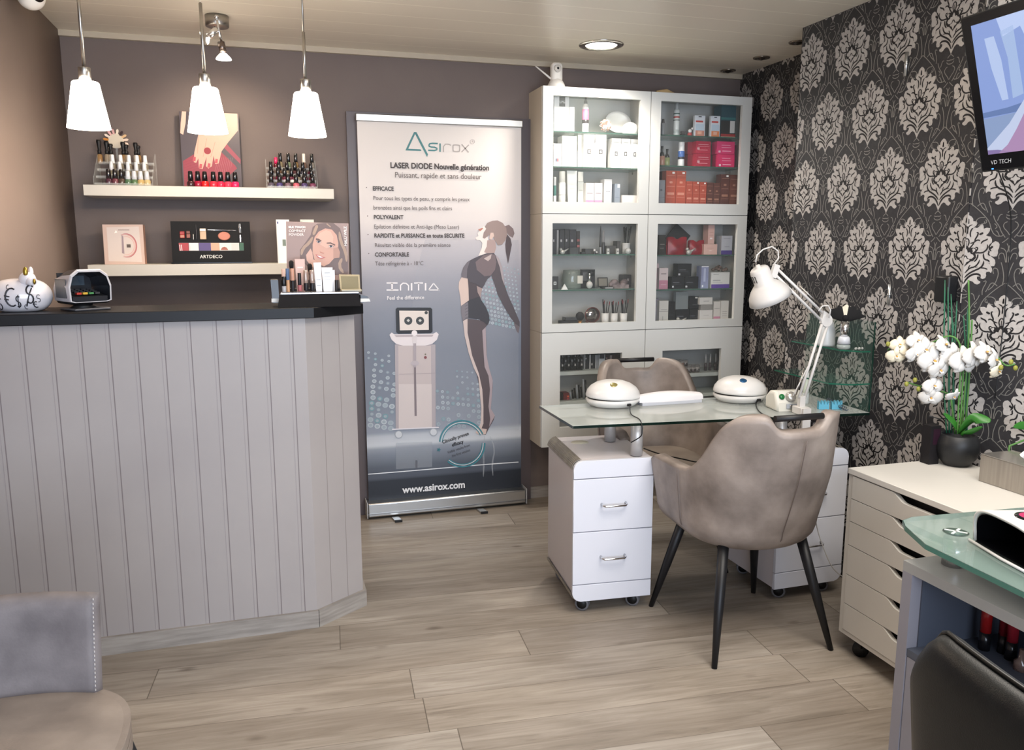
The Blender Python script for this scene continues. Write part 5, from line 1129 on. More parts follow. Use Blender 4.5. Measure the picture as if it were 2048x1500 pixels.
def cup(px, tp, ptop, sh, lab_, n_, y, r=.018, red=False, grp='white cups of brushes and pencils'):
    z0 = SA[sh] + .0004; z1 = zof(px, tp, y); lo = P(px, tp, 'y', y).x; zt_ = zof(px, ptop, y)
    t = thing('brush_cup', lab_, 'cup', (lo, y, z0), 0, grp)
    b = B(); b.lathe([(r * .9, z0), (r, z1), (r * .93, z1), (r * .85, z0 + .004), (.0001, z0 + .004)], mat('cup_white', '#d9d7d2', .4), c=(lo, y, 0), seg=20); finish('cup', b, t)
    for k in range(n_):
        a = 2 * PI * k / n_ + .4; tx = math.cos(a) * r * .5; ty = math.sin(a) * r * .4; dx = (k / (n_ - 1) - .5) * r * 1.3
        b = B(); m_ = plain(random.choice(['#1a181b', '#242225', '#151316'])); hh = (zt_ - z0) * random.uniform(.88, 1)
        b.tube([(lo + tx * .4, y + ty * .4, z0 + .006), (lo + tx + dx, y + ty, z0 + hh * .86)], .0026, m_, seg=6)
        b.tube([(lo + tx + dx, y + ty, z0 + hh * .86), (lo + tx + dx * 1.15, y + ty, z0 + hh)], .0028, plain('#7a2a2c') if red and k % 2 else m_, seg=6); finish('pencil' if red else 'brush', b, t)
cup(1252, 486, 452, 'mlA', 'white cup of dark brushes at the right of the upper shelf', 7, 4.06, .022)
b = B(); p = P(1256, 500, 'y', 4.0); b.ball((p.x, 4.0, SA['mlA'] + .0165), .016, glassy('crystal_ball', '#c9c9c6', .6)); single('crystal_ball', b, 'small crystal ball before the cup of brushes', 'ornament')
pbx(1103, 1117, 553, 'mlB', '#2b2a2c', 'little black frame with a white flower, far left of the second shelf', 'frame', dec=[(.35, .6, .3, .7, '#c9c8c5'), (.42, .53, .42, .58, '#2b2a2c')], y=4.04, d=.012, name='flower_frame')
c = P(1143, 560, 'y', 4.07)
t = thing('glass_jar', 'wide glass jar with a lace label on the second shelf', 'jar', (c.x, 4.07, SA['mlB']))
jg = glassy('jar_glass', '#8d958c', .5)
b = B(); z0 = SA['mlB'] + .0004; b.lathe([(.045, z0), (.052, z0 + .01), (.054, z0 + .05), (.048, z0 + .085), (.046, z0 + .1), (.043, z0 + .1), (.045, z0 + .08), (.05, z0 + .05), (.048, z0 + .012), (.001, z0 + .006)], jg, c=(c.x, 4.07, 0), seg=28); finish('jar', b, t)
b = B(); b.box((c.x + .012, 4.0135, z0 + .03), (c.x + .042, 4.0145, z0 + .072), mat('lace', '#b9b6ac', .7)); finish('label', b, t)
b = B(); b.flat([P(x, y, 'y', 4.005) for x, y in ((1122, 561), (1136, 561), (1127.5, 553))], '#dcdcd8'); b.bm.transform(Matrix.Identity(4))
p = P(1129, 560, 'y', 4.0); b = B(); b.add([(p.x - .018, 3.995, z0), (p.x + .018, 3.995, z0), (p.x, 3.995, z0 + .03), (p.x - .018, 4.004, z0), (p.x + .018, 4.004, z0), (p.x, 4.004, z0 + .03)], [(0, 1, 2), (5, 4, 3), (0, 3, 4, 1), (1, 4, 5, 2), (2, 5, 3, 0)], '#d4d3cf')
single('triangle_card', b, 'small white triangle card before the glass jar', 'card')
pbx(1161, 1190, 539, 'mlB', '#1a191b', 'black square display frame behind the chrome brush', 'frame', dec=[(.08, .93, .1, .9, '#2d2b2e'), (.4, .85, .15, .5, '#6a686a')], y=4.1, d=.012, name='picture_frame')
p = P(1179, 560, 'y', 4.03); z0 = SA['mlB']
t = thing('powder_brush', 'chrome-handled powder brush standing before the black frame', 'brush', (p.x, 4.03, z0))
b = B(); b.ball((p.x, 4.03, z0 + .022), .018, mat('pale_hair', '#b5b2ae', .8), sc=(1, .8, 1.1)); finish('bristles', b, t)
b = B(); b.tube([(p.x, 4.03, z0 + .035), (p.x, 4.03, z0 + .085)], [.009, .006], CHROME); b.ball((p.x + .022, 4.06, z0 + .082), .017, BLACKM); finish('handle', b, t)
p = P(1208, 575, 'y', 4.04)
t = thing('open_compact', 'open compact with a beige square mirror on the second shelf', 'compact', (p.x, 4.04, z0))
b = B(); b.box((-.032, -.002, 0), (.028, .004, .052), BLACKM, bev=.002, M=Matrix.Translation((p.x, 4.05, z0 + .008)) @ Matrix.Rotation(-.15, 4, 'X')); b.box((-.026, -.003, .006), (.022, -.0021, .046), mat('beige_mirror', '#8f8a7e', .1, .4), M=Matrix.Translation((p.x, 4.05, z0 + .008)) @ Matrix.Rotation(-.15, 4, 'X')); finish('lid', b, t)
b = B(); b.box((p.x - .022, 4.0, z0 + .0004), (p.x + .042, 4.045, z0 + .01), BLACKM, bev=.002); b.box((p.x - .01, 3.999, z0 + .002), (p.x + .036, 4.0002, z0 + .009), '#8c8c8c'); finish('base', b, t)
b = B(); p = P(1243, 570, 'y', 4.05)
random.seed(5)
for k in range(9): b.ball((p.x - .055 + k * .0095, 4.05 + random.uniform(-.01, .01), z0 + .02 + .012 * math.sin(k)), .02, noisy('dusky_fabric', '#5c4f50', '#8a7b7a', 30, .6), sc=(1, .8, .9), seg=10, rings=6)
b.box((p.x - .06, 4.03, z0 + .0004), (p.x + .035, 4.08, z0 + .02), noisy('dusky_fabric', '#5c4f50', '#8a7b7a', 30, .6)); single('fabric_pouch', b, 'crumpled dusky fabric pouch at the right of the second shelf', 'pouch')
pbx(1246, 1262, 549.5, 'mlB', '#3f3b3c', 'dark box with pale dots behind the fabric pouch', dec=[(.5, .7, .5, .75, '#8c8482'), (.2, .35, .3, .5, '#a39a96')], y=4.1)
z0 = SA['mlC']
b = B(); p = P(1139, 640, 'y', 4.04); b.box((p.x - .05, 4.02, z0 + .0004), (p.x + .045, 4.08, z0 + .036), BLACKM); b.box((p.x - .032, 4.018, z0 + .037), (p.x + .04, 4.07, z0 + .056), mat('smoky_lid', '#3a3b3e', .12), bev=.002); single('palette_box', b, 'black palette box lying at the left of the bottom shelf', 'palette case')
p = P(1160, 630, 'y', 4.02)
t = thing('kabuki_brush', 'stubby black kabuki brush with a gold base', 'brush', (p.x, 4.02, z0)); b = B(); b.lathe([(.01, 0), (.011, .038)], mat('gold_ferrule', '#c08a4a', .2, .8), c=(p.x, 4.02, z0 + .0004)); finish('handle', b, t)
b = B(); b.ball((p.x, 4.02, z0 + .06), .024, plain('#171416', .9), sc=(1, .8, 1)); finish('bristles', b, t)
p = P(1185, 620, 'y', 4.05)
t = thing('round_mirror', 'round copper-rimmed table mirror on the bottom shelf', 'mirror', (p.x, 4.05, z0)); cop = mat('copper_rim', '#5e2c26', .25, .3)
cz = z0 + .062; b = B(); b.tube([(p.x + .042 * math.cos(a * PI / 16), 4.05, cz + .04 * math.sin(a * PI / 16)) for a in range(33)], .003, cop, seg=8, cap=False); finish('rim', b, t)
b = B(); b.lathe([(.0001, 0), (.041, 0), (.041, .002), (.0001, .002)], mat('mirror_face', '#8a8684', .05, .9), M=Matrix.Translation((p.x, 4.051, cz)) @ Matrix.Rotation(PI / 2, 4, 'X'), seg=28); finish('glass', b, t)
b = B(); b.box((p.x - .045, 4.02, z0 + .0004), (p.x + .045, 4.08, z0 + .012), cop, bev=.003); b.tube([(p.x - .04, 4.05, z0 + .03), (p.x - .01, 4.045, z0 + .01)], .004, cop); finish('base', b, t)
for i, px in enumerate((1210, 1228, 1247)): cup(px, 626, 598, 'mlC', 'white cup of black pencils, ' + ('left', 'middle', 'right')[i] + ' of the three on the bottom shelf', 6, 4.05, .021, True)
# middle right cabinet
Mx = Matrix.Translation((P(1352, 480, 'y', 4.08).x, 4.09, SA['mrA'] + .075)) @ Matrix.Rotation(math.radians(38), 4, 'Y')
b = B(); b.box((-.055, -.004, -.05), (.055, .006, .08), mat('black_carton', '#17161a', .5), M=Mx); b.quad([Mx @ Vector(v) for v in ((-.02, -.0045, .0), (.03, -.0045, .0), (.03, -.0045, .012), (-.02, -.0045, .012))], '#6f6b70'); single('black_card', b, 'black leaflet tilted on its corner behind the red bags', 'card')
red = noisy('red_organza', '#7e1020', '#a01528', 30, .35)
for a, c_, tp, nm in ((1334, 1371, 476, 'dark red gift bag, larger, left of the silver bird'), (1377, 1405.5, 482, 'dark red gift bag right of the silver bird')):
    x0 = P(a, 500, 'y', 4.06).x; x1 = P(c_, 500, 'y', 4.06).x; z0 = SA['mrA'] + .0004; z1 = zof(a, tp, 4.06)
    b = B(); b.grid(lambda u, v: (x0 + (x1 - x0) * u, 4.05 - .02 * math.sin(PI * u) * math.sin(PI * min(1, v + .15)), z0 + (z1 - z0) * v * (1 + .08 * math.sin(9 * u))), 12, 8, red)
    b.grid(lambda u, v: (x0 + (x1 - x0) * u, 4.07, z0 + (z1 - z0) * v * (1 + .08 * math.sin(9 * u))), 12, 8, red); single('gift_bag', b, nm, 'gift bag', 'red gift bags')
bird(1378, 'mrA', 'silver bird ornament between the two red gift bags', s=1.2)
pbx(1317, 1331, 470, 'mrA', '#2a2624', 'dark brown box at the far left of the upper shelf beside the red bags', dec=[(.3, .36, .2, .8, '#66605c'), (.5, .55, .2, .9, '#77706a')], y=4.07)
pbx(1407.5, 1434.5, 488.3, 'mrA', '#dcb3a6', 'flat blush pink carton carrying the tall narrow one', dec=[(.35, .4, .4, .6, '#f2dcd4'), (.6, .63, .25, .75, '#b98f84')])
pbx(1416, 1429, 450, 'mrA', '#d6aca0', 'tall narrow blush pink carton standing on the flat one', zb=zof(1421, 487.8, 4.02), dec=[(.25, .33, .3, .7, '#eee0dc'), (.6, .62, .2, .8, '#b98f84'), (.45, .47, .2, .8, '#b98f84')])
pbx(1442.5, 1464.5, 471.5, 'mrA', '#bcbcc2', 'white carton with violet foot band at the right of the upper shelf', dec=[(0, .22, 0, 1, '#54408a'), (.85, .88, .2, .8, '#8a8a92'), (.4, .42, .3, .75, '#8a8a92')])
pbx(1310.5, 1317.5, 527, 'mrB', '#b9a4a6', 'narrow pale carton cut by the door frame on the second shelf', dec=[(0, .22, 0, 1, '#b58295'), (.45, .65, 0, 1, '#b58295')], y=4.05)
pbx(1318, 1336, 536, 'mrB', '#cfc0be', 'pale carton with a pink lower half on the second shelf', dec=[(0, .42, 0, 1, '#bb8092'), (.7, .75, .2, .8, '#8f8484'), (.2, .22, .2, .8, '#d9b8c2')])
bk = [(.5, .54, .1, .6, '#6a6a72'), (.38, .4, .1, .8, '#4e4e56'), (.1, .25, .04, .18, '#b9b9bd')]
pbx(1343, 1369, 553.5, 'mrB', '#14141a', 'black cream box, lower left of the three', dec=bk); pbx(1369.7, 1396.5, 553.5, 'mrB', '#14141a', 'black cream box, lower right of the three', dec=bk)
pbx(1355.5, 1383, 527.5, 'mrB', '#16161c', 'black cream box stacked on top of the other two', dec=bk, zb=zof(1369, 553, 4.02))
pbx(1402.5, 1417, 532, 'mrB', '#8a90ae', 'lilac metallic upright carton between the black and the violet boxes', dec=[(.95, 1, 0, 1, '#dcdce0'), (.3, .9, .3, .6, '#aeb4cc'), (.05, .15, .1, .3, '#e0e2ea')])
pbx(1422.5, 1459, 544.5, 'mrB', '#d2d1ce', 'wide white box with a violet foot band on the second shelf', dec=[(0, .24, 0, 1, '#5a4090'), (.85, .88, .1, .4, '#8f8f8f'), (.45, .52, .08, .5, '#a5a5a8'), (.33, .35, .08, .6, '#a5a5a8')], d=.07)
zz = zof(1440, 544.3, 4.02); p = P(1441, 535, 'y', 4.05); b = B(); random.seed(11)
for k in range(16): b.ball((p.x - .042 + k * .0056, 4.055 + random.uniform(-.018, .018), zz + .010 + random.uniform(0, .022) * math.sin(PI * (k + 1) / 17)), .0105, noisy('dried_flower', '#3e302c', '#7d6a60', 60, .8), sc=(1, .7, .8), seg=8, rings=5)
single('dried_flower', b, 'brown dried flower head lying on the violet-footed box', 'dried flower')
pbx(1308.5, 1317.5, 597, 'mrC', '#77737c', 'grey carton at the far left of the lowest shelf', y=4.05)
pbx(1318, 1336.5, 601.5, 'mrC', '#cbc7bf', 'ivory carton with a ribbon cross on the lowest shelf', dec=[(.55, .57, 0, 1, '#8f8c88'), (.62, .64, .2, .9, '#8f8c88'), (.0, .35, .35, .45, '#a9a6a0')])
pbx(1337, 1350, 603.5, 'mrC', '#17171b', 'slim black carton beside the ivory one', dec=[(.4, .42, .1, .9, '#3f3f46')])
pbx(1351, 1378, 619, 'mrC', '#15151a', 'wide black box under the grey acrylic stand', dec=bk, y=4.04); pbx(1378.6, 1398, 618, 'mrC', '#17171c', 'black carton under the upright black one', dec=bk, y=4.04)
pbx(1379, 1397.5, 593, 'mrC', '#191a20', 'upright black carton with a pale sticker', dec=[(.85, .95, .6, .85, '#d9d7d2'), (.3, .35, .3, .8, '#55555c')], zb=zof(1388, 617.6, 4.04), y=4.04)
pbx(1351.5, 1376.5, 584, 'mrC', mat('grey_acrylic', '#8b9293', .2, alpha=.75), 'grey acrylic stand resting on the wide black box', 'stand', zb=zof(1364, 618.6, 4.04), y=4.05, d=.03, name='acrylic_stand')
bird(1364, 'mrC', 'silver bird ornament before the wide black box', s=1.2, y=3.995)
pbx(1399, 1425, 620, 'mrC', '#cfccc8', 'white carton at the bottom of the white stack', dec=[(.1, .2, .45, .55, '#66666a'), (.6, .62, .3, .7, '#8c8c8e')])
pbx(1401, 1424, 609.5, 'mrC', '#8b8884', 'flat grey box in the middle of the white stack', zb=zof(1412, 619.6, 4.02))
pbx(1399, 1425, 595, 'mrC', '#cbc8c3', 'white box topping the white stack', dec=[(.45, .52, .3, .75, '#8c8c8e')], zb=zof(1412, 609.1, 4.02))
pbx(1427, 1440.5, 603, 'mrC', '#cfcac4', 'white carton with a pink foot on the lowest shelf', dec=[(0, .3, 0, 1, '#c98ba2'), (.66, .68, .1, .9, '#9c9894')])
pbx(1441, 1457, 601.5, 'mrC', '#d3d0ca', 'taller white carton at the right of the lowest shelf', dec=[(.5, .52, .2, .8, '#9c9894'), (.4, .42, .2, .8, '#9c9894'), (.3, .32, .2, .8, '#9c9894')])
# bottom left cabinet
z0 = SA['blA']
random.seed(9)
for j in range(3):
    for i in range(7):
        px = 1123.5 + i * 6.4; y = 4.11 - j * .045
        p = P(px, 735, 'y', y); h = (.085, .065, .045)[j]
        b = B(); b.lathe([(.0095, 0), (.0095, h * .8), (.008, h)], plain('#141317', .25), c=(p.x, y, z0 + .0004), seg=10)
        if (i + j) % 2 == 0 or i == 6: b.box((p.x - .004, y - .0105, z0 + h * .55), (p.x + .004, y - .0095, z0 + h * .8), '#9d9a94')
        single('varnish_bottle', b, ('back', 'middle', 'front')[j] + ' row black varnish bottle, ' + ('first', 'second', 'third', 'fourth', 'fifth', 'sixth', 'seventh')[i] + ' from the left in the low cabinet', 'varnish bottle', 'black varnish bottles in the bottom cabinet')
for a, c_, tp, m_, dec, nm in ((1169, 1170.5, 709, '#c9cac8', [], 'thin pale divider case'), (1170.8, 1178.5, 710, '#232428', [(.7, .8, 0, .3, '#a9a9a6')], 'dark ring binder case, left'), (1178.8, 1181.5, 709.5, '#d0d0ce', [], 'pale spine between the dark cases'), (1181.8, 1190, 710, '#26282c', [(.25, .4, .1, .4, '#b5b3ae')], 'dark ring binder case, right'), (1190.4, 1197, 710, '#8d9094', [(0, 1, 0, .2, '#c5c7c8')], 'grey spine case'), (1197.4, 1210, 709, '#c3c6c9', [(.7, 1, .1, .9, '#26242c'), (.15, .18, .3, .7, '#8a8a8e')], 'white box with a black top band')):
    pbx(a, c_, tp, 'blA', m_, nm + ' on the bottom cabinet shelf', 'case', dec=dec, y=4.04, d=.09, name='file_case')
pbx(1210.5, 1217, 710, 'blA', '#331b1c', 'narrow dark red case beside the white box', 'case', y=4.05, d=.08, name='file_case', dec=[(.7, .8, .2, .6, '#8c6a68'), (.1, .2, .2, .5, '#8c6a68')])
pbx(1218, 1246, 709, 'blA', '#3c2020', 'large dark red case at the right of the bottom cabinet shelf', 'case', y=4.06, d=.08, name='file_case', dec=[(.4, .95, .05, .2, '#9c8c88'), (.5, .52, .3, .8, '#5c3634'), (.4, .95, .85, .98, '#8c7a76')])
for i, (a, c_, tp, m_, nm) in enumerate(((1120, 1126, 786, '#2a2021', 'dark little box at the bottom left'), (1126.5, 1139, 786, '#6a2a2a', 'dark red little box with orange dots'))):
    pbx(a, c_, tp, 'blB', m_, nm + ' of the lowest cabinet', y=4.03, dec=[(.35, .6, .6, .95, '#d06044'), (.05, .2, .6, .95, '#c04a50')] if i else [])
for i in range(8):
    px = 1142 + i * 4.3; p = P(px, 795, 'y', 4.03 + (i % 3) * .02); h = (.045, .05, .055, .08, .075, .06, .11, .1)[i]
    b = B(); m_ = plain('#141418', .3); b.tube([(p.x, p.y, SA['blB'] + .0004), (p.x - .006, p.y, SA['blB'] + h)], .0055, m_ if i % 3 else plain('#8b9096'), seg=10)
    single('marker_pen', b, 'dark pen standing in the lowest cabinet, ' + ('first', 'second', 'third', 'fourth', 'fifth', 'sixth', 'seventh', 'eighth')[i] + ' from the left', 'pen', 'dark pens in the lowest cabinet')
# bottom right cabinet: glitter jars and drill bits
z0 = SA['brA']; random.seed(4); k = 0
for j in range(3):
    for i in range(9):
        px = 1330 + i * 8.0; y = 4.10 - j * .04; p = P(px, 730, 'y', y)
        nst = 2 if (i < 6 and j < 2) else 1
        for s_ in range(nst):
            b = B(); g_ = random.choice(['#6a5750', '#4a4240', '#8a6a5c', '#55504f', '#3a3436']); zz = z0 + .0004 + s_ * .031
            b.lathe([(.015, 0), (.0165, .003), (.0165, .02)], glassy('jarlet_' + g_.lstrip('#'), g_, .85, .1), c=(p.x, y, zz), seg=12); b.lathe([(.0165, .02), (.0165, .028), (.014, .03)], glassy('jarlet_lid', '#9a9692', .7, .1), c=(p.x, y, zz), seg=12)
            single('glitter_jar', b, ('back', 'middle', 'front')[j] + ' row ' + ('lower' if s_ == 0 else 'stacked upper') + ' glitter jar, ' + ('first', 'second', 'third', 'fourth', 'fifth', 'sixth', 'seventh', 'eighth', 'ninth')[i] + ' from the left in the low cabinet', 'jar', 'small glitter jars in the bottom right cabinet')
for i, px in enumerate((1411, 1420, 1431, 1438)):
    p = P(px, 735, 'y', 4.05); y = 4.05
    b = B(); b.lathe([(.009, 0), (.009, .03), (.006, .045)], glassy('vial', '#4a4042', .9, .1), c=(p.x, y, z0 + .0004), seg=12); b.lathe([(.0045, .045), (.004, .095)], '#b9b7b4' if i < 3 else '#5c5c60', c=(p.x, y, z0 + .0004), seg=10)
    single('slim_vial', b, 'slim vial with a white stem, ' + ('first', 'second', 'third', 'fourth')[i] + ' from the left beside the glitter jars', 'vial', 'slim vials in the bottom right cabinet')
# things on top of the cabinets
p = P(1112, 168, 'y', 4.0)
t = thing('network_camera', 'white pan-tilt security camera with an antenna on top of the cabinets', 'security camera', (p.x, 4.03, CZ[0]))
wc = mat('camera_white', '#e6e2dc', .3); z0 = CZ[0]; cx = p.x + .012
b = B(); b.lathe([(.045, 0), (.047, .006), (.043, .02), (.032, .04), (.02, .05)], wc, c=(cx, 4.03, z0), seg=28); finish('base', b, t)
b = B(); b.box((cx - .03, 4.005, z0 + .025), (cx + .03, 4.055, z0 + .128), wc, bev=.02, seg=4); hd_ = finish('head', b, t)
b = B(); b.lathe([(.019, 0), (.018, .006), (.0001, .007)], '#cfcac3', M=Matrix.Translation((cx - .002, 4.004, z0 + .095)) @ Matrix.Rotation(PI / 2, 4, 'X'), seg=24); b.lathe([(.006, .0071), (.0001, .0085)], BLACKG, M=Matrix.Translation((cx - .002, 4.004, z0 + .095)) @ Matrix.Rotation(PI / 2, 4, 'X')); finish('lens', b, hd_)
q0 = P(1095, 152, 'y', 4.03); q1 = P(1071, 132, 'y', 4.03); b = B(); b.tube([q0 + (q0 - q1) * .3, q0, q1], [.005, .005, .003], wc, seg=10); finish('antenna', b, t)
b = B(); p0 = P(1296, 178, 'y', 4.05); p1 = P(1400, 186, 'y', 4.05)
b.box((p0.x, 4.03, z0 + .0004), (p1.x - .1, 4.08, z0 + .008), '#a9825e'); b.tube([(p0.x + .05, 4.05, z0 + .014), (p0.x + .11, 4.05, z0 + .022), (p0.x + .15, 4.05, z0 + .012)], [.01, .014, .008], mat('straw', '#c9ab7c', .7), seg=10)
single('straw_roll', b, 'pale straw roll and stick lying on top of the right cabinet', 'decoration')
b = B(); p0 = P(1375, 185, 'y', 4.02); p1 = P(1441, 187, 'y', 4.02); b.box((p0.x, 4.0, z0 + .0004), (p1.x, 4.05, z0 + .005), '#b98f68'); single('wooden_stick', b, 'flat wooden stick on top of the right cabinet near the papered wall', 'stick')
# ------------------------------------------------------------------ manicure desk: two wheeled pedestals, glass top
cwh = mat('pedestal_white', '#d9dbe4', .3); lwh = mat('pedestal_side', '#cfc9cb', .35)
rib = noisy('ribbed_aluminium', '#8f877a', '#a39b8d', 20, .35, metal=.6)
def pedestal(x, y, rz, w, dpt, left, label):
    """wheeled drawer pedestal, origin at its front corner; left: rounded metal edge on the left side"""
    z0, z1 = .057, .615
    t = thing('desk_pedestal', label, 'drawer pedestal', (x, y, 0), rz, 'wheeled pedestals under the glass desk')
    Mx = MW[t.name].copy()
    def rr(x0, x1, za, zb, r0, r1):            # front outline, rounded at one side: (x, z) list
        pts = []
        sgn = left
        def corner(cx_, cz_, a0, r): return [(cx_ + r * math.cos(math.radians(a0 + k * 15)), cz_ + r * math.sin(math.radians(a0 + k * 15))) for k in range(7)]
        L = x0; R = x1; r = .034
        if left:
            pts = (corner(L + r, za + r, 180, r) if r0 else [(L, za)]) + [(R, za), (R, zb)] + (corner(L + r, zb - r, 90, r) if r1 else [(L, zb)])
        else:
            pts = [(L, za)] + (corner(R - r, za + r, 270, r) if r0 else [(R, za)]) + (corner(R - r, zb - r, 0, r) if r1 else [(R, zb)]) + [(L, zb)]
        return pts
    def slab(b, pts, y0, y1, m_, bev=0):
        b.prism([(p[0], -p[1]) for p in pts], y0, y1, m_, M=Mx @ Matrix.Rotation(-PI / 2, 4, 'X') @ Matrix.Diagonal((1, 1, 1, 1)), bev=bev)
    b = B(); slab(b, rr(.003, w - .003, z0 + .002, z1 - .003, 1, 1), .018, dpt, lwh); finish('carcass', b, t)
    e = .0015
    for za, zb, nm, r0, r1 in ((.545 + e, z1, 'top_fascia', 0, 1), (.336 + e, .545 - e, 'drawer', 0, 0), (.125 + e, .336 - e, 'drawer', 0, 0), (z0, .125 - e, 'bottom_fascia', 1, 0)):
        b = B(); slab(b, rr(0, w, za, zb, r0, r1), 0, .017, cwh, bev=.002); o = finish(nm, b, t)
        if nm == 'drawer':
            zc_ = (za + zb) / 2; b = B(); xm = w * .5
            b.tube([Mx @ Vector(v) for v in ((xm - .048, 0, zc_ + .004), (xm - .047, -.018, zc_ + .002), (xm - .04, -.025, zc_), (xm + .04, -.025, zc_), (xm + .047, -.018, zc_ + .002), (xm + .048, 0, zc_ + .004))], .0042, CHROME, seg=10); finish('handle', b, o)
    for za in (0, 1):                          # ribbed metal edge strips running back
        b = B(); r = .036; cxx = .034 if left else w - .034; czz = z1 - .034 if za else z0 + .034
        n_ = 9; V = []
        for k in range(n_ * 2 + 1):
            f = k / (n_ * 2); a = math.radians((90 + 90 * f) if (left and za) else (180 + 90 * f) if left else (0 + 90 * f) if za else (270 + 90 * f))
            q = r + (.0012 if k % 2 else -.0006); V += [(cxx + q * math.cos(a), .019, czz + q * math.sin(a)), (cxx + q * math.cos(a), dpt - .004, czz + q * math.sin(a))]
        b.add(V, [(2 * k, 2 * k + 1, 2 * k + 3, 2 * k + 2) for k in range(n_ * 2)], rib, Mx); finish('metal_edge', b, t, solid=.002)
    b = B(); ux = .11 if left else w - .11; b.lathe([(.0001, 0), (.033, 0), (.034, -.001)], mat('oval_inlay', '#c9c3b0', .4), c=(ux, dpt - .1, z1 - .002), M=Mx, seg=28, sx=1.1, sy=.9) ; finish('cable_cap', b, t)
    for cx_, cy_ in ((.055, .05), (w - .055, .05), (.055, dpt - .05), (w - .055, dpt - .05)):
        b = B(); Mc = Mx @ Matrix.Translation((cx_, cy_, .0285)) @ Matrix.Rotation(math.radians(60), 4, 'Z') @ Matrix.Rotation(PI / 2, 4, 'Y')
        for s in (-1, 1): b.lathe([(.02, -.004), (.0275, -.004), (.0275, .004), (.02, .004)], mat('caster_tyre', '#6d6c70', .5), c=(0, 0, s * .009), M=Mc, seg=22); b.lathe([(.0001, -.0048), (.02, -.0048), (.02, .0048), (.0001, .0048)], BLACKM, c=(0, 0, s * .009), M=Mc, seg=18)
        b.box((-.012, -.012, 0), (.012, .012, .02), BLACKM, M=Mx @ Matrix.Translation((cx_, cy_, .038))); finish('caster', b, t)
    return t
p1 = pedestal(1.058, 2.727, math.radians(-5), .318, .395, True, 'white wheeled drawer pedestal under the left end of the glass desk')
p2 = pedestal(1.868, 2.6, math.radians(1), .318, .35, False, 'white wheeled drawer pedestal under the right end of the glass desk, beside the low drawers')
t = thing('manicure_desk_top', 'clear glass desk top with a dark green edge on metal posts', 'desk top', (1.65, 2.85, .743))
top = [(1.049, 2.718), (2.262, 2.597), (2.285, 3.03), (1.051, 3.112)]
gt = glassy('desk_glass', '#ccd3d0', .55, .02); ge_ = mat('desk_glass_edge', '#0c1f1a', .1)  # pale half-opaque colour puts the white reflection into the clear glass
b = B(); b.prism(top, .7445, .755, gt); nn = len(top)
for i in range(nn):
    a, c_ = Vector((*top[i], 0)), Vector((*top[(i + 1) % nn], 0)); d = (c_ - a).normalized(); o_ = Vector((d.y, -d.x, 0)) * .0012
    b.quad([a + o_ + Vector((0, 0, .7445)), c_ + o_ + Vector((0, 0, .7445)), c_ + o_ + Vector((0, 0, .7545)), a + o_ + Vector((0, 0, .7545))], ge_)
finish('glass_plate', b, t)
for x, y in ((1.325, 2.752), (1.318, 2.99), (1.93, 2.70), (1.94, 2.93)):
    b = B(); b.tube([(x, y, .6155), (x, y, .744)], .0235, mat('post_metal', '#c9c8c8', .4, .55), seg=24); finish('post', b, t)
ZD = .7553
# egg-shaped nail lamps
def egglamp(x, y, lab_, disp):
    t = thing('nail_lamp', lab_, 'nail lamp', (x, y, ZD), 0, 'egg-shaped nail lamps on the glass desk')
    wm = mat('lamp_shell', '#dad8d6', .3, coat=.3)
    b = B(); b.lathe([(.066, 0), (.093, .004), (.111, .02), (.114, .031), (.108, .035)], wm, c=(x, y, ZD), seg=40, sy=.9); finish('base', b, t)
    b = B(); b.lathe([(.106, .03), (.108, .041)], BLACKM, c=(x, y, ZD), seg=40, sy=.9); finish('gap', b, t)
    b = B(); Mx = Matrix.Translation((x, y, ZD + .038)) @ Matrix.Rotation(math.radians(2), 4, 'Y')
    b.lathe([(.1135, 0), (.115, .007), (.110, .025), (.096, .043), (.072, .058), (.043, .067), (.0001, .070)], wm, M=Mx, seg=44, sy=.9); finish('cover', b, t)
    b = B(); Md = Matrix.Translation((x - .022, y - .058, ZD + .096)) @ Matrix.Rotation(math.radians(32), 4, 'X')
    b.lathe([(.0165, -.001), (.0165, .002), (.0145, .0035), (.0001, .0035)], mat('lamp_button_' + disp.lstrip('#'), disp, .2, .5), M=Md, seg=24, sy=.8); finish('button', b, t)
    b = B(); b.box((x + .02, y - .106, ZD + .014), (x + .035, y - .096, ZD + .024), BLACKM); finish('socket', b, t)
egglamp(1.345, 3.03, 'white egg-shaped nail lamp with a gold button, on the left of the desk', '#a59a63')
egglamp(1.905, 2.965, 'white egg-shaped nail lamp with a blue button, right of the arm rest', '#2f5f8a')
# cables
def cable(pts, label, grp=None, r=.0022, m=BLACKM):
    q = [Vector(p) for p in pts]; d = []
    for i in range(len(q) - 1):
        p0, p1, p2, p3 = q[max(i - 1, 0)], q[i], q[i + 1], q[min(i + 2, len(q) - 1)]
        for k in range(6):
            s = k / 6; d.append(.5 * ((2 * p1) + (p2 - p0) * s + (2 * p0 - 5 * p1 + 4 * p2 - p3) * s * s + (3 * p1 - p0 - 3 * p2 + p3) * s ** 3))
    d.append(q[-1]); b = B(); b.tube(d, r, m, seg=8); return single('cable', b, label, 'cable', grp)
cable([(1.373, 2.924, ZD + .019), P(1262, 828, 'z', ZD + .006), P(1278, 838, 'z', ZD + .003), P(1283, 851, 'y', 2.688) + Vector((0, 0, .006)), P(1284, 862, 'y', 2.684), P(1281, 873, 'y', 2.69), P(1262, 885, 'y', 2.72)], 'black cable running from the left nail lamp over the front edge of the desk')
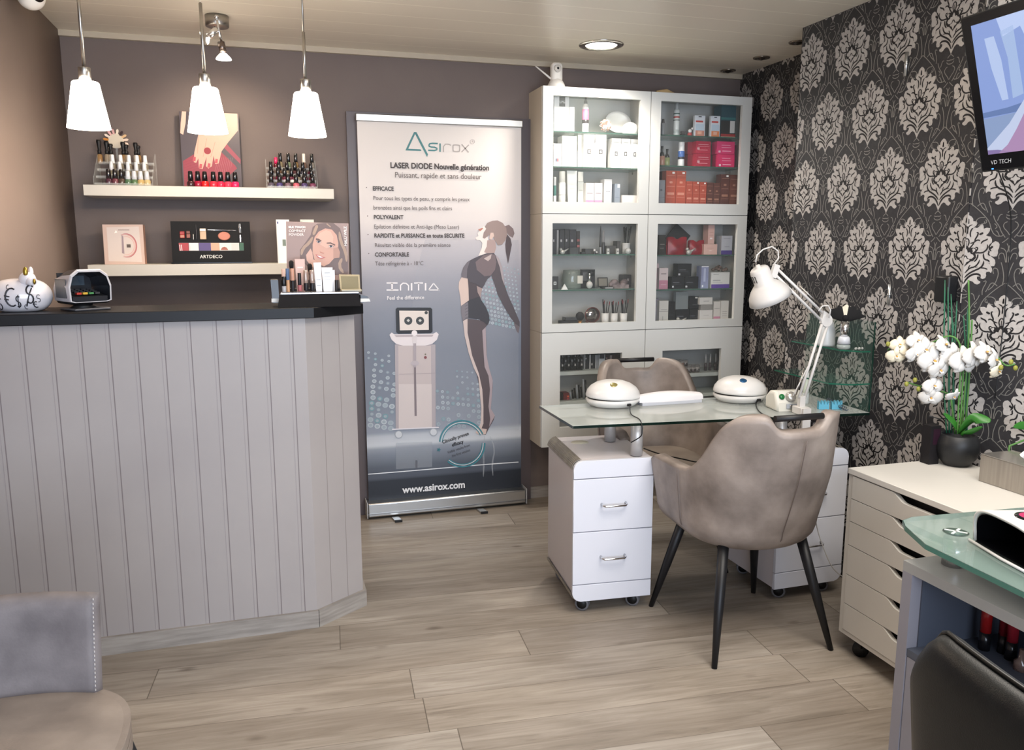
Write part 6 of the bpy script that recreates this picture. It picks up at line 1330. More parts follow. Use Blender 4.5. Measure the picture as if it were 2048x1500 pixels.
cable([(1.933, 2.859, ZD + .019), P(1512, 806, 'z', ZD + .005), P(1516, 820, 'z', ZD + .003), P(1533, 832, 'z', ZD + .003), P(1560, 838, 'z', ZD + .003)], 'black cable from the right nail lamp towards the front edge of the desk')
# cushioned arm rest
x0, x1, yc = 1.455, 1.735, 3.02
b = B(); b.grid(lambda u, v: (x0 - .008 + (x1 - x0 + .016) * u, yc + .045 * math.cos(PI * v) * (.72 + .28 * math.sin(PI * u)), ZD + .012 + (.024 + .012 * math.sin(PI * min(1, max(0, u)))) * math.sin(PI * v) ** .5), 24, 14, mat('arm_rest_white', '#e6e3e6', .4))
b.box((x0, yc - .044, ZD), (x1 - .004, yc + .044, ZD + .012), '#bfc1c9'); b.quad([(x0 - .008, yc - .033, ZD + .012), (x0 - .008, yc + .033, ZD + .012), (x0 - .008, yc + .02, ZD + .034), (x0 - .008, yc - .02, ZD + .034)], mat('arm_rest_white', '#e6e3e6', .4))
single('arm_rest', b, 'long white cushioned arm rest between the two egg-shaped nail lamps', 'arm rest')
# nail drill control box
x, y = 1.985, 2.76
t = thing('nail_drill_unit', 'ivory nail drill control box with green switch and silver dial', 'nail drill', (x, y, ZD), math.radians(-8))
Mx = MW[t.name].copy(); iv = mat('ivory_plastic', '#d9d6cc', .35)
b = B(); pr = [(-.05, 0), (.05, 0), (.05, .05), (.02, .075), (-.03, .08), (-.05, .035)]
b.prism([(p[0], -p[1]) for p in pr], -.062, .062, iv, M=Mx @ Matrix.Rotation(PI / 2, 4, 'Z') @ Matrix.Rotation(-PI / 2, 4, 'X') , bev=.012, seg=3); finish('housing', b, t)
Ms = Mx @ Matrix.Translation((0, -.045, .053)) @ Matrix.Rotation(math.radians(66), 4, 'X')
b = B(); b.lathe([(.021, 0), (.02, .012), (.015, .018), (.0001, .018)], mat('dial_silver', '#bdb9b2', .25, .6), c=(.0, .004, -.002), M=Ms, seg=26); finish('dial', b, t)
b = B(); b.lathe([(.012, 0), (.011, .004), (.0001, .005)], mat('green_switch', '#1f6b3a', .2), c=(-.036, .006, -.001), M=Ms, seg=20); finish('switch', b, t)
b = B(); b.box((-.02, -.056, .012), (.052, -.05, .03), '#a9adb4', M=Mx); b.lathe([(.008, 0), (.007, .006)], CHROME, M=Mx @ Matrix.Translation((.0, -.055, .021)) @ Matrix.Rotation(PI / 2, 4, 'X')); finish('front_plate', b, t)
# white anglepoise lamp clamped to the desk
Q = lambda px, py, y: P(px, py, 'y', y)
wl = mat('lamp_white', '#cecbc8', .35)
c0 = P(1607, 826, 'z', ZD + .004); c0 = Vector((1.985, 2.655, ZD))
t = thing('anglepoise_lamp', 'white spring-arm desk lamp clamped to the front edge of the glass desk', 'desk lamp', tuple(c0))
b = B(); b.box((c0.x - .02, c0.y - .03, ZD + .0002), (c0.x + .022, c0.y + .03, ZD + .03), wl, bev=.003); b.box((c0.x - .018, 2.615, ZD - .07), (c0.x + .018, 2.622, ZD + .028), wl)
b.box((c0.x - .018, 2.615, ZD - .074), (c0.x + .018, 2.66, ZD - .066), wl); b.tube([(c0.x, 2.645, ZD - .11), (c0.x, 2.645, ZD - .013)], .004, STEEL, seg=8); b.tube([(c0.x, c0.y, ZD + .03), (c0.x, c0.y, ZD + .06)], .009, wl, seg=12); finish('clamp', b, t)
yl = 2.655; p0 = Vector((c0.x, yl, ZD + .06)); el = Q(1652, 641, yl + .03); sh = Q(1549, 540, yl + .06)
d1 = (el - p0); n1 = Vector((d1.z, 0, -d1.x)).normalized()
b = B()
b.box((-.012, -.009, -.03), (.012, .009, .012), wl, M=Matrix.Translation(p0))
for s in (-1, 1): b.tube([p0 + n1 * s * .013, el + n1 * s * .013], .0055, wl, seg=8)
b.tube([p0 - n1 * .03 + d1 * .02, p0 - n1 * .03 + d1 * .36], .0028, STEEL, seg=8); b.tube([p0 - n1 * .042 + d1 * .0, p0 - n1 * .015 + d1 * .42], .0022, wl, seg=8); finish('lower_arm', b, t)
d2 = (sh - el); n2 = Vector((-d2.z, 0, d2.x)).normalized()
b = B()
for s in (-1, 1): b.tube([el + n2 * s * .013, sh + n2 * s * .011], .0055, wl, seg=8)
b.tube([el - n2 * .03 + d2 * .03, el - n2 * .024 + d2 * .6], .003, STEEL, seg=8); finish('upper_arm', b, t)
b = B(); b.lathe([(.024, -.009), (.026, 0), (.024, .009)], wl, M=Matrix.Translation(el) @ Matrix.Rotation(PI / 2, 4, 'X'), seg=20)
b.prism([(-.014, -.02), (.02, -.026), (.026, .012), (-.006, .03)], -.008, .008, wl, M=Matrix.Translation(el + Vector((-.012, 0, .01))) @ Matrix.Rotation(PI / 2, 4, 'X')); finish('elbow_joint', b, t)
b = B(); b.box((-.01, -.008, -.03), (.014, .008, .022), wl, M=Matrix.Translation(sh) @ Matrix.Rotation(.3, 4, 'Y')); b.tube([sh + Vector((0, 0, -.018)), sh + Vector((-.03, 0, -.03))], .008, mat('bracket', '#6d665e', .3, .7), seg=10); finish('head_joint', b, t)
yq = sh.y; a = Q(1519, 541, yq); c_ = Q(1541, 598, yq); ax_ = (c_ - a).normalized(); L_ = (c_ - a).length
q = ax_.to_track_quat('Z', 'Y').to_matrix().to_4x4(); Ml = Matrix.Translation(a) @ q; k_ = L_ / .118
prof = [(.0001, -.022), (.008, -.022), (.009, -.012), (.028, -.01), (.034, -.004), (.036, .005), (.036, .05), (.046, .058), (.06, .072), (.073, .092), (.08, .118)]
prof = [(r * k_ * 1.0, z * k_) for r, z in prof]
b = B(); b.lathe(prof + [(r - .0015, z) for r, z in prof[::-1][:5]], wl, M=Ml, seg=40)
for k in range(4): b.box((-.0015, -.0375 * k_, .008 * k_), (.0015, -.034 * k_, .034 * k_), '#3a3836', M=Ml @ Matrix.Rotation((k - 1.5) * .3 + .1, 4, 'Z') )
finish('lamp_shade', b, t)
b = B(); b.ball((0, 0, .075 * k_), .028, mat('bulb_off', '#e9e4da', .2), M=Ml); finish('bulb', b, t)
pts = [Q(1511, 524, yq), Q(1514, 510, yq), Q(1526, 499, yq), Q(1544, 493, yq), Q(1556, 502, yq), Q(1557, 516, yq), Q(1547, 530, yq)]
b = B(); b.tube(pts, .0028, wl, seg=8); finish('cord', b, t)
b = B(); b.tube([Q(1637, 622, yl), Q(1645, 612, yl), Q(1656, 611, yl), Q(1661, 620, yl), Q(1658, 636, yl)], .0028, wl, seg=8); finish('cord_loop', b, t)
# glass corner shelf by the wall
gs = glassy('rack_glass', '#56897b', .10, .03); gse = mat('rack_glass_edge', '#1f5a48', .1)
t = thing('glass_shelf_rack', 'small green glass shelf rack standing on the desk against the papered door', 'shelf rack', (2.2, 2.82, ZD))
b = B(); b.box((2.264, 2.607, ZD + .0004), (2.27, 3.02, 1.115), gs); b.box((2.264, 2.604, ZD + .0004), (2.27, 2.607, 1.115), mat('rack_edge_dark', '#16332b', .1)); finish('back_pane', b, t)
for z, pts in ((1.0, [(2.176, 3.0), (2.176, 2.686), (2.225, 2.62), (2.262, 2.615), (2.262, 3.01)]), (.872, [(2.11, 3.02), (2.111, 2.66), (2.18, 2.611), (2.262, 2.606), (2.262, 3.01)])):
    b = B(); b.prism(pts, z - .006, z, gs)
    for i in range(3):
        a, c_ = Vector((*pts[i], 0)), Vector((*pts[i + 1], 0)); d = (c_ - a).normalized(); o_ = Vector((-d.y, d.x, 0)) * -.0006
        b.quad([a + o_ + Vector((0, 0, z - .006)), c_ + o_ + Vector((0, 0, z - .006)), c_ + o_ + Vector((0, 0, z)), a + o_ + Vector((0, 0, z))], gse)
    finish('shelf', b, t)
b = B(); b.tube([(2.2, 2.72, 1.0), (2.2, 2.72, 1.0005)], .001, CHROME)
zz = 1.0006; p = P(1687, 690, 'z', 1.0); p = Vector((2.2, 2.7, 1.0))
t = thing('fan_brush', 'black and white fan brush with a chrome and clear glass foot on the glass rack', 'brush', (2.195, 2.69, zz))
x, y = 2.195, 2.69
b = B(); b.lathe([(.018, 0), (.026, .006), (.026, .016), (.018, .022)], glassy('foot_glass', '#c9d2cf', .5), c=(x, y, zz), seg=24); b.lathe([(.026, .022), (.022, .045), (.017, .052)], mat('foot_pearl', '#cfd2da', .15), c=(x, y, zz), seg=24); finish('foot', b, t)
b = B(); b.lathe([(.0165, .05), (.0165, .108)], CHROME, c=(x, y, zz), seg=24); finish('ferrule', b, t)
b = B(); Mf = Matrix.Translation((x, y, zz + .106)) @ Matrix.Rotation(math.radians(-36), 4, 'Z')
def fan(u, v): a = math.radians(200 - 220 * u) if 0 else math.radians(160 - 140 * u); r = .012 + v * (.06 + .004 * math.sin(u * 40)); return (r * math.cos(a) * (1.05), (.012 * (1 - v * .3)) , r * math.sin(a) * .95)
blk = mat('black_hair', '#0d0c0e', .85); wht = mat('white_hair', '#d9d0bc', .8)
for u0, u1, m_ in ((0, .42, blk), (.42, .55, wht), (.55, 1, blk)):
    for s in (-1, 1): b.grid(lambda u, v: (lambda q_: (q_[0], s * q_[1] * math.sin(PI * min(.999, max(.001, (u0 + (u1 - u0) * u)))) ** .4 * (1 - v * v * .7), q_[2]))(fan(u0 + (u1 - u0) * u, v)), 10, 8, m_, M=Mf)
b.ball((0, 0, .02), .016, blk, M=Mf); finish('bristles', b, t)
b = B(); b.lathe([(.035, 0), (.036, .01), (.034, .06), (.026, .095), (.014, .115), (.001, .12)], glassy('frosted_bell', '#dfe3e4', .8, .3), c=(2.205, 2.81, zz), seg=28); single('frosted_bell_jar', b, 'milky bell-shaped jar on the glass rack behind the lamp elbow', 'jar')
for i, (px, py) in enumerate(((1620, 677), (1708, 690))):
    p = P(px, py, 'z', 1.002); p.x = min(p.x, 2.24); b = B()
    for k in range(5): b.ball((p.x + (k - 2) * .008, (2.86 if i == 0 else 2.655) + (k % 2) * .006, zz + .005), .005, glassy('crystal_ball', '#c9c9c6', .6), seg=8, rings=6)
    single('crystal_cluster', b, 'small cluster of clear crystals on the glass rack, ' + ('behind the lamp arm', 'right of the fan brush'), 'crystals', 'crystals on the glass rack') if False else single('crystal_cluster', b, ('small clear crystals at the far end of the rack top', 'small clear crystals right of the fan brush')[i], 'crystals')
plat(1612, 742, ZD, [(0, .33, .0135, .0145, glassy('cup_clear', '#cfd4d4', .6)), (.33, .75, .012, .012, '#c3c9b8'), (.75, .95, .011, .009, '#d6d8d2'), (.95, 1, .007, .006, '#8c8f8c')], 'clear and green upright dispenser behind the lower lamp arm', y=2.83, name='dispenser_bottle')
for i, px in enumerate((1646, 1672)):
    p = P(px, 818, 'z', ZD); y = p.y; x = p.x
    b = B(); m_ = mat('blue_foam', '#5aa3bd', .6); w_ = .021
    pr = [(-w_, 0), (w_, 0), (w_, .034), (w_ * .6, .018), (w_ * .3, .036), (0, .018), (-w_ * .3, .036), (-w_ * .6, .018), (-w_, .034)]
    b.prism([(q_[0], q_[1]) for q_ in pr], -.009, .009, m_, M=Matrix.Translation((x, y, ZD + .0004)) @ Matrix.Rotation(math.radians(-15), 4, 'Z') @ Matrix.Rotation(PI / 2, 4, 'X')); single('toe_separator', b, 'blue foam toe separator under the glass rack, ' + ('left one', 'right one')[i], 'toe separator', 'blue toe separators')
co = []
A_, B2 = P(1655, 800, 'z', ZD + .012), P(1680, 838, 'y', 2.6) + Vector((0, 0, .004))
B2 = Vector((A_.x * .35 + 2.14 * .65, 2.62, ZD + .012))
for k in range(120):
    f = k / 119; c_ = A_.lerp(B2, f); a = f * 2 * PI * 11; co.append(c_ + Vector((.007 * math.cos(a), 0, .007 * math.sin(a) + .002)))
b = B(); b.tube(co, .0018, mat('coil_grey', '#3b4550', .4), seg=6); single('coiled_cable', b, 'dark coiled drill cable lying before the blue toe separators', 'cable')
# ------------------------------------------------------------------ armchairs
suede = noisy('taupe_leather', '#6f655f', '#a3978f', 8, .42, detail=6, bump=.12, bscale=220, lo=.3, hi=.72)
suedel = noisy('taupe_leather_seat', '#7b7067', '#9f9387', 6, .38, detail=6, bump=.1, bscale=200, lo=.3, hi=.72)
seamm = mat('leather_seam', '#6b605b', .5)
legm = mat('black_leg', '#141519', .45)
def armchair(x, y, rz, label):
    t = thing('armchair', label, 'armchair', (x, y, 0), rz, 'taupe leather armchairs at the manicure desk')
    Mx = MW[t.name].copy()
    def plan(u):                               # horseshoe at seat height, u 0..1, facing +y
        a = abs(u - .5) * 2; s = 1 if u > .5 else -1
        if a < .5:
            th = a / .5 * PI / 2; return Vector((s * .25 * math.sin(th) ** .9 if th > 0 else 0, -.02 - .235 * math.cos(th), 0))
        f = (a - .5) / .5; return Vector((s * (.25 - .012 * f), -.02 + .238 * f, 0))
    def rim(u):
        a = abs(u - .5) * 2
        h = .882 - .225 * (1 / (1 + math.exp(-(a - .35) * 30))) - .02 * a
        if a < .22: h -= .055 * (1 / (1 + math.exp((a - .112) * 80)))
        return h - (.02 * max(0, (a - .93) / .07))
    def shell(u, v):
        p = plan(u); a = abs(u - .5) * 2; h = rim(u)
        if v < .3:
            f = v / .3; z = .385 + .075 * f ** 2.2; k = .25 + .67 * math.sin(f * PI / 2) ** .8
            return (p.x * k, (p.y - .0) * k, z)
        f = (v - .3) / .7; z = .46 + (h - .46) * f; up = (z - .46) / .41
        back = max(0, 1 - a / .62); k = .92 + .10 * min(1, up * 2.2) - .03 * up * back
        return (p.x * k * (1 - .06 * up * back), p.y * k - .085 * up * back ** .6, z)
    b = B(); b.grid(shell, 121, 26, suede, M=Mx); finish('shell', b, t, solid=.042, sub=0)
    V = lambda u, v, o=.030: (lambda q_: Mx @ Vector((q_[0] * (1 + o / .28), q_[1] * (1 + o / .28) if q_[1] < 0 else q_[1], q_[2])))(shell(u, v))
    
    for u in (.5, .24, .76): b = B(); b.tube([V(u, k / 20) for k in range(3, 20)], .0016, seamm, seg=6); finish('seam', b, t)
    b = B(); b.grid(lambda u, v: ((u - .5) * 2 * (.215 * math.sqrt(max(.0, 1 - min(1, max(0, (.02 - v * .42 + .19) - .03) / .2) ** 2)) if v < .5 else .215), -.19 + .422 * v, .455 + .035 * (1 - (2 * u - 1) ** 6) * (1 - (2 * v - 1) ** 6)), 20, 20, suedel, M=Mx); b.box((-.18, -.02, .44), (.18, .228, .458), suedel, bev=.012, M=Mx); b.grid(lambda u, v: ((u - .5) * (.42 - .2 * v), .236 - .16 * v, .436 - .03 * v), 12, 4, suede, M=Mx); finish('seat', b, t)
    b = B(); q0 = shell(.5 - .054, .985); q1 = shell(.5 + .054, .985); b.tube([Mx @ Vector((q0[0], q0[1] + .0, .868)), Mx @ Vector((q1[0], q1[1], .868))], .0105, BLACKM, seg=14); finish('grab_bar', b, t)
    for sx in (-1, 1):
        for sy in (-1, 1):
            a_ = Mx @ Vector((sx * .15, sy * .14, .41)); c_ = Mx @ Vector((sx * .23, sy * .247, .0)); b = B(); b.tube([a_, a_.lerp(c_, .5), c_], [.0195, .017, .0095], legm, seg=16); finish('leg', b, t)
    return t
ch1 = armchair(1.615, 2.47, math.radians(-1), 'taupe leather armchair seen from behind, in front of the glass desk')
def clone(root, loc, rz, label):
    r = dup(root, loc, rz, label); return r
clone(ch1, (1.645, 3.19, 0), PI - math.radians(5), 'taupe leather armchair behind the glass desk, facing the camera')

cable([P(1630, 1020, 'y', 2.5), P(1633, 1050, 'y', 2.56), P(1643, 1085, 'y', 2.575), P(1665, 1135, 'y', 2.57), P(1695, 1160, 'y', 2.56)], 'white cord hanging before the right desk pedestal', r=.002, m=wl)
cable([P(1288, 897, 'y', 2.72), P(1320, 908, 'y', 2.8), P(1365, 918, 'y', 2.85), P(1400, 924, 'y', 2.85), P(1440, 914, 'y', 2.8)], 'black cable sagging under the glass desk across the armchair', r=.0025)
# ------------------------------------------------------------------ low white drawer unit
x0, x1, y0, y1 = 1.862, 2.296, 1.545, 2.215
t = thing('drawer_unit', 'wide white six-drawer unit on casters along the papered wall', 'drawer unit', ((x0 + x1) / 2, (y0 + y1) / 2, 0))
dm = mat('drawer_unit_white', '#c4c0b9', .35); dmt = mat('drawer_unit_top', '#cdcac4', .35)
b = B(); b.box((x0 + .003, y1 - .018, .073), (x1, y1, .645), dm); b.box((x0 + .003, y0, .073), (x1, y0 + .018, .645), dm); b.box((x0 + .003, y0 + .018, .073), (x1, y1 - .018, .088), dm); b.box((x1 - .01, y0 + .018, .088), (x1, y1 - .018, .645), dm); b.box((x0 + .04, y0 + .018, .088), (x0 + .05, y1 - .018, .645), BLACKM); finish('carcass', b, t)
b = B(); b.box((x0 - .002, y0 - .002, .645), (x1, y1 + .002, .665), dmt, bev=.002); finish('top', b, t)
zs = [.6435, .563, .483, .399, .293, .187, .090]
for i in range(6):
    zt_, zb_ = zs[i] - .002, zs[i + 1] + .001
    # front with a scooped finger hold on its top edge
    d_ = .024
    yl_, yr_ = 1.985, 1.775
    pts = [(y1 - .021, zb_), (y1 - .021, zt_), (yl_ + .03, zt_)]
    for k in range(1, 7): f = k / 7; pts.append((yl_ + .03 - .06 * f, zt_ - d_ * (.5 - .5 * math.cos(PI * f))))
    pts += [(yl_ - .035, zt_ - d_), (yr_ + .035, zt_ - d_)]
    for k in range(1, 7): f = k / 7; pts.append((yr_ + .03 - .06 * f, zt_ - d_ * (.5 + .5 * math.cos(PI * f))))
    pts += [(yr_ - .03, zt_), (y0 + .021, zt_), (y0 + .021, zb_)]
    b = B(); n_ = len(pts); V = [(x0, a, c) for a, c in pts] + [(x0 + .016, a, c) for a, c in pts]
    b.flat([V[k] for k in range(n_)], dm); b.flat([V[n_ + k] for k in range(n_)], dm); b.add(V, [(k, (k + 1) % n_, n_ + (k + 1) % n_, n_ + k) for k in range(n_)], mat('drawer_edge_highlight', '#d6d3cd', .35)); finish('drawer', b, t)  # lighter edge colour paints the highlight along the drawer fronts
for xx in (x0 + .05, x1 - .05):
    for yy in (y0 + .06, y1 - .06):
        b = B(); Mc = Matrix.Translation((xx, yy, .027)) @ Matrix.Rotation(.7, 4, 'Z') @ Matrix.Rotation(PI / 2, 4, 'Y'); b.lathe([(.0001, -.014), (.026, -.014), (.027, 0), (.026, .014), (.0001, .014)], BLACKM, M=Mc, seg=22); b.box((xx - .015, yy - .015, .035), (xx + .015, yy + .015, .073), BLACKM); finish('caster', b, t)
ZU = .6655
# orchid in a black bowl
ox, oy = 2.24, 2.14
ZP = P(1912, 868, 'y', oy).z; Rb = .083
t = thing('potted_orchid', 'white artificial orchid with green stems in a matt black bowl', 'orchid', (ox, oy, ZU))
hp = .11
b = B(); b.lathe([(.036, 0), (.041, .002), (.061, .028), (.07, .057), (.068, .082), (.058, .104), (.054, hp), (.05, hp - .004), (.06, .085), (.001, .08)], mat('matt_black_pot', '#1b1c1e', .45), c=(ox, oy, ZU), seg=40); finish('pot', b, t)
NV = Vector((ox, oy, 0)).normalized()
def O_(px, py, dy=0.0):                        # points on the upright plane through the pot that faces the room
    d = ray(px, py); return Vector((0, 0, CAMH)) + d * ((Vector((ox, oy, 0)).length + dy) / d.dot(NV))
green = mat('stem_green', '#4c7a3a', .45); dgreen = mat('leaf_green', '#2f6b25', .35); teal = mat('grass_green', '#2a6349', .5)
def poly_smooth(pts, k=5):
    q = [Vector(p) for p in pts]; d = []
    for i in range(len(q) - 1):
        p0, p1, p2, p3 = q[max(i - 1, 0)], q[i], q[i + 1], q[min(i + 2, len(q) - 1)]
        for s_ in range(k):
            s = s_ / k; d.append(.5 * ((2 * p1) + (p2 - p0) * s + (2 * p0 - 5 * p1 + 4 * p2 - p3) * s * s + (3 * p1 - p0 - 3 * p2 + p3) * s ** 3))
    return d + [q[-1]]
base = Vector((ox, oy, ZU + hp - .02))
STEMS = [[(1915, 868), (1918, 790), (1922, 700), (1900, 672), (1850, 690), (1800, 688), (1775, 700)], [(1920, 868), (1924, 790), (1930, 720), (1950, 700), (1985, 705), (2010, 730), (2030, 728)], [(1910, 868), (1905, 820), (1898, 790), (1870, 780), (1838, 772), (1815, 765)], [(1923, 868), (1930, 780), (1938, 660), (1937, 560)], [(1928, 868), (1936, 790), (1942, 690), (1944, 640)]]
for k, st in enumerate(STEMS):
    b = B(); b.tube(poly_smooth([O_(px, py, -.02 + .01 * k) for px, py in st]), .003 if k < 3 else .0028, green, seg=8); finish('stem', b, t)
for k, (a, c_) in enumerate(((1893, 1890), (1898, 1896), (1903, 1902), (1909, 1914), (1934, 1935), (1930, 1927), (1899, 1908))):
    b = B(); b.tube(poly_smooth([O_(a, 866, .02), O_((a + c_) / 2 + (k % 3 - 1) * 4, 740, .03), O_(c_, 560 + k * 14, .03)]), [.0024] * 10 + [.001], teal, seg=6); finish('grass_blade', b, t)
for pts, w in (([(1915, 868), (1940, 840), (1975, 836), (1980, 850), (1950, 862)], 0), ):
    pass
def leaf(p0, p1, p2, w, m_):
    d = poly_smooth([p0, p1, p2], 8); b = B(); n_ = len(d); V = []
    for i, q_ in enumerate(d):
        tng = (d[min(i + 1, n_ - 1)] - d[max(i - 1, 0)]).normalized(); sd = tng.cross(Vector((0, -1, .25))).normalized(); ww = w * math.sin(PI * (i + .4) / (n_ - .2)) ** .7
        V += [q_ - sd * ww, q_ + Vector((0, .004, -.004)), q_ + sd * ww]
    b.add(V, [(3 * i + k, 3 * i + k + 1, 3 * i + k + 4, 3 * i + k + 3) for i in range(n_ - 1) for k in (0, 1)], m_, smooth=True); return b
for p_ in ((O_(1918, 866, -.02), O_(1945, 838, -.04), O_(1982, 842, -.05), .019), (O_(1922, 868, -.02), O_(1935, 866, -.04), O_(1965, 853, -.06), .012), (O_(1920, 866, -.01), O_(1908, 845, -.03), O_(1888, 826, -.04), .01)):
    finish('leaf', leaf(*p_, dgreen), t, solid=.0012)
pet = mat('orchid_petal', '#d0cecb', .5); pet2 = mat('orchid_petal_cream', '#dcd3bd', .5); yel = mat('orchid_lip', '#cf9a4a', .5)
def flower(px, py, r, face, m_=pet, dy=-.05):
    c = O_(px, py, dy); f = Vector(face).normalized(); q = f.to_track_quat('Z', 'Y').to_matrix().to_4x4(); Mx = Matrix.Translation(c) @ q
    fl = None
    b = B()
    b.ball((0, 0, .006), r * .1, yel, M=Mx, seg=8, rings=6); b.grid(lambda u, v: ((u - .5) * r * .35, -r * .3 * v, r * .25 * math.sin(PI * v) + r * .1), 5, 5, m_, M=Mx); fl = finish('flower', b, t)
    for a, ln, wd in ((90, .95, .5), (0, 1.0, .85), (180, 1.0, .85), (-50, .9, .5), (-130, .9, .5)):
        b = B(); Mp_ = Mx @ Matrix.Rotation(math.radians(a), 4, 'Z')
        b.grid(lambda u, v: (r * ln * v, (u - .5) * r * 1.35 * wd * math.sin(PI * min(.97, v * .85 + .12)) ** .7, r * .14 * math.sin(PI * v) - r * .15 * v * v - r * .12 * (2 * u - 1) ** 2), 7, 8, m_, M=Mp_); finish('petal', b, fl, solid=.0008)
FL = [(1800, 690, .03, (-.5, -.8, .3), pet2), (1793, 712, .03, (-.4, -.9, -.2), pet2), (1815, 700, .028, (.2, -.9, .2), pet2), (1836, 682, .034, (-.2, -.9, .4), pet), (1852, 700, .04, (-.3, -1, .1), pet), (1868, 722, .046, (-.2, -1, .0), pet), (1890, 690, .036, (.3, -.9, .5), pet),
      (1908, 712, .04, (-.1, -1, .0), pet), (1930, 722, .046, (-.1, -1, .1), pet), (1950, 712, .044, (.2, -1, .1), pet), (1972, 705, .038, (.1, -.9, .4), pet), (1990, 720, .036, (.5, -.9, .1), pet), (1996, 742, .03, (.3, -1, -.3), pet2), (1868, 772, .034, (-.1, -1, .1), pet), (1862, 795, .034, (-.5, -.8, -.3), pet), (1907, 792, .026, (.1, -.8, -.6), pet), (1832, 708, .034, (.1, -1, -.1), pet), (1880, 740, .036, (0, -1, -.3), pet)]
for f_ in FL: flower(f_[0], f_[1], f_[2] * 1.18, f_[3], f_[4], dy=-.03 - .01 * (f_[0] % 3))
for px, py in ((1776, 688), (1778, 712), (1830, 760), (1813, 768), (1837, 778), (2002, 735), (2022, 724), (2031, 736)):
    b = B(); c = O_(px, py, -.05); b.ball(tuple(c), .0075, mat('bud_green', '#8a8a3a', .5), sc=(1, .9, 1.2), seg=10, rings=8); finish('bud', b, t)
# tissue box
t = thing('tissue_box', 'brushed metal tissue box with a white tissue, on the drawer unit at the right edge', 'tissue box', (2.2, 1.8, ZU))
q = [P(1955, 953, 'z', ZU), P(2040, 990, 'z', ZU)]
bx = [(2.155, 1.965), (2.155, 1.735), (2.285, 1.735), (2.285, 1.965)]
tm = noisy('tissue_box_metal', '#958e86', '#a39c93', 3, .32, stretch=(1, 30, 1), metal=.55)
b = B(); b.prism(bx, ZU, ZU + .088, tm, bev=.0015); finish('box', b, t)
b = B(); b.prism([(x_ * 1 + (.0 if x_ > 2.2 else -.001), y_) for x_, y_ in bx], ZU + .088, ZU + .091, mat('tissue_box_lid', '#b8b4ae', .2, .8)); finish('lid', b, t)
b = B(); c = Vector((2.215, 1.83, ZU + .09)); b.grid(lambda u, v: (c.x + (u - .5) * .07 + .01 * math.sin(9 * v), c.y + .012 * math.sin(7 * u + 3 * v) + (v - .5) * .01, c.z + .048 * v * (1 - .35 * math.sin(5 * u) ** 2)), 16, 8, mat('tissue', '#e3e0dc', .8)); finish('tissue', b, t, solid=.001)
# second plant, only its leaf tip is in view
LB = P(2075, 870, 'y', 1.97); b = leaf(P(2075, 870, 'y', 1.97), P(2052, 852, 'y', 1.97), P(2028, 853, 'y', 1.97), .014, dgreen); b.tube([LB, (2.292, 1.985, ZU + .1), (2.292, 1.985, ZU)], .003, green, seg=8); b.lathe([(.012, 0), (.014, .02), (.002, .024)], BLACKM, c=(2.29, 1.985, ZU), seg=14); single('plant_leaf', b, 'green leaf tip of another plant at the right edge above the tissue box', 'plant', solid=.001)
# dark pot with purple lining beside the orchid
b = B(); c = P(1880, 905, 'y', 2.17); b.box((c.x - .05, 2.165, ZU), (c.x - .008, 2.205, ZU + .135), mat('dark_purple_bag', '#0d090d', .6)); b.quad([(c.x - .04, 2.1645, ZU + .07), (c.x - .012, 2.1645, ZU + .07), (c.x - .012, 2.1645, ZU + .125), (c.x - .04, 2.1645, ZU + .125)], '#260f1e'); b.tube([P(1858, 832, 'y', 2.16), P(1880, 838, 'y', 2.16), P(1892, 836, 'y', 2.16)], .0016, BLACKM, seg=6)
single('gift_bag', b, 'dark purple paper bag standing behind the black orchid bowl', 'bag')
b = B(); b.ball((P(1872, 916, 'z', ZU).x, 2.13, ZU + .008), .009, '#6b625c', seg=10, rings=8); single('pebble', b, 'small brown pebble at the foot of the black bowl', 'pebble')
# dark wall speaker
p = P(1893, 577, 'x', XD - .02)
b = B(); b.box((XD - .045, p.y - .032, p.z - .048), (XD - .0005, p.y + .032, p.z + .045), mat('speaker_black', '#0e0f12', .4), bev=.008); single('wall_box', b, 'small black box mounted on the papered door beside the orchid', 'wall box')
# ------------------------------------------------------------------ television
t = thing('television', 'black flat television showing a blue and white picture, tilted on the right wall', 'television', (2.1, 1.7, 1.65))
ang = math.atan2(.12, .40)
Mt = Matrix.Translation((2.10, 2.01, 1.632)) @ Matrix.Rotation(-ang, 4, 'Y')
wT, hT = .78, .455
tvb = mat('tv_black', '#0c0d10', .22)
b = B(); b.box((0, -wT, 0), (.03, 0, hT), tvb, bev=.006, M=Mt); b.box((.03, -wT + .08, .06), (.07, -.08, hT - .06), BLACKM, M=Mt); finish('casing', b, t)
sc0, sc1 = .036, .052
smat = mat('tv_screen', '#0a0c12', .1)
fs = lambda u, v, o: Mt @ Vector((-.0008 - o, -(sc0 + (wT - 2 * sc0) * u), sc1 + (hT - sc1 - .03) * v))
b = B()
def emi(h, s=.72): return mat('screen_' + h.lstrip('#'), '#05060a', .2, emit=h, es=s)
def sa(pts, h, l): b.flat([fs(u, v, .0003 * l) for u, v in pts], emi(h))
sa([(0, 0), (1, 0), (1, 1), (0, 1)], '#8ea4dc', 0)
sa([(0, .33), (.12, .34), (.2, .36), (1, .42), (1, .33), (.25, .3), (0, .29)], '#6c83b4', 1); sa([(0, 0), (1, 0), (1, .33), (.25, .3), (0, .28)], '#8fa3c9', 1)
sa([(.055, .88), (.1, .88), (.12, .7), (.13, .4), (.1, .4), (.07, .65)], '#b9cbf0', 2); sa([(.13, .9), (.19, .92), (.2, .42), (.15, .4), (.15, .7)], '#a9bfe6', 2); sa([(.12, 1), (1, 1), (1, .6), (.3, .5), (.22, .9), (.14, .86)], '#bfd0f6', 2)
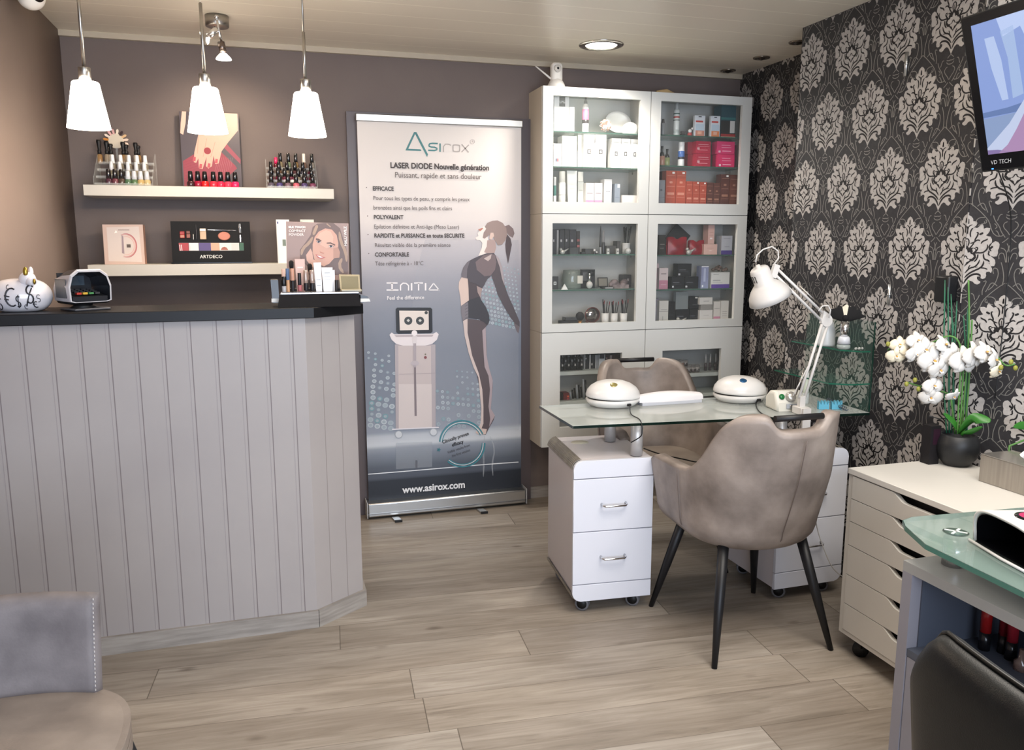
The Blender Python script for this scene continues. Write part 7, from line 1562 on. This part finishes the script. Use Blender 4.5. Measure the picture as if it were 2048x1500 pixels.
sa([(0, .05), (.05, .12), (.12, .22), (.2, .38), (1, .6), (1, 0), (.1, 0), (.05, .015), (0, .01)], '#c5d0ec', 3); sa([(.05, 0), (.1, .06), (.15, .17), (.22, .35), (1, .5), (1, 0)], '#b08fb6', 4); sa([(0, 0), (0, .035), (.05, .03), (.12, 0)], '#8a78a8', 4)
finish('screen', b, t, weld=False)
b = B(); v = Mt @ Vector((-.002, -.04, .022)); text_mesh(b, 'VD TECH', plain('#b9bbc0'), .017, Matrix.Translation(v) @ Mt.to_3x3().to_4x4() @ Matrix(((0, 0, -1, 0), (-1, 0, 0, 0), (0, 1, 0, 0), (0, 0, 0, 1))), shear=.2); finish('lettering', b, t, weld=False)
b = B(); b.box((-.001, -.046, .007), (.002, -.04, .010), mat('blue_led', '#2060ff', .3, emit='#3a78ff', es=4), M=Mt); finish('power_light', b, t)
b = B(); b.tube([Mt @ Vector((.05, -.4, .22)), (2.40, 1.7, 1.88)], .02, BLACKM, seg=12); finish('wall_bracket', b, t)
cable([(2.13, 1.99, 1.66), (2.3, 2.07, 1.5), (2.345, 2.1, 1.2), (2.34, 2.1, .9)], 'thin dark cable hanging down the papered wall under the television', r=.002)
# ------------------------------------------------------------------ near manicure table at the right edge
t = thing('glass_manicure_table', 'grey manicure table with a green glass top on chrome posts, at the right edge', 'table', (1.6, 1.1, 0))
gg = mat('green_frosted_glass', '#7c918b', .08, alpha=.6, spec=.8); ggE = mat('green_glass_edge', '#4a776b', .12)
top = [(1.375, .45), (1.378, 1.13), (1.39, 1.39), (1.435, 1.50), (1.46, 1.535), (1.50, 1.548), (1.83, 1.524), (2.2, 1.46), (2.2, .45)]
b = B(); b.prism(top, .738, .75, gg); nn = len(top)
for i in range(nn):
    a, c_ = Vector((*top[i], 0)), Vector((*top[(i + 1) % nn], 0)); d = (c_ - a).normalized(); o_ = Vector((-d.y, d.x, 0)) * .0015
    b.quad([a + o_ + Vector((0, 0, .738)), c_ + o_ + Vector((0, 0, .738)), c_ + o_ + Vector((0, 0, .7495)), a + o_ + Vector((0, 0, .7495))], ggE)
finish('glass_top', b, t)
gc = mat('grey_laminate', '#8a8890', .45); gct = mat('grey_laminate_top', '#9a9a98', .3); gci = mat('grey_laminate_shaded', '#4d525e', .5)  # inner colour darkened to paint the shade inside the compartment
X0, X1, Y0, Y1, T = 1.425, 1.85, .45, 1.487, .03
b = B(); b.box((X0, Y0, .645), (X1, Y1, .67), gct); b.box((X0, Y1 - T, .0), (X1, Y1, .645), gc); b.box((X0, Y0, 0), (X1, Y0 + T, .645), gc)
b.box((X1 - .02, Y0 + T, 0), (X1, Y1 - T, .645), gci); b.box((X0 + .002, Y0 + T, .44), (X1 - .02, Y1 - T, .458), gci); b.box((X0 + .03, Y1 - T - .004, .458), (X1 - .02, Y1 - T - .001, .645), gci); finish('cabinet', b, t)
b = B(); b.box((X0 + .003, Y0 + T + .002, .03), (X0 + .02, Y1 - T - .002, .438), gc); o = finish('door', b, t)
b = B(); b.tube([(X0 + .003, 1.395, .298), (X0 - .02, 1.393, .298), (X0 - .022, 1.29, .298), (X0 + .003, 1.288, .298)], .005, CHROME, seg=10); finish('handle', b, o)
for x, y in ((1.515, 1.43), (1.78, 1.43), (1.52, .6)):
    b = B(); b.tube([(x, y, .6702), (x, y, .7375)], .025, CHROME, seg=28); finish('post', b, t)
    b = B(); b.lathe([(.0001, .7516), (.028, .7514)], mat('post_disc', '#5f786f', .3, alpha=.6), c=(x, y, 0), seg=28)
    for a in (.45, -.9): b.box((-.024, -.0028, .7518), (.024, .0028, .7535), mat('cross_mark', '#d5dcd8', .2), M=Matrix.Translation((x, y, 0)) @ Matrix.Rotation(a, 4, 'Z'))
    finish('cross_mount', b, t)
# UV nail lamp on it
zz = .7505
t = thing('uv_nail_lamp', 'large white nail lamp with a black mouth and pink display on green glass', 'nail lamp', (1.62, 1.25, zz))
wsh = mat('lamp_shell', '#dad8d6', .3, coat=.3)
Mu = Matrix.Translation((1.60, 1.235, zz)) @ Matrix.Rotation(math.radians(-12), 4, 'Z')
def uv(u, v):                                   # open-mouthed shell, mouth towards -x
    a = PI * u; w = .115 * (1 - .12 * v); h = .088 * (1 - .15 * v * v)
    x = -.12 + .26 * v + (-.02 * math.sin(a)) * (1 - v); return (x, -w * math.cos(a) * (abs(math.cos(a)) ** -.35 if abs(math.cos(a)) > .02 else 1), .004 + h * math.sin(a) ** .6)
b = B(); b.grid(uv, 33, 12, wsh, M=Mu); finish('shell', b, t, solid=.006)
b = B(); b.grid(lambda u, v: (lambda q_: (q_[0] + .004, q_[1] * .95, q_[2] * .93))(uv(u, v * .97)), 33, 12, BLACKG, M=Mu); b.box((-.12, -.108, .001), (.13, .108, .005), BLACKG, M=Mu); b.box((.125, -.1, .002), (.13, .1, .06), BLACKG, M=Mu); finish('mouth', b, t)
b = B(); Md = Mu @ Matrix.Translation((-.075, .0, .0935)); b.lathe([(.034, 0), (.033, .003), (.025, .004)], BLACKG, M=Md, seg=30); b.lathe([(.025, .0041), (.0001, .0045)], mat('pink_display', '#401028', .3, emit='#c8285e', es=.9), M=Md, seg=24, smooth=False); finish('display', b, t)
b = B(); b.tube([Mu @ Vector((-.135 + .005, -.115, .004)), Mu @ Vector((-.135, 0, .004)), Mu @ Vector((-.13, .115, .004))], .0035, wsh, seg=8); finish('front_lip', b, t)
# red and dark lipsticks in the open compartment, reds darkened for the shade there
for i, (y, x, m_, nm) in enumerate(((1.40, 1.6, '#8a1a1a', 'bright red lipstick tube standing in the open compartment of the grey table'), (1.375, 1.63, '#6b1a22', 'dark red bottle behind the bright red lipstick tube'), (1.345, 1.62, '#7c1c26', 'second dark red bottle in the open compartment'))):
    b = B(); b.lathe([(.013, 0), (.013, .045)], plain('#151416', .2), c=(x, y, .4585), seg=14); b.lathe([(.0125, .045), (.0125, .13)], plain(m_, .15), c=(x, y, .4585), seg=14); single('lipstick_tube', b, nm, 'lipstick', 'bottles in the grey table')
for i in range(4):
    b = B(); x, y = 1.6 + .03 * (i % 2), 1.30 - .035 * i; b.lathe([(.015, 0), (.016, .02), (.008, .028), (.006, .05)], glassy('jarlet_6a5750', '#6a5750', .85, .1), c=(x, y, .4585), seg=12); single('small_flask', b, 'small clear flask in the grey table compartment, ' + ('first', 'second', 'third', 'fourth')[i] + ' after the red bottles', 'flask', 'clear flasks in the grey table')
b = B(); pr = [(1.46, 1.265), (1.47, 1.20), (1.49, 1.215), (1.51, 1.19), (1.53, 1.22), (1.52, 1.25), (1.49, 1.27)]
b.prism(pr, .4585, .47, mat('frosted_piece', '#a9b8b6', .2, alpha=.8)); b.tube([(1.49, 1.235, .47), (1.49, 1.235, .476)], .006, CHROME, seg=12); single('glass_fitting', b, 'frosted glass fitting with a chrome screw in the grey table compartment', 'fitting')
# ------------------------------------------------------------------ black chair back in the foreground
t = thing('black_task_chair', 'black padded chair back in the right foreground, cut by the frame', 'chair', (1.02, .75, 0))
bl = noisy('black_leatherette', '#0a0b0c', '#0f1111', 30, .42, bump=.15, bscale=500)
def padback(side):
    def f(u, v):
        # u along the back (from its far end), v from bottom to top
        far, near = .955, .44
        yy = far + (near - far) * u
        top_ = .862 - .03 * u - .09 * max(0, 1 - u / .16) ** 2.4; bot_ = .52
        if v > .5 and u < 0: pass
        zz_ = bot_ + (top_ - bot_) * v
        e = max(0, 1 - (abs(2 * u - 1)) ** 8) ** .5 * max(0, 1 - abs(2 * v - 1) ** 8) ** .5
        xx = .918 + .03 * (2 * u - 1) ** 2 + .05 * (1 - v) * 0 + side * .032 * e
        yy += .04 * (1 - v) * (1 - u) * -1 + (.035 * max(0, (v - .8) / .2) ** 2) * -1 * max(0, 1 - u / .2)
        return (xx, yy, zz_)
    return f
b = B(); b.grid(padback(-1), 40, 24, bl); b.grid(padback(1), 40, 24, bl); finish('backrest', b, t)
b = B(); b.tube([Vector(padback(0)(k / 30, 1)) + Vector((-.004, 0, -.001)) for k in range(31)], .0035, mat('black_piping', '#060707', .35), seg=8); finish('piping', b, t)
b = B(); b.box((.98, .45, .42), (1.32, .90, .5), bl, bev=.03, seg=3); finish('seat', b, t)
b = B(); b.tube([(.97, .68, .55), (1.0, .68, .42), (1.12, .68, .41)], .018, CHROME, seg=12); b.tube([(1.15, .68, .06), (1.15, .68, .42)], .022, CHROME, seg=16); finish('gas_lift', b, t)
for k in range(5):
    a = 2 * PI * k / 5 + .3; b = B(); e = Vector((1.15 + .22 * math.cos(a), .68 + .22 * math.sin(a), .055)); b.tube([(1.15, .68, .08), e], [.018, .012], CHROME, seg=10); b.ball((e.x, e.y, .026), .026, BLACKM, seg=14, rings=10, sc=(1, 1, 1)); finish('leg', b, t)
# ------------------------------------------------------------------ taupe chair at the lower left
t = thing('waiting_chair', 'taupe suede chair with stitched low back in the left foreground', 'chair', (-.60, 1.62, 0))
su = noisy('grey_suede', '#625d5f', '#868081', 9, .6, detail=6, bump=.15, bscale=200, lo=.3, hi=.7); su2 = noisy('taupe_suede_seat', '#796f68', '#968b82', 8, .55, detail=6, bump=.12, bscale=200, lo=.3, hi=.7)
cx, cy = -.59, 1.64
def seatf(z0_, z1_, k):
    return [(cx + k * .275 * (abs(math.cos(a)) ** .75) * (1 if math.cos(a) > 0 else -1), cy + k * .235 * (abs(math.sin(a)) ** .8) * (1 if math.sin(a) > 0 else -1)) for a in [2 * PI * i / 48 for i in range(48)]]
b = B(); b.prism(seatf(0, 0, 1.0), .425, .452, su2, bev=.008, smooth=True); b.prism(seatf(0, 0, 1.0), .39, .424, su2, bev=.01, smooth=True)
b.grid(lambda u, v: (cx + .262 * v * (abs(math.cos(2 * PI * u)) ** .75) * (1 if math.cos(2 * PI * u) > 0 else -1), cy + .222 * v * (abs(math.sin(2 * PI * u)) ** .8) * (1 if math.sin(2 * PI * u) > 0 else -1), .452 + .018 * (1 - v ** 5)), 48, 10, su2, closed_u=True); finish('seat', b, t)
b = B()
def bk_(s):
    def f(u, v):
        x = cx - .2 + .395 * u; e = (max(0, 1 - abs(2 * u - 1) ** 10) * max(0, 1 - abs(2 * v - 1) ** 10)) ** .4
        y = 1.862 + .03 * v - .035 * (2 * u - 1) ** 2 * 1 + s * .024 * e
        return (x + .006 * v * (1 if u > .5 else -1), y,   .432 + .234 * v + .005 * math.sin(PI * u))
    return f
b.grid(bk_(-1), 30, 16, su); b.grid(bk_(1), 30, 16, su); b.grid(lambda u, v: (lambda a, c: tuple(a[i] + (c[i] - a[i]) * v for i in range(3)))(bk_(-1)(1, u), bk_(1)(1, u)), 4, 4, su); finish('backrest', b, t)
b = B()
for k in range(24):
    v = .04 + .92 * k / 23; q_ = bk_(-1)(.972, v); b.box((q_[0] - .001, q_[1] - .0025, q_[2] - .0022), (q_[0] + .001, q_[1] - .0005, q_[2] + .0022), '#bdb8b6')
finish('stitching', b, t)
for sx in (-1, 1):
    for sy in (-1, 1): b = B(); a_ = Vector((cx + sx * .225, cy + sy * .12, .4)); c_ = Vector((cx + sx * .32, cy + sy * .20, 0)); b.tube([a_, c_], [.022, .012], legm, seg=14); finish('leg', b, t)
for sx in (-1, 1): b = B(); b.box((cx + sx * .12 - .012, 1.855, .40), (cx + sx * .12 + .012, 1.875, .5), legm); finish('back_support', b, t)
